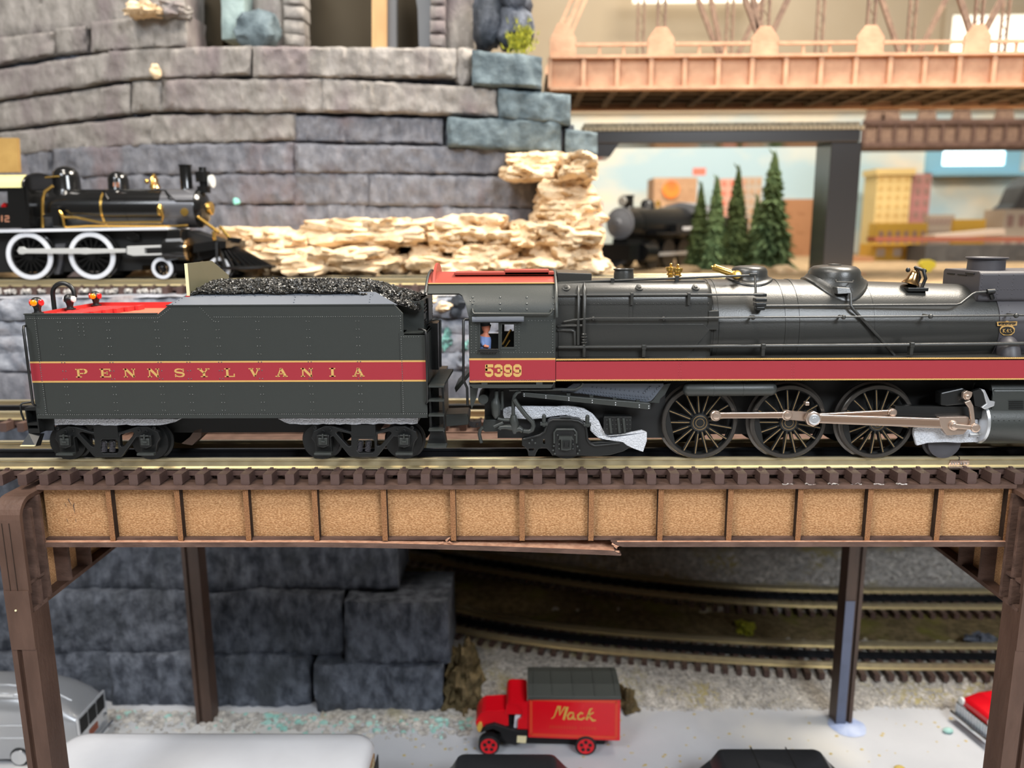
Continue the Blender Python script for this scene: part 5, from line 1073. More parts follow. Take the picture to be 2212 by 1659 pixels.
# cream ledge stone and crumbs on the wall
o = boulder('ledge_stone', 'cream_rock', None, 276, 10, 352, 36, 3.45, 2, .25, .55, 14, 34, 4.0); tag(o, 'small cream stone chip stuck high on the grey wall at upper left', 'rock')
o = boulder('ledge_stone', 'stone_upper', None, 340, 10, 408, 40, 3.5, 3, .25, .4, 14, 34, 5.0); tag(o, 'flat pale grey stone beside the cream chip high on the wall', 'rock')
o = boulder('white_crumb', 'cream_rock', None, 325, 140, 347, 168, 3.42, 4, .06, .4, 20); tag(o, 'little white crumb stuck on the upper grey slab', 'crumb')
mat('teal_crumb', (140, 214, 200), .7)
o = boulder('teal_crumb', 'teal_crumb', None, 504, 428, 518, 442, 3.3, 6, .05, .3, 20); tag(o, 'small turquoise crumb on the grey wall right of the small locomotive', 'crumb')
# ---- cream plaster rocks
cr_ = thing('rock_outcrop', Q(900, 598, 2.95), 'heap of cream plaster rocks along the foot of the grey wall', 'rocks')
RK = [(1094, 330, 1212, 364, 3.15), (1090, 358, 1208, 392, 3.12), (1206, 338, 1282, 394, 3.0), (1164, 386, 1282, 440, 2.98), (1158, 430, 1288, 488, 2.96), (1150, 474, 1294, 528, 2.94), (1130, 512, 1250, 566, 2.9), (1190, 520, 1300, 600, 2.88), (1120, 556, 1210, 604, 2.85), (1240, 560, 1320, 605, 2.8),
      (674, 476, 945, 528, 3.0), (556, 500, 694, 538, 3.02), (470, 492, 620, 524, 3.06), (962, 466, 1092, 526, 3.02), (1054, 500, 1134, 542, 2.98), (888, 526, 962, 570, 2.95), (990, 526, 1118, 570, 2.94), (580, 534, 842, 590, 2.9), (836, 550, 884, 592, 2.9), (890, 554, 1046, 596, 2.88), (1040, 560, 1140, 600, 2.86), (700, 520, 860, 556, 2.98), (930, 500, 1000, 540, 3.0), (480, 520, 600, 600, 2.95), (380, 540, 500, 602, 2.98), (290, 560, 400, 604, 3.0), (1100, 480, 1160, 530, 3.02), (440, 580, 700, 604, 2.82)]
for i, (x0, y0, x1, y1, Y) in enumerate(RK):
    boulder('rock', 'cream_rock', cr_, x0, y0, x1, y1, Y + .12, i * 3.7 + 1, .45 + .2 * (i % 3), .34, 6.5, 64, 5.0)
o = boulder('ground_patch', 'earth', None, -60, 540, 60, 612, 3.1, 3, .6, .2, 5); tag(o, 'tan earth bank below the cab of the small locomotive', 'earth bank')
# ---- ledge, cliff and the raised deck
ZL = .655
def ledge_y(x): return 1.98 + .06 * noise.noise(Vector((x * 1.3, 2, 0))) + .03 * noise.noise(Vector((x * 5, 7, 0)))
b = MB(); top = []; NX = 90
for i in range(NX + 1):
    x = -6.2 + 7.0 * i / NX; row = []
    for j in range(7): y = ledge_y(x) + (3.2 - ledge_y(x)) * (j / 6) ** 1.5; row.append(Vector((x, y, ZL + .015 * noise.noise(Vector((x * 6, y * 6, 1))))))
    top.append(row)
b.loft(top, closed=False, caps=False); tag(b.build('rock_ledge', 'stone_ledge', smooth=60), 'grey rock ledge carrying the upper track behind the tender', 'rock ledge')
cliff = thing('rock_cliff', (-2.6, 2.2, FZ), 'blue-grey rock cliff under the upper track, behind the bridge legs', 'rock wall')
def block(name, m, x0, x1, z0, z1, yf, seed, amp=.05, thick=.5, bump_=1.0, rnd=.025, res=.038, par=None):
    nx = max(4, int((x1 - x0) / res)); nz = max(4, int((z1 - z0) / res)); so = seed * 3.17; G_ = []
    for j in range(-1, nz + 2):
        row = []
        for i in range(-1, nx + 2):
            u = min(1, max(0, i / nx)); v = min(1, max(0, j / nz)); x = x0 + (x1 - x0) * u; z = z0 + (z1 - z0) * v
            x2 = x + .03 * noise.noise(Vector((z * 3, so, u * 3))); z2 = z + .03 * noise.noise(Vector((x * 2.2, so, v * 3)))
            if i in (-1, nx + 1) or j in (-1, nz + 1): row.append(Vector((x2, yf(x) + thick, z2))); continue
            d = amp * (.8 * noise.noise(Vector((x * 2, so, z * 1.5))) + .6 * noise.noise(Vector((x * 12, so, z * 4))) + .5 * noise.noise(Vector((x * 34, so, z * 13))))
            e = max(0, 1 - min(u * nx, (1 - u) * nx) / 1.3) + max(0, 1 - min(v * nz, (1 - v) * nz) / 1.3)
            row.append(Vector((x2, yf(x) + d + rnd * min(e, 1.2), z2)))
        G_.append(row)
    bb = MB(); bb.loft(G_, closed=False, caps=False); return bb.build(name, m, par or cliff, smooth=50)
cy_ = lambda x: 1.98 + .05 * noise.noise(Vector((x * .8, 0, 0)))
z0 = ZL
for i, h in enumerate((.16, .12, .13, .16, .34)):       # thin rough courses seen above the bridge deck
    for (xa, xb) in ((-6.2, -3.1), (-3.15, -1.2), (-1.25, .8)) if i % 2 else ((-6.2, -4.0), (-4.05, -2.0), (-2.05, -.2), (-.25, .8)):
        block('cliff_stone', 'stone_ledge' if i < 4 else 'stone_low', xa, xb, z0 - h, z0, lambda x, i=i: cy_(x) + .02 * (i % 2), i * 11 + xa, .05)
    z0 -= h
mat('teal_lichen', (134, 196, 184), .8, rgb2=(90, 110, 112), vs=22, bump=.5, bs=20)
boulder('lichen_patch', 'teal_lichen', cliff, 954, 714, 976, 754, 1.98, 3, .08, .7, 22, 30, 2.2)
boulder('lichen_patch', 'teal_lichen', cliff, 998, 734, 1012, 758, 1.98, 5, .08, .7, 22, 30, 2.2)
boulder('pale_stone', 'stone_ledge', cliff, 988, 760, 1030, 800, 1.99, 7, .12, .5, 14, 30, 2.4)
boulder('pale_stone', 'cream_rock', cliff, 944, 652, 974, 672, 1.97, 9, .12, .6, 16, 30, 2.2); boulder('pale_stone', 'cream_rock', cliff, 928, 640, 948, 656, 2.0, 19, .12, .6, 16, 30, 2.2); boulder('pale_stone', 'stone_dark', cliff, 966, 640, 1012, 682, 1.99, 29, .12, .6, 14, 30, 2.4)
# lower cliff
lc_y = lambda x: 2.02 - .0 * x
for (xa, xb, za, zb, yy, m, sd) in ((-6.2, -3.2, -1.05, -.25, 2.12, 'stone_dark', 1), (-3.25, -1.05, -1.05, -.25, 2.1, 'stone_dark', 2),
        (-6.2, -2.95, -1.72, -1.02, 2.06, 'stone_dark', 3), (-3.0, -1.0, -1.72, -1.02, 2.06, 'stone_dark', 4),
        (-6.2, -2.55, -2.24, -1.70, 2.0, 'stone_dark', 5), (-2.6, -1.42, -2.24, -1.70, 1.96, 'stone_dark', 6), (-1.40, -.58, -2.26, -1.72, 1.86, 'stone_dark', 7),
        (-6.2, -3.3, -2.68, -2.22, 1.96, 'stone_dark', 8), (-3.35, -1.72, -2.68, -2.22, 1.92, 'stone_dark', 9), (-1.66, -.62, -2.68, -2.24, 1.82, 'stone_dark', 10)):
    block('cliff_stone', m, xa, xb, za, zb, lambda x, yy=yy: yy, sd, .05, .6)
# raised deck (table) that carries everything behind
tag(MB().box(-9, 11, 2.55, 13.55, .40, .60).build('table_deck', 'earth'), 'raised earth-coloured layout deck behind the grey stone wall and cream rocks', 'layout deck')
tag(MB().box(-.2, 11, 2.02, 2.08, -.45, .60).build('light_stop_board', 'mdf_dark'), 'added dark board shutting light off the lower tracks, hidden behind the big boiler', 'light stop')  # unseen board added to keep light off the bank below
tag(MB().box(-.2, 11, 2.08, 2.56, .52, .64).build('table_edge', 'earth'), 'front edge board of the raised deck behind the big boiler', 'layout deck')
t3 = straight_track('railroad_track', 2.3, .772, -6.2, 1.7, 'upper track with bright rails carrying the small white-tyred locomotive', None, first=False)
t3['category'] = 'track'
# pale ballast lumps between the ties of the upper track
b = MB(); r5 = random.Random(4)
for i in range(520):
    n_ = r5.randint(-50, -25); x = X0T + (n_ + .5) * TIEP + r5.uniform(-.035, .035); y = 2.19 + r5.uniform(-.04, .09); s = r5.uniform(.008, .017)
    b.add([Vector((x, y, .672 + r5.uniform(0, .03))) + Vector((v.x * s, v.y * s, v.z * s * .8)) for v in IV], IF)
tag(tag(b.build('ballast_lumps', 'ballast_pale', recalc=False), 'white ballast lumps between the ties of the upper track', 'ballast'), kind='stuff')
b = MB(); r5 = random.Random(14)
for i in range(700):
    x = r5.uniform(-1.2, 1.2); y = r5.uniform(2.02, 2.5); s = r5.uniform(.008, .02)
    b.add([Vector((x, y, .655)) + Vector((v.x * s, v.y * s, v.z * s * .8)) for v in IV], IF)
tag(tag(b.build('ledge_gravel', 'ballast_pale', recalc=False), 'pale gravel on the ledge seen between tender and cab', 'gravel'), kind='stuff')
# ================================================================== small locomotive with white tyres on the upper track
mat('loco_gloss', (20, 20, 20), .16, spec=.7); mat('white_paint', (226, 228, 234), .35); mat('graphite', (96, 96, 100), .3, metal=.3); mat('roof_highlight', (222, 214, 150), .35); mat('copper_number', (200, 140, 110), .4); mat('white_metal', (200, 200, 198), .35, metal=.15)
S = lambda x, y: (x / 3.687, 340 + y / 3.687)
YM, YN = 2.4725, 2.27                         # centre line, near wheel faces
sl_ = thing('steam_locomotive', (-3.4, YM, .772), 'glossy black small steam locomotive with white tyres and long slatted pilot', 'locomotive')
def pl(name, m, pts, Y, t, par=sl_, holes=(), **k): return plate(name, m, par, [S(*p) for p in pts], Y, t, holes=[[S(*p) for p in h] for h in holes], **k)
xs_ = lambda x, Y=YM: Q(*S(x, 450), Y).x
zb_ = Q(*S(900, 410), YM).z; rb = .148
b = MB(); b.lathe((0, YM, zb_), (1, 0, 0), [(xs_(180), rb * 1.03), (xs_(340), rb * 1.03), (xs_(1340), rb)], 48); b.build('boiler', 'loco_gloss', sl_, smooth=40)
b = MB(); b.lathe((0, YM, zb_), (1, 0, 0), [(xs_(1340), rb + .002), (xs_(1600), rb + .002)], 48); b.build('smokebox', 'graphite', sl_, smooth=40)
b = MB(); b.lathe((xs_(1600), YM, zb_), (1, 0, 0), [(0, rb + .002), (.02, rb - .01), (.05, .10), (.065, .055), (.066, .05), (.085, .045), (.086, .02)], 40); b.build('smokebox_door', 'loco_gloss', sl_, smooth=40)
b = MB(); b.lathe((xs_(1600) + .06, YM, zb_), (1, 0, 0), [(0, .05), (.03, .052), (.034, .045), (.03, .02)], 24); b.build('number_plate', 'brass', sl_, smooth=30)
for x in (575, 885, 1065): b = MB(); b.lathe((0, YM, zb_), (1, 0, 0), [(xs_(x) - .008, rb + .001), (xs_(x) - .008, rb + .004), (xs_(x) + .008, rb + .004), (xs_(x) + .008, rb + .001)], 48, caps=False); b.build('boiler_band', 'brass' if x == 885 else 'loco_gloss', sl_, smooth=30)
# cab
pl('cab_side', 'loco_gloss', [(-700, 235), (220, 235), (235, 560), (-700, 575)], 2.24, .01, holes=[[(-120, 275), (58, 272), (62, 395), (-120, 398)]])
pl('cab_window_seat', 'red_lens', [(10, 380), (30, 360), (48, 380), (48, 396), (10, 398)], 2.35, .04)
b = MB(); zc0 = Q(*S(230, 240), 2.22).z; zc1 = Q(*S(300, 140), YM).z; ring0 = []
for kk in range(13): a = pi * kk / 12; ring0.append((YM - .25 * cos(a), zc0 + (zc1 - zc0) * sin(a) ** .8))
x0, x1 = xs_(-700, 2.24), xs_(215, 2.24)
b.loft([[Vector((x, y, z)) for y, z in ring0] for x in (x0, x1)], closed=False, caps=False); b.build('cab_roof', 'roof_highlight', sl_, smooth=40)  # cream highlight of the cab roof is put into its colour
b = MB(); b.prism([(x1 - .01, y, z) for y, z in ring0] + [(x1 - .01, 2.70, Q(*S(235, 560), 2.25).z), (x1 - .01, 2.245, Q(*S(235, 560), 2.25).z)], (.012, 0, 0)); b.build('cab_front', 'loco_gloss', sl_)
b = MB(); b.tube([(x1 + .004, y, z + .008) for y, z in ring0], .008, 6); b.build('roof_bead', 'loco_gloss', sl_, smooth=50)
b = MB(); fm12 = lambda u, v: Q(*S(u, v), 2.238)
stroke(b, [(14, 462), (14, 512)], 8, fm12, (0, .002, 0)); stroke(b, [(38, 468), (68, 468), (70, 486), (40, 490), (40, 510), (74, 510)], 8, fm12, (0, .002, 0)); b.build('cab_number', 'copper_number', sl_)
# domes, stack, bell, headlamp
def turned(name, m, px, pbase, prof, par=sl_, Y=YM):
    p = Q(*S(px, pbase), Y); b = MB(); b.lathe(p, (0, 0, 1), prof, 28); return b.build(name, m, par, smooth=45)
turned('steam_dome', 'loco_gloss', 540, 275, [(-.04, .12), (.0, .105), (.02, .098), (.11, .097), (.15, .088), (.18, .06), (.195, .02)])
sdm = turned('sand_dome', 'loco_gloss', 950, 275, [(-.04, .10), (.0, .085), (.015, .078), (.095, .076), (.125, .066), (.148, .042), (.156, .01)])
b = MB(); yq = YM - .082; fmd = lambda u, v: Q(*S(u, v), yq)
stroke(b, [(905, 200), (905, 232)], 7, fmd, (0, .004, 0)); stroke(b, [(922, 203), (946, 203), (947, 215), (922, 218), (922, 231), (950, 231)], 6, fmd, (0, .004, 0)); b.build('dome_number', 'copper_number', sdm)
turned('smoke_stack', 'loco_gloss', 1490, 270, [(-.03, .065), (0, .054), (.02, .046), (.17, .045), (.188, .046), (.190, .051), (.200, .051), (.201, .04)])
hl = turned('headlamp', 'loco_gloss', 1625, 262, [(-.02, .05), (.03, .05), (.032, .03), (.06, .03), (.062, .055), (.14, .055), (.145, .03), (.175, .028)], Y=YM)
b = MB(); q = Q(*S(1645, 190), YM); b.lathe(q + Vector((.03, 0, 0)), (1, -.1, 0), [(0, .045), (.02, .05), (.022, .04), (.015, .0)], 20); b.build('lens', 'clear_lens', hl, smooth=40)
bl12 = turned('bell', 'bell_bronze', 1235, 245, [(0, .045), (.01, .04), (.04, .03), (.07, .026), (.08, .01)])
b = MB(); q = Q(*S(1235, 245), YM); b.tube([q + Vector((0, -.05, -.02)), q + Vector((0, -.05, .07)), q + Vector((0, 0, .1)), q + Vector((0, .05, .07)), q + Vector((0, .05, -.02))], .01, 6); b.sphere(q + Vector((-.05, -.02, .05)), .02, 8); b.build('bell_frame', 'brass', bl12, smooth=50)
# running board, pipes, handrail
pl('running_board', 'white_paint', [(-700, 585), (0, 574), (1320, 555), (1335, 575), (0, 598), (-700, 610)], 2.25, .42)
def pipe(name, pts, r, m, Y=2.28): b = MB(); b.tube([Q(*S(x, y), Y) for x, y in pts], r, 6); return b.build(name, m, sl_, smooth=60)
pipe('brass_pipe', [(340, 560), (340, 330), (360, 270), (420, 228)], .012, 'brass'); pipe('brass_pipe', [(480, 430), (510, 480), (600, 478), (810, 522), (1290, 516), (1298, 470), (1280, 410)], .010, 'brass'); pipe('brass_pipe', [(470, 425), (500, 480), (515, 555)], .010, 'brass')
pipe('brass_pipe', [(520, 556), (700, 545), (1400, 548), (1495, 540)], .008, 'brass'); pipe('handrail', [(360, 160), (470, 150)], .006, 'brass', YM - .1)
pipe('handrail', [(640, 262), (820, 262), (1310, 262), (1395, 345), (1560, 345)], .006, 'loco_gloss', YM - .155)
for xx, yy in ((820, 262), (1315, 262)): pipe('handrail_stanchion', [(xx, yy), (xx + 40, yy + 70)], .010, 'loco_gloss', YM - .15)
b = MB(); b.lathe(Q(*S(1275, 430), 2.31), (0, 0, 1), [(-.03, .014), (-.02, .022), (.03, .022), (.05, .012)], 12); b.build('whistle', 'brass', sl_, smooth=40)
pl('air_pump', 'loco_gloss', [(400, 395), (470, 385), (470, 560), (420, 560), (415, 480), (330, 480), (330, 455), (400, 440)], 2.27, .08, bevel=.01)
b = MB(); b.lathe(Q(*S(1470, 435), YM - rb), (0, -1, -.02), [(0, .03), (.006, .03), (.007, .02)], 20); b.build('builder_plate', 'brass', sl_, smooth=30)
# wheels
def wheel12(px, py, R, name, spokes=16):
    c = Q(*S(px, py), YN); x = c.x; z = .772 + R
    w_ = MB().lathe((x, YN + .006, z), (0, 1, 0), [(0, R - .002), (.04, R), (.045, R + .012), (.055, R + .012), (.057, R - .03)], 48, caps=False).build(name, 'loco_gloss', sl_, smooth=35)
    b = MB(); wr = .034 * (R / .18) ** .35; b.lathe((x, YN, z), (0, 1, 0), [(.012, R - wr), (0, R - wr), (0, R - .003), (.003, R), (.012, R)], 48, caps=False); b.build('white_tyre', 'white_paint', w_, smooth=35)
    b = MB(); b.lathe((x, YN + .015, z), (0, 1, 0), [(0, R * .72), (0, R * .80), (.02, R * .8), (.02, R * .72)], 48, caps=False); b.build('rim', 'loco_gloss', w_)
    b = MB(); b.lathe((x, YN - .005, z), (0, 1, 0), [(0, R * .12), (.002, R * .18), (.04, R * .2)], 20); b.build('hub', 'loco_gloss', w_, smooth=35)
    p0 = None
    for kk in range(spokes):
        a = 2 * pi * kk / spokes; b = MB(); b.obox((x + R * .15 * cos(a), YN + .02, z + R * .15 * sin(a)), (x + R * .77 * cos(a), YN + .02, z + R * .77 * sin(a)), .012, .02, (0, 1, 0)); b.build('spoke', 'loco_gloss', w_)
    b = MB(); b.lathe((x, YN + .4, z), (0, -1, 0), [(0, R * .8), (0, R), (.045, R), (.05, R + .014), (.06, R + .014), (.062, .02)], 32); b.build('far_wheel', 'loco_gloss', w_, smooth=35)
wheel12(232, 790, .180, 'driving_wheel'); wheel12(730, 785, .180, 'driving_wheel'); wheel12(1290, 880, .083, 'pilot_wheel', 10); wheel12(1745, 872, .083, 'pilot_wheel', 10)
pl('side_rod', 'white_metal', [(135, 745), (150, 715), (180, 712), (205, 728), (640, 724), (680, 722), (720, 728), (1000, 728), (1000, 758), (720, 768), (680, 772), (640, 768), (205, 765), (180, 772), (150, 768)], 2.235, .02, bevel=.003)
pl('crosshead', 'white_metal', [(1010, 708), (1310, 698), (1312, 715), (1150, 722), (1150, 768), (1310, 762), (1310, 778), (1060, 785), (1010, 770)], 2.235, .04, bevel=.003)
b = MB(); a_ = Q(*S(1320, 735), 2.30); c_ = Q(*S(1500, 735), 2.30); b.lathe(a_, (c_ - a_), [(0, .082), (.01, .09), ((c_ - a_).length, .09)], 28); cy12 = b.build('cylinder', 'loco_gloss', sl_, smooth=40)
b = MB(); b.lathe(c_, (1, 0, 0), [(0, .09), (.02, .09), (.035, .06), (.04, .02)], 24); b.build('cylinder_head', 'bell_bronze', cy12, smooth=40)
pl('steam_chest', 'loco_gloss', [(1330, 575), (1440, 570), (1440, 690), (1320, 690)], 2.24, .2, bevel=.01)
pl('chest_nuts', 'silver_steel', [(1320, 650), (1442, 645), (1442, 668), (1320, 672)], 2.235, .01)
pl('frame', 'matte_black', [(-700, 600), (1500, 580), (1800, 680), (1800, 760), (1500, 850), (1130, 860), (1130, 900), (-700, 930)], 2.36, .22)
pl('frame_step', 'graphite', [(440, 690), (520, 685), (500, 800), (470, 930), (430, 930)], 2.33, .05)
pl('wheel_splasher', 'loco_gloss', [(1000, 600), (1060, 590), (1110, 620), (1115, 660), (1050, 670), (1000, 640)], 2.33, .1, bevel=.01)
# pilot: beam, braces and slats
pl('pilot_beam', 'loco_gloss', [(1700, 665), (1800, 665), (1800, 720), (1540, 760), (1540, 690)], 2.25, .44)
for (xa, ya, xb, yb, Y) in ((1570, 472, 1745, 600, 2.36), (1750, 550, 1850, 665, 2.62), (1700, 590, 1710, 660, 2.36)): pipe('pilot_brace', [(xa, ya), (xb, yb)], .014, 'brass', Y)
t0 = Q(*S(1800, 675), YM); zt_ = t0.z; zl_ = Q(*S(1800, 880), 2.28).z; xn = Q(*S(2170, 880), YM).x
for kk in range(19):
    u = kk / 18 * 2 - 1; yb_ = YM + u * .27; xb_ = t0.x + (xn - t0.x) * (1 - abs(u) ** 1.4 * .95)
    b = MB(); b.obox((t0.x + .01, YM + u * .22, zt_), (xb_, yb_, zl_), .016, .022); b.build('pilot_slat', 'loco_gloss', sl_)
b = MB(); b.tube([(t0.x + .02 + (xn - t0.x) * (1 - abs(kk / 8 - 1) ** 1.4 * .95), YM + (kk / 8 - 1) * .27, zl_) for kk in range(17)], .014, 6); b.build('pilot_foot', 'loco_gloss', sl_)
b = MB(); b.obox((t0.x + .02, YM, zt_ + .02), (t0.x + .12, YM, zt_ + .01), .04, .04); b.build('coupler', 'loco_gloss', sl_)
pl('pilot_truck_frame', 'loco_gloss', [(1330, 850), (1700, 850), (1700, 890), (1330, 905)], 2.30, .05)
# cardboard box behind the cab
mat('cardboard', (176, 142, 84), .8, rgb2=(164, 130, 74), vs=10)
tag(MB().prism([Q(-60, 297, 2.85), Q(36, 298, 2.85), Q(40, 372, 2.85), Q(-60, 374, 2.85)], (0, .04, 0)).build('cardboard_box', 'cardboard'), 'tan cardboard box top at the left edge above the small cab', 'box')
# ================================================================== far right: truss bridge, viaduct, small loco, trees, town, backdrop
mat('bridge_tan', (210, 168, 138), .75, rgb2=(194, 150, 122), vs=7, bump=.2, bs=40, spec=.2); mat('bridge_under', (110, 92, 72), .8, rgb2=(92, 76, 60), vs=6)
mat('bridge_rust', (138, 112, 94), .8, rgb2=(112, 88, 74), vs=20)
YT0, YT1 = 4.1, 5.5
tb = thing('truss_bridge', Q(1700, 190, 4.8), 'tan double-track truss bridge crossing the top right of the photo', 'bridge')
px_r = [1188, 1261, 1334, 1407, 1479.5, 1552, 1625, 1698, 1774, 1849, 1923.5, 1998, 2073, 2148, 2222, 2297, 2372, 2447]
RX = [Q(p, 150, YT0).x for p in px_r]; XT1 = RX[-1]
zg0, zg1 = 2.458, 2.735
for yy, s in ((YT0, 1), (YT1, -1)):
    for i in range(len(RX) - 1): b = MB(); b.box(RX[i], RX[i + 1], yy + s * .05, yy + s * .08, zg0, zg1); b.build('girder_panel', 'bridge_tan', tb)
    for x in RX: b = MB(); b.box(x - .02, x + .02, yy, yy + s * .05, zg0, zg1); b.build('girder_rib', 'bridge_tan', tb)
    b = MB(); b.box(RX[0], XT1, yy - s * .02, yy + s * .1, zg0 - .02, zg0 + .012); b.build('bottom_flange', 'bridge_tan', tb)
    b = MB(); b.box(RX[0], XT1, yy - s * .02, yy + s * .1, zg1 - .012, zg1 + .015); b.build('top_flange', 'bridge_tan', tb)
    gz = lambda y: Q(1400, y, YT0).z
    zr = gz(96)
    gx = [1216, 1428, 1652, 1880, 2111, 2345]
    for i, g in enumerate(gx):
        x = Q(g, 100, YT0).x; hw = .125; zt = gz(48 if i == 0 else 58)
        b = MB(); b.prism([(x + u, yy + (0 if s > 0 else -.03), z) for u, z in ((-hw, zg1), (hw, zg1), (hw, zg1 + .16), (hw * .4, zt), (-hw * .4, zt), (-hw, zg1 + .16))], (0, .03, 0)); b.build('gusset_plate', 'bridge_tan', tb)
        if i:
            b = MB()
            for dx in (-.035, .035): b.box(x + dx - .01, x + dx + .01, yy + s * .01, yy + s * .04, zt - .06, zt + 2.2)
            n = 14
            for q in range(n): b.obox((x - .03, yy + s * .025, zt + q * .16), (x + .03, yy + s * .025, zt + q * .16 + .08), .006, .012, (0, 1, 0)); b.obox((x + .03, yy + s * .025, zt + q * .16 + .08), (x - .03, yy + s * .025, zt + q * .16 + .16), .006, .012, (0, 1, 0))
            b.build('laced_post', 'bridge_rust', tb)
        if i == 0:
            for q in (-.03, .05): b = MB(); b.obox((x + q, yy + s * .02, zt - .03), (x + q + 1.0, yy + s * .02, zt + 2.2), .03, .03); b.build('end_post', 'bridge_tan', tb)
            b = MB()
            for q in range(12): t = q / 12; b.obox((x - .03 + t, yy + s * .02, zt - .03 + 2.2 * t), (x + .05 + t + .04, yy + s * .02, zt - .03 + 2.2 * t + .12), .008, .012, (0, 1, 0))
            b.build('end_lacing', 'bridge_tan', tb)
        if i and i + 1 < len(gx):
            x2 = Q(gx[i + 1], 100, YT0).x
            if i == 1: b = MB(); b.obox((x + 1.0 - .5, yy + s * .02, zt + 1.6), (x2 - .05, yy + s * .02, zt - .05), .035, .05); b.build('diagonal', 'bridge_rust', tb)
            if i in (2, 4):
                for sg in ((x + .06, x + .75), (x - .06, x - .75)): b = MB(); b.obox((sg[0], yy + s * .02, zt - .08), (sg[1], yy + s * .02, zt + 1.5), .035, .05); b.build('diagonal', 'bridge_rust', tb)
    zh = Q(1330, 96, YT0).z
    for a_, c_ in zip(gx[:-1], gx[1:]):
        xa, xc = Q(a_, 100, YT0).x + .12, Q(c_, 100, YT0).x - .12
        b = MB(); b.box(xa, xc, yy, yy + s * .03, zh - .012, zh + .018); b.build('hand_rail', 'bridge_tan', tb)
        for q in (1, 2): xx = xa + (xc - xa) * q / 3; b = MB(); b.box(xx - .012, xx + .012, yy + s * .01, yy + s * .03, zg1, zh); b.build('rail_post', 'bridge_tan', tb)
b = MB(); b.box(RX[0], XT1, YT0 + .1, YT1 - .1, zg0 + .16, zg0 + .2); b.build('deck', 'bridge_under', tb)
for yy in (4.38, 4.66, 4.94, 5.22): b = MB(); b.box(RX[0], XT1, yy - .03, yy + .03, zg0 + .02, zg0 + .16); b.build('stringer', 'bridge_under', tb)
for i in range(len(RX)): 
    x = RX[i]; b = MB(); b.box(x - .035, x + .035, YT0 + .08, YT1 - .08, zg0, zg0 + (.14 if i % 3 == 0 else .1)); b.build('floor_beam', 'bridge_under', tb)
# ---- dark viaduct with post
mat('viaduct_dark', (58, 57, 58), .2, spec=.8); mat('rail_faded', (206, 190, 156), .6, rgb2=(150, 134, 108), vs=30)
vd = thing('girder_viaduct', Q(1815, 590, 4.7), 'dark grey girder viaduct on a square post at the right, pale rails on top', 'bridge')
xv0, xv1 = Q(1283, 295, 4.6).x, Q(1858, 295, 4.6).x; zv0, zv1 = 1.995, 2.118
b = MB(); b.box(xv0, xv1, 4.6, 5.1, zv0, zv1); b.build('girder', 'viaduct_dark', vd, bevel=.01)
b = MB(); b.prism([(xv0, 4.62, zv0), (xv0 + .26, 4.62, zv0), (xv0 + .17, 4.62, zv0 - .13), (xv0, 4.62, zv0 - .13)], (0, .44, 0)); b.build('end_bracket', 'viaduct_dark', vd)
for yy in (4.68, 4.85, 5.02): b = MB(); b.box(xv0 - .1, xv1 + .02, yy - .012, yy + .012, zv1 + .04, zv1 + .085); b.build('rail', 'rail_faded', vd)
nt_ = 60; b = MB(); b.box(xv0 - .1, xv0 - .06, 4.6, 5.1, zv1, zv1 + .04); tt = b.build('tie', 'rail_faded', vd)
for i in range(1, nt_ // 2 * 2): again(tt, ((xv1 - xv0 + .1) * i / (nt_ - 1), 0, 0))
xp0, xp1 = Q(1787, 450, 4.62).x, Q(1852, 450, 4.62).x
b = MB(); b.box(xp0, xp1, 4.62, 5.06, .6, zv0); b.build('post', 'viaduct_dark', vd, bevel=.01)
# ---- far girder bridge
fb = thing('far_bridge', Q(2040, 315, 10), 'brown panel girder bridge far behind the dark post', 'bridge')
fx0 = Q(1866, 290, 10).x; fz0, fz1, fz2 = Q(2000, 318, 10).z, Q(2000, 266, 10).z, Q(2000, 240, 10).z; dpx = Q(1900, 290, 10).x - fx0
for i in range(14): b = MB(); b.box(fx0 + i * dpx, fx0 + (i + 1) * dpx, 10.05, 10.1, fz0 + .08, fz1); b.build('panel', 'bridge_rust', fb); b = MB(); b.box(fx0 + i * dpx - .03, fx0 + i * dpx + .03, 10.0, 10.06, fz0 + .06, fz1); b.build('rib', 'mdf_burnt', fb)
b = MB(); b.box(fx0, fx0 + 14 * dpx, 9.95, 10.8, fz0, fz0 + .08); b.build('lower_flange', 'mdf_burnt', fb)
b = MB(); b.box(fx0, fx0 + 14 * dpx, 9.98, 10.1, fz1 - .02, fz1 + .06); b.build('upper_flange', 'mdf_burnt', fb)
for i in (0, 1, 3.3, 5.5, 8.2, 10.3): b = MB(); b.prism([(fx0 + i * dpx, 10.03, fz1), (fx0 + i * dpx + .36, 10.03, fz1), (fx0 + i * dpx + .3, 10.03, fz1 + .25), (fx0 + i * dpx + .06, 10.03, fz1 + .25)], (0, .04, 0)); b.build('gusset_plate', 'bridge_rust', fb)
b = MB(); b.box(fx0, fx0 + 14 * dpx, 10.0, 10.06, fz1 + .22, fz1 + .30); b.build('hand_rail', 'bridge_rust', fb)
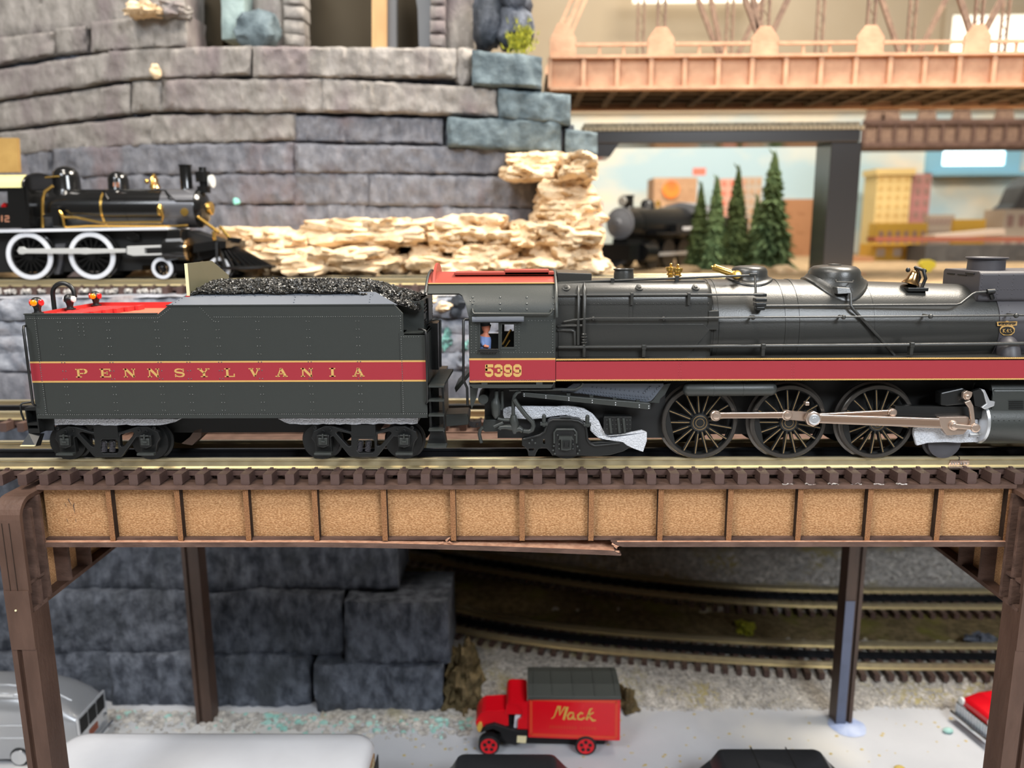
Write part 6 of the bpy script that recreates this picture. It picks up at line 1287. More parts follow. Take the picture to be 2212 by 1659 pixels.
# ---- distant dark locomotive, seen from the front left
dl = thing('steam_locomotive', (0, 0, 0), 'dark blurred steam locomotive facing the cream rocks, beside the fir trees', 'locomotive')
mat('far_black', (24, 25, 27), .3); mat('far_grey', (128, 130, 136), .4)
def L(name, m, bb, sm=40): return bb.build(name, m, dl, smooth=sm)
L('boiler', 'far_black', MB().lathe((0, 0, .53), (1, 0, 0), [(-1.0, .21), (.2, .19), (.25, .185)], 36)); L('smokebox', 'far_black', MB().lathe((0, 0, .53), (1, 0, 0), [(.25, .182), (.5, .18)], 36))
L('smokebox_door', 'far_grey', MB().lathe((.5, 0, .53), (1, 0, 0), [(0, .182), (.015, .178), (.02, .15), (.04, .12), (.06, .05), (.075, .04), (.08, .0)], 36))
L('stack', 'far_black', MB().lathe((.33, 0, .70), (0, 0, 1), [(0, .075), (.02, .06), (.13, .06), (.14, .072), (.15, .072), (.15, .05)], 20))
L('headlamp', 'far_black', MB().lathe((.36, 0, .78), (1, 0, 0), [(0, .06), (.10, .06)], 20)); L('headlamp_lens', 'clear_lens', MB().lathe((.46, 0, .78), (1, 0, 0), [(0, .055), (.01, .05), (.012, 0)], 20))
L('dome', 'far_black', MB().lathe((-.12, 0, .70), (0, 0, 1), [(0, .10), (.03, .085), (.08, .08), (.11, .05), (.12, 0)], 24)); L('bell', 'brass', MB().lathe((-.38, 0, .74), (0, 0, 1), [(0, .04), (.02, .035), (.06, .025), (.07, 0)], 16))
bb = MB(); bb.box(-1.5, -1.02, -.29, .29, .30, .66); L('cab', 'far_black', bb, None)
bb = MB(); bb.prism([(-1.55, -.31, .66), (-1.55, -.2, .76), (-1.55, 0, .80), (-1.55, .2, .76), (-1.55, .31, .66)], (.6, 0, 0)); L('cab_roof', 'far_grey', bb, 30)
bb = MB(); bb.box(-1.4, -1.14, .292, .297, .45, .62); L('cab_window', 'clear_lens', bb, None); bb = MB(); bb.box(-1.4, -1.2, .292, .297, .34, .42); L('cab_number', 'white_paint', bb, None)
bb = MB(); bb.box(-1.02, .15, -.28, .28, .40, .425); L('running_board', 'far_black', bb, None); bb = MB(); bb.box(-.9, -.35, .2, .28, .425, .52); L('side_tank', 'far_black', bb, None); bb = MB(); bb.box(-.8, -.5, .281, .286, .45, .49); L('tank_plate', 'white_paint', bb, None)
for xx in (-.75, -.35, .05):
    for yy in (.165, -.165): L('driving_wheel', 'far_black', MB().lathe((xx, yy - .02, .17), (0, 1, 0), [(0, .17), (.04, .17)], 28))
L('cylinder', 'far_black', MB().lathe((.18, .24, .2), (1, 0, 0), [(0, .1), (.26, .1)], 24)); L('cylinder', 'far_black', MB().lathe((.18, -.24, .2), (1, 0, 0), [(0, .1), (.26, .1)], 24))
bb = MB(); bb.box(.5, .72, -.26, .26, .12, .3); L('pilot_beam', 'far_black', bb, None); bb = MB(); bb.prism([(.66, -.24, .12), (.66, .24, .12), (.8, .1, .02), (.8, -.1, .02)], (0, 0, .04)); L('pilot', 'far_black', bb, None)
bb = MB(); bb.box(-1.0, .5, -.1, .1, .1, .36); L('frame', 'matte_black', bb, None); bb = MB(); bb.box(-.75, .1, .21, .23, .15, .19); L('side_rod', 'silver_steel', bb, None)
bb = MB(); bb.box(-2.5, -1.6, -.29, .29, .12, .62); L('tender_body', 'far_black', bb, None); bb = MB(); bb.box(-2.2, -1.8, .291, .296, .25, .5); L('tender_panel', 'white_paint', bb, None)
dl.location = (1.62, 7.0, .61); dl.rotation_euler = (0, 0, RD(180 + 52)); dl.scale = (1.12, 1.12, 1.12)
# ---- fir trees
mat('fir_green', (84, 108, 76), .85, rgb2=(122, 142, 98), vs=9, spec=.15); mat('fir_dark', (66, 82, 52), .85, rgb2=(98, 112, 70), vs=9, spec=.15); mat('bark', (80, 62, 46), .9)
def fir(px, ytop, ybase, wpx, Y, m, label, seed):
    p0 = Q(px, ybase, Y); p0.z = .6; p1 = Q(px, ytop, Y); H = p1.z - p0.z; R_ = wpx / 2 * (Y + 3.9) / FPX; rr = random.Random(seed)
    t = thing('fir_tree', p0, label, 'tree', 'fir trees beside the distant locomotive')
    b = MB(); b.cyl(p0, (p0.x, p0.y, p1.z - H * .1), R_ * .12, 8, .006); b.build('trunk', 'bark', t)
    b = MB(); tiers = 56
    for i in range(tiers):
        u = i / (tiers - 1); z = p0.z + H * (.03 + .94 * u); r = R_ * (1 - u) ** .8 * rr.uniform(.75, 1.12) + .012; nb = max(8, int(30 * (1 - u * .6)))
        for k in range(nb):
            a = 2 * pi * k / nb + rr.uniform(-.3, .3) + i; L_ = r * rr.uniform(.7, 1.15); c = Vector((p0.x, p0.y, z)); d = Vector((cos(a), sin(a), 0)); s_ = Vector((-sin(a), cos(a), 0)) * L_ * .17
            tip = c + d * L_ + Vector((0, 0, -L_ * .35)); mid = c + d * L_ * .55 + Vector((0, 0, -.02)); b.add([c + Vector((0, 0, .025)), mid + s_, tip, mid - s_, mid + Vector((0, 0, -.05)) + d * .01], [(0, 1, 2), (0, 2, 3), (1, 4, 2), (3, 2, 4), (0, 4, 1), (0, 3, 4)])
    b.cyl((p0.x, p0.y, p1.z - H * .06), p1, .02, 6, .002)
    tag(b.build('foliage', m, t, recalc=False), kind='stuff')
fir(1508, 390, 592, 64, 6.9, 'fir_dark', 'slim fir tree nearest the distant locomotive', 1); fir(1541, 376, 592, 74, 6.7, 'fir_green', 'second fir tree from the distant locomotive', 2); fir(1585, 352, 592, 74, 6.6, 'fir_dark', 'dark fir tree in the middle of the row', 3)
fir(1628, 418, 592, 50, 7.3, 'fir_dark', 'short dark fir tree half hidden behind the tallest one', 4); fir(1660, 320, 598, 118, 6.4, 'fir_green', 'tallest and broadest fir tree, nearest the dark post', 5)
for i, (px, py, w_) in enumerate(((1640, 600, 60), (1690, 598, 50), (1480, 600, 60), (1570, 602, 50))):
    o = boulder('ground_tuft', 'cream_rock' if i % 2 else 'earth', None, px - w_ / 2, py - 26, px + w_ / 2, py + 10, 6.1, i * 3, .5, .3, 6); tag(o, ('tan', 'cream', 'tan', 'cream')[i] + ' ground clump ' + ('left of the tall fir foot', 'at the right foot of the tall fir', 'in front of the distant tender', 'below the middle fir')[i], 'ground clump')
# ---- town in front of the painted backdrop
def bld(name, label, x0, y0, x1, y1, Y, t, m, wins=None, wm='win_dark', roof=None):
    a = Q(x0, y0, Y); c = Q(x1, y1, Y); c.z = .6; th = thing(name, ((a.x + c.x) / 2, Y + t / 2, c.z), label, 'building'); MB().box(a.x, c.x, Y, Y + t, c.z, a.z).build('walls', m, th)
    if wins:
        nx, nz = wins; W_ = (c.x - a.x) / nx; H_ = (a.z - c.z) / nz; b = MB(); b.box(a.x + W_ * .25, a.x + W_ * .75, Y - .01, Y + .01, c.z + H_ * .25, c.z + H_ * .75); o = b.build('window', wm, th)
        for i in range(nx):
            for j in range(nz):
                if i or j: again(o, (i * W_, 0, j * H_))
    if roof: MB().box(a.x - .05, c.x + .05, Y - .05, Y + t, a.z, a.z + .12).build('cornice', roof, th)
    return th
mat('win_dark', (150, 120, 110), .5); mat('win_tan', (214, 178, 112), .5); mat('b_yellow', (228, 200, 136), .8); mat('b_brick', (176, 128, 122), .8, rgb2=(186, 110, 108), vs=.9); mat('b_tan', (196, 158, 122), .8, rgb2=(178, 138, 104), vs=3); mat('b_brown', (158, 112, 76), .8); mat('b_pink', (204, 160, 140), .8); mat('b_grey', (182, 166, 148), .8); mat('b_ochre', (204, 160, 60), .8); mat('sign_orange', (240, 150, 40), .6, rgb2=(232, 84, 40), vs=2.2); mat('sign_red', (222, 116, 92), .6); mat('b_dark', (78, 76, 74), .7, rgb2=(60, 58, 58), vs=3); mat('sign_yellow', (232, 206, 60), .6); mat('car_rust', (150, 84, 62), .7)
bld('tower_block', 'pale yellow tower block left of the pink brick tower', 1896, 378, 1960, 492, 12.4, .6, 'b_yellow', (4, 9), 'win_tan', 'b_yellow'); bld('brick_tower', 'pinkish brick tower beside the pale yellow tower block', 1959, 376, 2003, 486, 12.5, .6, 'b_brick', (3, 7), 'win_dark')
bld('ochre_hall', 'ochre yellow hall at the foot of the two towers', 1896, 482, 2002, 512, 12.1, .4, 'b_ochre', (6, 1), 'win_dark'); bld('office_block', 'low grey-pink office block right of the towers', 2006, 464, 2060, 498, 12.3, .5, 'b_grey', (6, 3), 'win_dark'); bld('yellow_shed', 'long mustard shed right of the low office block', 2062, 474, 2146, 496, 12.2, .5, 'b_ochre')
bld('brown_warehouse', 'brown warehouse between the tallest fir and the dark post', 1690, 430, 1768, 545, 11.8, .8, 'b_brown', (3, 3), 'b_brown')
bb_ = bld('billboard_building', 'tan building with an orange sign above the distant locomotive', 1413, 384, 1502, 500, 12.0, .8, 'b_tan', (4, 5), 'b_tan')
b = MB(); q = Q(1449, 410, 11.97); b.lathe(q, (0, -1, 0), [(0, .17), (.02, .17)], 16); b.build('billboard', 'sign_orange', bb_); b = MB(); q = Q(1513, 370, 11.9); b.cbox((q.x, 12.0, q.z), .24, .05, .13); b.build('roof_sign', 'sign_red', bb_)
bld('pink_tower', 'salmon tower half hidden behind the dark middle fir', 1556, 386, 1602, 520, 12.3, .5, 'b_pink', (3, 8), 'sign_red'); bld('grey_tower', 'tan and grey tower left of the tallest fir', 1604, 382, 1640, 520, 12.4, .5, 'b_grey', (3, 8), 'b_tan')
bld('corner_house', 'grey-pink house with dark roof at the right edge of the town', 2172, 452, 2290, 520, 11.6, .7, 'b_grey', (5, 2), 'win_dark'); bld('brick_stub', 'small brick-red building left of the distant locomotive', 1278, 436, 1300, 490, 12.2, .4, 'b_brick')
o = MB().prism([Q(2180, 452, 11.6), Q(2196, 440, 11.6), Q(2212, 404, 11.6), Q(2240, 380, 11.6), Q(2270, 452, 11.6)], (0, .6, 0)).build('gable_roof', 'b_dark'); tag(o, 'dark gabled roof rising at the right edge of the town', 'roof')
bld('dark_freight_car', 'long dark grey freight car at right beyond the bell', 2000, 530, 2330, 592, 8.6, .6, 'b_dark', (9, 1), 'b_dark'); bld('ochre_building', 'ochre building with grey pillar right of the dark post', 1885, 528, 1990, 580, 9.4, .5, 'b_ochre', (3, 1), 'b_grey')
bld('brown_freight_car', 'brown freight car left of the ochre building', 1840, 555, 1886, 590, 9.0, .5, 'b_brown')
o = MB().prism([Q(1890, 512, 9.0), Q(2330, 512, 9.0), Q(2330, 522, 9.0), Q(1890, 522, 9.0)], (0, .3, 0)).build('trestle_beam', 'car_rust'); tag(o, 'rust-red beam running in front of the far town', 'beam')
o = MB().prism([Q(2020, 508, 9.3), Q(2170, 494, 9.3), Q(2172, 506, 9.3), Q(2020, 516, 9.3)], (0, .4, 0)).build('white_ramp', 'b_grey'); tag(o, 'pale sloping ramp between mustard shed and rust-red beam', 'ramp')
ys = thing('yellow_sign', Q(2005, 612, 6.0), 'yellow mushroom-shaped water column behind the bell', 'sign')
MB().prism([Q(x, y, 6.0) for x, y in ((1998, 612), (2012, 612), (2012, 584), (2023, 576), (2022, 566), (2010, 561), (1994, 562), (1986, 570), (1992, 580), (1999, 584))], (0, .06, 0)).build('sign_board', 'sign_yellow', ys, bevel=.01)
for i, (px, py, c, nm) in enumerate(((1866, 605, 'red_lens', 'red'), (1922, 606, 'teal_lichen', 'pale green'))):
    o = MB().prism([Q(px - 12, py - 10, 5.6), Q(px - 6, py - 14, 5.6), Q(px + 8, py - 14, 5.6), Q(px + 13, py - 8, 5.6), Q(px + 13, py + 6, 5.6), Q(px - 12, py + 6, 5.6)], (0, .1, 0)).build('toy_car', c, bevel=.02); tag(o, nm + ' toy car just above the boiler ' + ('right of the sand dome' if i == 0 else 'left of the bell'), 'toy car')
mat('hedge', (60, 92, 60), .9, rgb2=(44, 70, 46), vs=10)
o = MB().prism([Q(1850, 588, 6.2), Q(1990, 588, 6.2), Q(1990, 612, 6.2), Q(1850, 612, 6.2)], (0, .3, 0)).build('hedge', 'hedge'); tag(o, 'low dark green hedge strip behind the boiler left of the bell', 'hedge')
# ---- painted sky backdrop and room wall
m = mat('sky_paint', (184, 208, 214), .9, rgb2=(232, 222, 200), vs=.36, detail=5, stretch=(1, 1, 2.0), lo=.45, hi=.62, spec=.1)
mat('wall_beige', (176, 162, 140), .9, rgb2=(170, 155, 132), vs=.6, spec=.1)
bw = MB(); bw.box(-18, 20, 13.6, 13.8, -3.5, 3.55); tag(bw.build('wall_back', 'sky_paint', origin=(0, 13.6, 0)), kind='structure')
bw = MB(); bw.box(-18, 20, 13.6, 13.8, 3.55, 12); tag(bw.build('wall_upper', 'wall_beige'), kind='structure')
bw = MB(); bw.box(-18, 20, 13.5, 13.6, 3.5, 3.6); tag(bw.build('trim_1', 'wall_beige'), kind='structure')
mat('blue_casing', (140, 190, 210), .6); mat('daylight', (225, 250, 255), .5, emit=5.0)
wx = [Q(p, 340, 13.5).x for p in (2003, 2037, 2172, 2205)]; wz = [Q(2100, p, 13.5).z for p in (300, 320, 357, 372)]
wn = MB().prism([(wx[0], 13.5, wz[3]), (wx[3], 13.5, wz[3]), (wx[3], 13.5, wz[0] + .3), (wx[0], 13.5, wz[0] + .3)], (0, .1, 0), [[(wx[1], 13.5, wz[2]), (wx[2], 13.5, wz[2]), (wx[2], 13.5, wz[0] + .1), (wx[1], 13.5, wz[0] + .1)]]).build('window_1', 'blue_casing'); tag(wn, kind='structure')
MB().box(wx[1], wx[2], 13.55, 13.58, wz[2], wz[0] + .1).build('pane', 'daylight', wn); MB().box(wx[0] + .1, wx[3] + .2, 13.3, 13.5, wz[3] - .08, wz[3]).build('sill', 'blue_casing', wn)
# lit openings seen through the far truss (ceiling fluorescents of the next room)
mat('lamp_white', (255, 250, 232), .5, emit=2.2)
a = Q(1370, -60, 12.5); c = Q(1650, 2, 12.5); o = MB().box(a.x, c.x, 12.5, 12.6, c.z, a.z).build('wall_lamp', 'lamp_white'); tag(o, 'white fluorescent fixture at the very top above the truss bridge', 'lamp')
a = Q(2060, 30, 13.4); c = Q(2260, 112, 13.4); wn2 = MB().prism([(a.x - .15, 13.4, c.z - .15), (c.x + .15, 13.4, c.z - .15), (c.x + .15, 13.4, a.z + .15), (a.x - .15, 13.4, a.z + .15)], (0, .15, 0), [[(a.x, 13.4, c.z), (c.x, 13.4, c.z), (c.x, 13.4, a.z), (a.x, 13.4, a.z)]]).build('window_2', 'wall_beige'); tag(wn2, kind='structure')
MB().box(a.x, c.x, 13.5, 13.54, c.z, a.z).build('pane', 'lamp_white', wn2)
# ================================================================== table top under the bridge
mat('table_grey', (196, 197, 201), .75, rgb2=(184, 185, 190), vs=1.2, bump=.12, bs=18, rgb3=(226, 222, 214), vs3=.5, spec=.2)
mat('gravel', (198, 192, 184), .9, rgb2=(140, 136, 130), vs=26, bump=1.0, bs=30, rgb3=(176, 164, 120), vs3=2.2, spec=.1, detail=6)
mat('gravel_brown', (120, 104, 76), .9, rgb2=(84, 74, 52), vs=16, bump=1.0, bs=26, rgb3=(110, 106, 50), vs3=2.0, spec=.1, detail=6)
mat('pebble', (206, 200, 192), .9, rgb2=(150, 146, 142), vs=12); mat('pebble_teal', (176, 210, 202), .85, rgb2=(140, 190, 180), vs=8); mat('pebble_ochre', (190, 166, 90), .9)
fl = MB(); fl.box(-9, 11, -6.5, 6.2, FZ - .2, FZ); tag(fl.build('floor', 'table_grey', origin=(0, 0, FZ)), kind='structure')
bk = MB(); bk.box(-9, 11, 4.75, 4.9, FZ, .40); tag(bk.build('wall_under', 'matte_black'), kind='structure')
def edge_y(x): return 1.93 + .05 * noise.noise(Vector((x * 1.1, 3, 0))) + .03 * noise.noise(Vector((x * 5, 8, 0))) - .25 * max(0, min(1, (0.3 - x) / 1.2))
def gz_(x, y):
    e = y - edge_y(x); t = max(0, min(1, e / .45)); z = FZ + .004 + .10 * t
    if y > 3.35: z += .05 * max(0, min(1, (y - 3.0) / .4))
    if y > 4.15: z += .06 * max(0, min(1, (y - 4.15) / .5)) ** 1.2
    return z + (.016 * noise.noise(Vector((x * 7, y * 7, 0))) + .012 * noise.noise(Vector((x * 19, y * 19, 4)))) * min(1, .2 + t)
b = MB(); rows_ = []
for i in range(150):
    x = -1.6 + 8.6 * i / 149; rows_.append([Vector((x, edge_y(x) + (4.74 - edge_y(x)) * (j / 60) ** 1.2, gz_(x, edge_y(x) + (4.74 - edge_y(x)) * (j / 60) ** 1.2))) for j in range(61)])
b.loft(rows_, closed=False, caps=False); tag(tag(b.build('ballast_bed', 'gravel', smooth=60), 'pale ballast bed of the lower curved tracks', 'ballast'), kind='stuff')
def strip(fy0, fy1, dz, name, m, label):
    b = MB(); rr = []
    for i in range(120):
        x = -1.6 + 8.2 * i / 119; y0, y1 = fy0(x), fy1(x); rr.append([Vector((x, y0 + (y1 - y0) * j / 14, gz_(x, y0 + (y1 - y0) * j / 14) + dz * sin(pi * j / 14) + .01 * noise.noise(Vector((x * 14, j, 2))))) for j in range(15)])
    b.loft(rr, closed=False, caps=False); return tag(tag(b.build(name, m, smooth=60), label, 'scenery strip'), kind='stuff')
# ---- two lower tracks on a curve
def spline(pts, n=60):
    P_ = [Vector(p) for p in pts]; out = []
    for i in range(len(P_) - 1):
        p0, p1, p2, p3 = P_[max(i - 1, 0)], P_[i], P_[i + 1], P_[min(i + 2, len(P_) - 1)]
        for k in range(n // (len(P_) - 1)):
            t = k / (n // (len(P_) - 1)); out.append(.5 * ((2 * p1) + (p2 - p0) * t + (2 * p0 - 5 * p1 + 4 * p2 - p3) * t * t + (3 * p1 - p0 - 3 * p2 + p3) * t ** 3))
    out.append(P_[-1]); return out
def curved(pts, ztop, label):
    C_ = spline([(x, y, 0) for x, y in pts], 80); t = thing('railroad_track', (1.5, pts[len(pts) // 2][1], ztop - .112), label, 'track', 'lower tracks'); nrm = []
    for i in range(len(C_)):
        d = (C_[min(i + 1, len(C_) - 1)] - C_[max(i - 1, 0)]).normalized(); nrm.append(Vector((-d.y, d.x, 0)))
    for k, off in enumerate((0, .1725, .345)):
        pr = [(-.0125, -.003), (0, 0), (.0125, -.003), (.0125, -.013), (.005, -.018), (.005, -.045), (.024, -.05), (.024, -.055), (-.024, -.055), (-.024, -.05), (-.005, -.045), (-.005, -.018), (-.0125, -.013)]
        b = MB(); b.loft([[C_[i] + nrm[i] * (off + u) + Vector((0, 0, ztop + v)) for u, v in pr] for i in range(len(C_))]); b.build('rail', 'rail_dark' if k == 1 else 'rail_brass', t, smooth=30)
    base = tie_mesh(spikes=False); o = base.build('tie', 'tie_brown', None, origin=(0, 0, 0)); o.parent = t
    L = 0; nxt = 0; first = True
    for i in range(len(C_) - 1):
        seg = (C_[i + 1] - C_[i]).length
        while nxt <= L + seg:
            p = C_[i].lerp(C_[i + 1], (nxt - L) / seg); n_ = nrm[i].lerp(nrm[i + 1], (nxt - L) / seg)
            q = o if first else o.copy()
            if not first: COL.objects.link(q)
            first = False; q.location = Vector((p.x, p.y, ztop)) - t.location; q.rotation_euler = (0, 0, math.atan2(-n_.x, n_.y)); nxt += TIEP
        L += seg
    return t
curved([(-1.9, 3.72), (-1.4, 3.38), (-.61, 2.92), (.30, 2.62), (1.49, 2.41), (2.64, 2.30), (3.99, 2.27), (6.2, 2.27)], -2.47, 'nearer lower track curving in from behind the rock cliff')
curved([(-1.6, 4.62), (-.14, 4.02), (1.27, 3.56), (2.58, 3.32), (4.56, 3.26), (6.4, 3.26)], -2.42, 'farther lower track curving along the grey ballast bank')
strip(lambda x: max(2.86, 3.3 - .32 * (x + .6)) if x < 1 else 2.86 - .03 * (x - 1), lambda x: (3.95 - .32 * (x + .1)) if x < 1.3 else 3.48 - .10 * min(1, max(0, (x - 1.3))), .03, 'weed_strip', 'gravel_brown', 'brown and mossy strip between the two lower tracks')
b = MB(); r6 = random.Random(21)
for i in range(5200):
    x = r6.uniform(-.7, 4.6); y = edge_y(x) - .03 + abs(r6.gauss(0, .28)); s = r6.uniform(.006, .017)
    if y > 2.75: continue
    sc = (r6.uniform(.7, 1.4), r6.uniform(.7, 1.4), r6.uniform(.5, .9)); zz = gz_(x, y) if y > edge_y(x) else FZ
    b.add([Vector((x + v.x * s * sc[0], y + v.y * s * sc[1], zz + v.z * s * sc[2])) for v in IV], IF)
tag(tag(b.build('ballast_stones', 'pebble', recalc=False), 'loose pale ballast stones in front of the lower tracks', 'ballast'), kind='stuff')
b = MB()
for i in range(2200):
    x = r6.uniform(.5, 5.2); y = r6.uniform(3.9, 4.6); s = r6.uniform(.010, .026)
    b.add([Vector((x + v.x * s, y + v.y * s, gz_(x, y) + v.z * s * .8)) for v in IV], IF)
tag(tag(b.build('bank_stones', 'pebble', recalc=False), 'grey ballast stones on the bank behind the farther lower track', 'ballast'), kind='stuff')
# rubble along the foot of the cliff
for m, n, lab, sd in (('pebble', 1100, 'pale rubble along the foot of the rock cliff', 31), ('pebble_teal', 420, 'turquoise rubble along the foot of the rock cliff', 32)):
    b = MB(); r7 = random.Random(sd)
    for i in range(n):
        x = r7.uniform(-3.6, -.4); y = 1.86 - .1 * min(1, max(0, (x + 3) / 2.4)) - abs(r7.gauss(0, .12 if sd == 31 else .09)); s = r7.choice((.008, .012, .012, .018, .03)) * r7.uniform(.7, 1.2)
        if sd == 32 and x < -2.1 and r7.random() < .7: continue
        b.add([Vector((x + v.x * s * r7.uniform(.7, 1.3), y + v.y * s, FZ + v.z * s * .7 + .004)) for v in IV], IF)
    tag(tag(b.build('rubble', m, recalc=False), lab, 'rubble'), kind='stuff')
b = MB(); r8 = random.Random(77)
for i in range(260):
    x = r8.uniform(-.9, 3.6); y = r8.uniform(.3, 1.85); s = r8.uniform(.004, .012)
    b.add([Vector((x + v.x * s * r8.uniform(.7, 2), y + v.y * s, FZ + v.z * s * .5)) for v in IV], IF)
tag(tag(b.build('crumbs', 'pebble_ochre', recalc=False), 'ochre crumbs scattered over the pale table top', 'crumbs'), kind='stuff')
boulder('brown_bush', 'gravel_brown', None, 960, 1400, 1036, 1560, 2.05, 4, .5, .6, 11, 36, 2.2)
bpy.data.objects['brown_bush']['label'] = 'brown scrub bank at the right end of the rock cliff'; bpy.data.objects['brown_bush']['category'] = 'scrub'
o = boulder('ochre_clump', 'gravel_brown', None, 1330, 1490, 1372, 1556, 1.98, 14, .3, .7, 14, 36, 2.0); tag(o, 'ochre weed clump behind the rear of the red delivery truck', 'scrub')
o = boulder('moss_clump', 'moss', None, 1592, 1344, 1628, 1370, 2.98, 24, .2, .7, 20, 30, 2.0); tag(o, 'olive moss clump between the lower tracks left of the rear post', 'moss')
o = boulder('dark_debris', 'stone_dark', None, 2086, 1372, 2150, 1388, 2.72, 34, .15, .8, 24, 30, 2.0); tag(o, 'dark twig debris beside the nearer lower track at the right', 'debris')
for i, (px, py, m, lab) in enumerate(((1965, 1480, 'cream_rock', 'cream stone on the ballast right of the rear post'), (2048, 1578, 'pebble_teal', 'pale turquoise stone on the bare table near the red car'), (1943, 1660, 'pebble_ochre', 'yellow crumb on the table at the bottom right'), (948, 1555, 'pebble_teal', 'pale stone at the right foot of the rock cliff'))):
    q = G(px, py, FZ + .02); o = MB().sphere(q, .035, 8, (1.2, .8, .6)).build('stone', m, smooth=60); tag(o, lab, 'stone')
# splash of blue paint at the foot of the right rear post
mat('blue_paint', (150, 166, 206), .5, rgb2=(190, 200, 224), vs=6, bump=.4, bs=14); mat('blue_strip', (84, 92, 112), .5, rgb2=(96, 104, 128), vs=5)
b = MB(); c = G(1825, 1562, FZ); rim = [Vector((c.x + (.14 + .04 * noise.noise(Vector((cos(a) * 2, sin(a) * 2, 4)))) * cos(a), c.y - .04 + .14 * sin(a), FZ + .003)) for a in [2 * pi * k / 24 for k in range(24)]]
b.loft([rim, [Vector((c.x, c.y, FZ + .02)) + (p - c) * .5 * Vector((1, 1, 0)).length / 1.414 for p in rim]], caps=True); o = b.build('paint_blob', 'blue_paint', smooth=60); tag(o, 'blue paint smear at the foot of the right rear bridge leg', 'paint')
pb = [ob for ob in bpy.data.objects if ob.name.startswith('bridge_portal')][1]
xs0 = 2.43; MB().box(2.43, 2.50, 1.684, 1.69, FZ, -1.62).build('blue_strip', 'blue_strip', pb)  # narrow blue-grey strip up the lower right rear leg
# ---- red delivery truck
mat('truck_red', (226, 12, 30), .3, coat=.4); mat('truck_roof', (70, 72, 68), .5); mat('rubber', (20, 20, 22), .6); mat('gold_trim', (214, 170, 80), .35); mat('truck_line', (226, 70, 40), .4)
T = lambda x, y: (1000 + x / 6.144, 1420 + y / 6.144)
YK = 1.33
tk2 = thing('toy_truck', Q(1190, 1640, YK), 'red toy delivery truck with black roof and gold lettering on its box', 'toy truck')
tk2.location.z = FZ
def tp(name, m, pts, Y, t, par=tk2, **k): return plate(name, m, par, [T(*p) for p in pts], Y, t, **k)
bx_ = tp('cargo_box', 'truck_red', [(865, 512), (2092, 548), (2086, 1110), (1780, 1100), (1500, 1090), (865, 1065)], YK, .36, bevel=.006)
zr_ = Q(*T(1400, 530), YK).z
xr0, xr1 = Q(*T(862, 510), YK).x, Q(*T(2096, 530), YK).x
b = MB(); b.prism([(xr0, YK - .015, zr_ - .012), (xr0, YK - .015, zr_ + .016), (xr0, YK + .1, zr_ + .045), (xr0, YK + .27, zr_ + .045), (xr0, YK + .38, zr_ + .016), (xr0, YK + .38, zr_ - .012)], (xr1 - xr0, 0, 0)); rf = b.build('box_roof', 'truck_roof', tk2, bevel=.004)
for u in (.06, .26, .49, .72, .94): b = MB(); x = xr0 + (xr1 - xr0) * u; b.prism([(x, YK - .012, zr_ + .018), (x, YK + .1, zr_ + .047), (x, YK + .27, zr_ + .047), (x, YK + .37, zr_ + .018), (x, YK + .37, zr_ + .022), (x, YK + .27, zr_ + .052), (x, YK + .1, zr_ + .052), (x, YK - .012, zr_ + .022)], (.012, 0, 0)); b.build('roof_batten', 'truck_roof', rf)
fmt = lambda u, v: Q(*T(u, v), YK - .002)
b = MB()
for pa, pb_ in (((905, 560), (2045, 592)), ((905, 1025), (2035, 1065)), ((905, 560), (905, 1025)), ((2040, 592), (2035, 1065))): stroke(b, [pa, pb_], 34, fmt, (0, .001, 0))
b.build('border_line', 'truck_line', bx_)
# script lettering
b = MB(); MK = [([(1175, 815), (1210, 790), (1262, 650), (1285, 650), (1282, 770), (1350, 660), (1385, 660), (1335, 830)], [10, 14, 20, 34, 22, 20, 36, 30]), ([(1470, 740), (1420, 735), (1390, 775), (1400, 820), (1440, 815), (1478, 745), (1465, 815), (1500, 822)], 24), ([(1595, 750), (1565, 735), (1525, 770), (1530, 820), (1575, 825), (1615, 800)], 24), ([(1720, 680), (1690, 690), (1640, 830)], [16, 24, 30]), ([(1735, 730), (1665, 775), (1725, 840), (1765, 835)], [20, 24, 30, 16])]
for pts, w_ in MK: stroke(b, pts, w_, fmt, (0, .0012, 0))
b.build('lettering', 'gold_trim', bx_)
b = MB()
for i in range(17):
    if i == 10: continue
    x = 1160 + i * 37; stroke(b, [(x, 898 + i * 1.5), (x, 945 + i * 1.5)], 12, fmt, (0, .0008, 0)); stroke(b, [(x, 920 + i * 1.5), (x + 20, 922 + i * 1.5)], 10, fmt, (0, .0008, 0))
tag(b.build('small_lettering', 'truck_line', bx_), kind='stuff')
tp('cab_back', 'truck_red', [(560, 760), (575, 640), (600, 600), (640, 588), (820, 590), (850, 610), (858, 760)], YK + .02, .30, bevel=.02)
tp('cab_side', 'truck_red', [(595, 630), (700, 630), (760, 660), (790, 730), (780, 800), (730, 835), (725, 950), (860, 955), (862, 600), (600, 600)], YK + .01, .02)
tp('cab_far', 'truck_red', [(560, 640), (860, 640), (862, 950), (700, 950)], YK + .29, .02)
tp('seat', 'rubber', [(590, 690), (620, 630), (700, 640), (740, 690), (690, 740), (690, 960), (610, 930)], YK + .08, .15, bevel=.01)
tp('seat_cover', 'white_paint', [(690, 780), (750, 690), (785, 720), (770, 780), (730, 820), (720, 970), (675, 960)], YK + .04, .03)
tp('hood', 'truck_red', [(168, 860), (200, 790), (250, 735), (300, 715), (480, 705), (600, 700), (605, 905), (480, 910), (180, 925)], YK + .03, .20, bevel=.025)
tp('headlamp', 'gold_trim', [(180, 930), (215, 880), (250, 880), (260, 930), (230, 1000), (195, 990)], YK + .0, .03, bevel=.006)
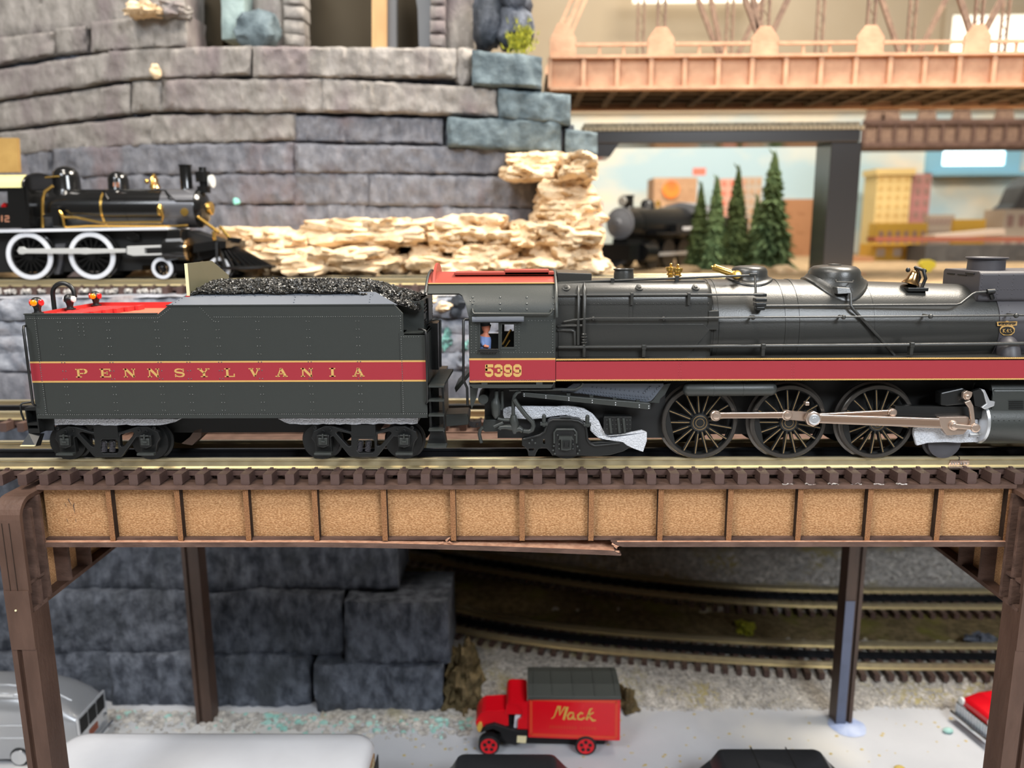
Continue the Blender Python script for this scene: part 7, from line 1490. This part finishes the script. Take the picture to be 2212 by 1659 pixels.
tp('fender', 'rubber', [(230, 1010), (300, 920), (420, 890), (540, 930), (700, 980), (850, 970), (855, 1110), (700, 1170), (560, 1130), (500, 1000), (400, 950), (300, 980)], YK + .0, .08, bevel=.01)
tp('step_plate', 'ivory', [(720, 1045), (845, 1050), (835, 1140), (715, 1130)], YK - .005, .02); tp('chassis', 'rubber', [(300, 1000), (1900, 1090), (1880, 1150), (560, 1130)], YK + .1, .16)
def twheel(x, y, par=tk2):
    c = Q(*T(x, y), YK - .01); R_ = .078; c.z = FZ + R_
    w_ = MB().lathe((c.x, c.y, c.z), (0, 1, 0), [(.004, R_ * .72), (0, R_ * .78), (.006, R_), (.06, R_), (.064, R_ * .7)], 32).build('wheel', 'rubber', par, smooth=35)
    b = MB(); b.lathe((c.x, c.y + .004, c.z), (0, 1, 0), [(-.003, .008), (0, R_ * .62), (-.004, R_ * .7), (-.004, R_ * .78), (.02, R_ * .76)], 28); rim_ = b.build('wheel_rim', 'truck_red', w_, smooth=35)
    for k in range(5): a = 2 * pi * k / 5 + .3; b = MB(); b.lathe((c.x + R_ * .42 * cos(a), c.y + .0005, c.z + R_ * .42 * sin(a)), (0, -1, 0), [(0, .014), (.0015, .014)], 10); b.build('rim_hole', 'rubber', rim_)
    b = MB(); b.lathe((c.x, c.y + .28, c.z), (0, 1, 0), [(0, R_), (.06, R_)], 28); b.build('far_wheel', 'rubber', w_)
twheel(345, 1150); twheel(1630, 1220)
# ---- silver streamlined bus
mat('bus_silver', (176, 178, 182), .3, metal=.55); mat('bus_trim', (220, 222, 226), .25, metal=.6)
bs_ = thing('toy_bus', (-4.4, 1.42, FZ), 'silver streamlined toy bus behind the left bridge leg', 'toy bus')
XF_ = -3.22; Y0b, Y1b = 1.2, 1.64
def bus_ring(x, f, drop=0.0, n=10):
    zt = -2.10 - drop; zb = FZ + .05; cyb = (Y0b + Y1b) / 2; hw = (Y1b - Y0b) / 2 * f; pts = [(cyb - hw, zb), (cyb - hw, zb + .25)]
    for k in range(1, 2 * n): a = pi * k / (2 * n); pts.append((cyb - hw * cos(a) ** 1 if False else cyb - hw * math.copysign(abs(cos(a)) ** .7, cos(a)), zb + .25 + (zt - zb - .25) * abs(sin(a)) ** .7))
    pts += [(cyb + hw, zb + .25), (cyb + hw, zb)]; return [Vector((x, y, z)) for y, z in pts]
b = MB(); b.loft([bus_ring(-6.0, 1), bus_ring(-3.75, 1), bus_ring(-3.55, .995, .02), bus_ring(-3.4, .97, .07), bus_ring(-3.3, .93, .13), bus_ring(XF_, .86, .21)]); b.build('body', 'bus_silver', bs_, smooth=40)
for (dz, nm) in ((.0, 'rib'), (.10, 'rib')):
    b = MB(); b.tube([Vector((x, Y0b - .002 + (.44 / 2) * (1 - f), FZ + .05 + .17 + dz)) for x, f in ((-6, 1), (-3.75, 1), (-3.55, .995), (-3.4, .97), (-3.3, .93))], .006, 6); b.build(nm, 'bus_trim', bs_)
for yy, zt in ((.34, -2.135), (.62, -2.103)):
    b = MB(); yv_ = Y0b + .44 * yy * .5; b.tube([Vector((x, yv_ + .1 * (1 - f), zt - d)) for x, f, d in ((-6, 1, 0), (-3.75, 1, 0), (-3.55, .995, .02), (-3.4, .97, .07), (-3.3, .93, .13))], .006, 6); b.build('rib', 'bus_trim', bs_)
fr = MB().box(XF_, XF_ + .02, Y0b + .03, Y1b - .03, FZ + .06, -2.31).build('front_panel', 'bus_trim', bs_, bevel=.008)
for y0 in (1.245, 1.36, 1.475): MB().box(XF_ + .018, XF_ + .024, y0, y0 + .1, -2.44, -2.325).build('windshield', 'matte_black', fr)
for y0 in (1.26, 1.54): MB().lathe((XF_ + .02, y0 + .03, -2.5), (1, 0, 0), [(0, .022), (.01, .02), (.014, .01)], 14).build('headlamp', 'chrome', fr, smooth=40)
MB().box(XF_ + .018, XF_ + .026, 1.35, 1.46, -2.53, -2.48).build('badge', 'car_rust', fr); MB().obox((XF_ + .05, Y0b + .02, FZ + .07), (XF_ + .05, Y1b - .02, FZ + .07), .02, .03).build('bumper', 'chrome', fr)
q = Q(42, 1640, 1.19); MB().lathe((q.x, 1.192, FZ + .07), (0, 1, 0), [(0, .05), (0, .064), (.004, .07), (.06, .07)], 28).build('wheel', 'rubber', bs_, smooth=35); MB().lathe((q.x, 1.188, FZ + .07), (0, 1, 0), [(-.004, .01), (0, .04), (-.004, .056), (.01, .06)], 24).build('hub_cap', 'chrome', bs_, smooth=35)
MB().box(-4.35, -3.62, 1.196, 1.202, -2.11, -2.09).build('roof_vent', 'bus_trim', bs_)
# ---- white bus in front
mat('bus_white', (236, 236, 240), .35, rgb2=(226, 226, 230), vs=2.5, coat=.2); mat('bus_cream', (222, 202, 166), .5); mat('sign_brown', (150, 118, 84), .6)
wb_ = thing('toy_bus', (-1.96, .5, FZ), 'white-roofed cream toy bus at the bottom left of the photo', 'toy bus')
def rr_ring(z, ins, x0=-2.985, x1=-.955, y0=.18, y1=.815, r=.13):
    return [Vector((x, y, z)) for x, y in rrect(x0 + ins, y0 + ins, x1 - ins, y1 - ins, max(.02, r - ins * .4), 6)]
MB().loft([rr_ring(-2.24, 0), rr_ring(-2.16, .004), rr_ring(-2.12, .02), rr_ring(-2.10, .06), rr_ring(-2.092, .14)]).build('roof', 'bus_white', wb_, smooth=50)
MB().loft([rr_ring(FZ + .06, .01), rr_ring(-2.24, .006)]).build('body', 'bus_cream', wb_, smooth=50)
sgx = -.955; MB().box(sgx - .012, sgx + .004, .34, .66, -2.235, -2.165).build('destination_sign', 'sign_brown', wb_)
b = MB(); fms = lambda u, v: Vector((sgx + .0055, .36 + u * .28, -2.225 + v * .05))
for i, segs in enumerate(([(.9, .8), (.1, 1), (.1, .6), (.9, .4), (.9, 0), (.1, .1)], [(.1, 0), (.1, 1), (.9, 0), (.9, 1)], [(.9, 1), (.1, 1), (.1, 0), (.9, 0)], [(.1, 0), (.1, 1), (.9, .7), (.1, .5), (.9, 0)], [(.1, 1), (.1, 0), (.9, 0), (.9, 1)])): stroke(b, [((i + u * .75) / 5, v) for u, v in segs], .03, fms, (-.002, 0, 0))
b.build('sign_letters', 'ivory', wb_)
for y0, y1 in ((.22, .48), (.52, .78)): MB().box(sgx - .004, sgx + .003, y0, y1, -2.45, -2.26).build('windshield', 'matte_black', wb_)
for xw in (-2.6, -1.35):
    for yy in (.17, .76): MB().lathe((xw, yy, FZ + .08), (0, 1, 0), [(0, .05), (0, .08), (.06, .08)], 24).build('wheel', 'rubber', wb_, smooth=35)
MB().box(-1.42, -1.37, .80, .815, -2.2, -2.17).build('tail_light', 'red_lens', wb_)
# ---- two dark cars whose roofs rise into the bottom of the frame
mat('car_black', (44, 45, 48), .4, coat=.2, bump=.1, bs=30)
def sedan(name, label, x0, x1, y1, zt, panels=0):
    y0 = y1 - .34; t = thing(name, ((x0 + x1) / 2, (y0 + y1) / 2, FZ), label, 'toy car')
    MB().loft([[Vector((x, y, zt - .10)) for x, y in rrect(x0 - .04, y0 - .02, x1 + .06, y1 + .02, .05, 4)], [Vector((x, y, zt - .02)) for x, y in rrect(x0, y0, x1, y1, .05, 4)], [Vector((x, y, zt)) for x, y in rrect(x0 + .03, y0 + .03, x1 - .03, y1 - .03, .04, 4)]]).build('roof', 'car_black', t, smooth=50)
    MB().loft([[Vector((x, y, FZ + .06)) for x, y in rrect(x0 - .18, y0 - .05, x1 + .2, y1 + .05, .06, 4)], [Vector((x, y, FZ + .17)) for x, y in rrect(x0 - .18, y0 - .05, x1 + .2, y1 + .05, .08, 4)], [Vector((x, y, zt - .10)) for x, y in rrect(x0 - .04, y0 - .02, x1 + .06, y1 + .02, .05, 4)]]).build('body', 'car_black', t, smooth=50)
    for i in range(panels): xx = x0 + (x1 - x0) * (i + 1) / (panels + 1); MB().box(xx - .004, xx + .004, y0 + .01, y1 - .01, zt - .001, zt + .003).build('roof_seam', 'rubber', t)
    for xw in (x0 - .05, x1 + .07):
        for yy in (y0 - .06, y1 + .01): MB().lathe((xw, yy, FZ + .065), (0, 1, 0), [(0, .04), (0, .065), (.05, .065)], 20).build('wheel', 'rubber', t, smooth=35)
    return t
sedan('toy_car', 'black toy car roof at the bottom edge below the red truck', -.43, .225, .80, -2.25); sedan('toy_car', 'black toy car roof at the bottom edge right of the red truck', 1.285, 1.975, .86, -2.25, 2)
# ---- red car behind the right leg
mat('car_red', (214, 20, 34), .2, coat=.6)
rc = thing('toy_car', (0, 0, 0), 'red toy car with chrome grille peeking out behind the right bridge leg', 'toy car')
def R(name, m, bb, **k): return bb.build(name, m, rc, **k)
R('body', 'car_red', MB().loft([[Vector((x, y, z)) for y, z in ((-.17, .06), (-.17, .16), (-.12, .205), (.12, .205), (.17, .16), (.17, .06))] if x < .30 else [Vector((x, y, z)) for y, z in ((-.155, .08), (-.155, .15), (-.10, .185), (.10, .185), (.155, .15), (.155, .08))] for x in (-.45, -.1, .2, .33)]), smooth=40, bevel=.02)
R('cabin', 'car_red', MB().loft([[Vector((x, y, z)) for x, y in rrect(x0, -w2, x1, w2, .05, 4)] for x0, x1, w2, z in ((-.38, .05, .15, .20), (-.32, -.04, .125, .30), (-.28, -.08, .10, .315))]), smooth=50)
gr = R('grille_shell', 'chrome', MB().box(.325, .345, -.155, .155, .05, .135), bevel=.006)
for i in range(13): MB().box(.345, .352, -.145 + i * .0235, -.137 + i * .0235, .055, .13).build('grille_bar', 'silver_steel', gr)
R('bumper', 'chrome', MB().obox((.365, -.17, .055), (.365, .17, .055), .02, .03), bevel=.006)
for s in (-1, 1): R('headlamp', 'clear_lens', MB().lathe((.325, s * .125, .155), (1, 0, 0), [(0, .026), (.015, .024), (.02, .012)], 16), smooth=40)
for xw in (-.3, .2):
    for yy in (-.18, .13): R('wheel', 'rubber', MB().lathe((xw, yy, .06), (0, 1, 0), [(0, .035), (0, .06), (.05, .06)], 20), smooth=35)
rc.location = (3.82, 1.66, FZ); rc.rotation_euler = (0, 0, RD(180 + 12)); rc.scale = (1.2, 1.2, 1.25)
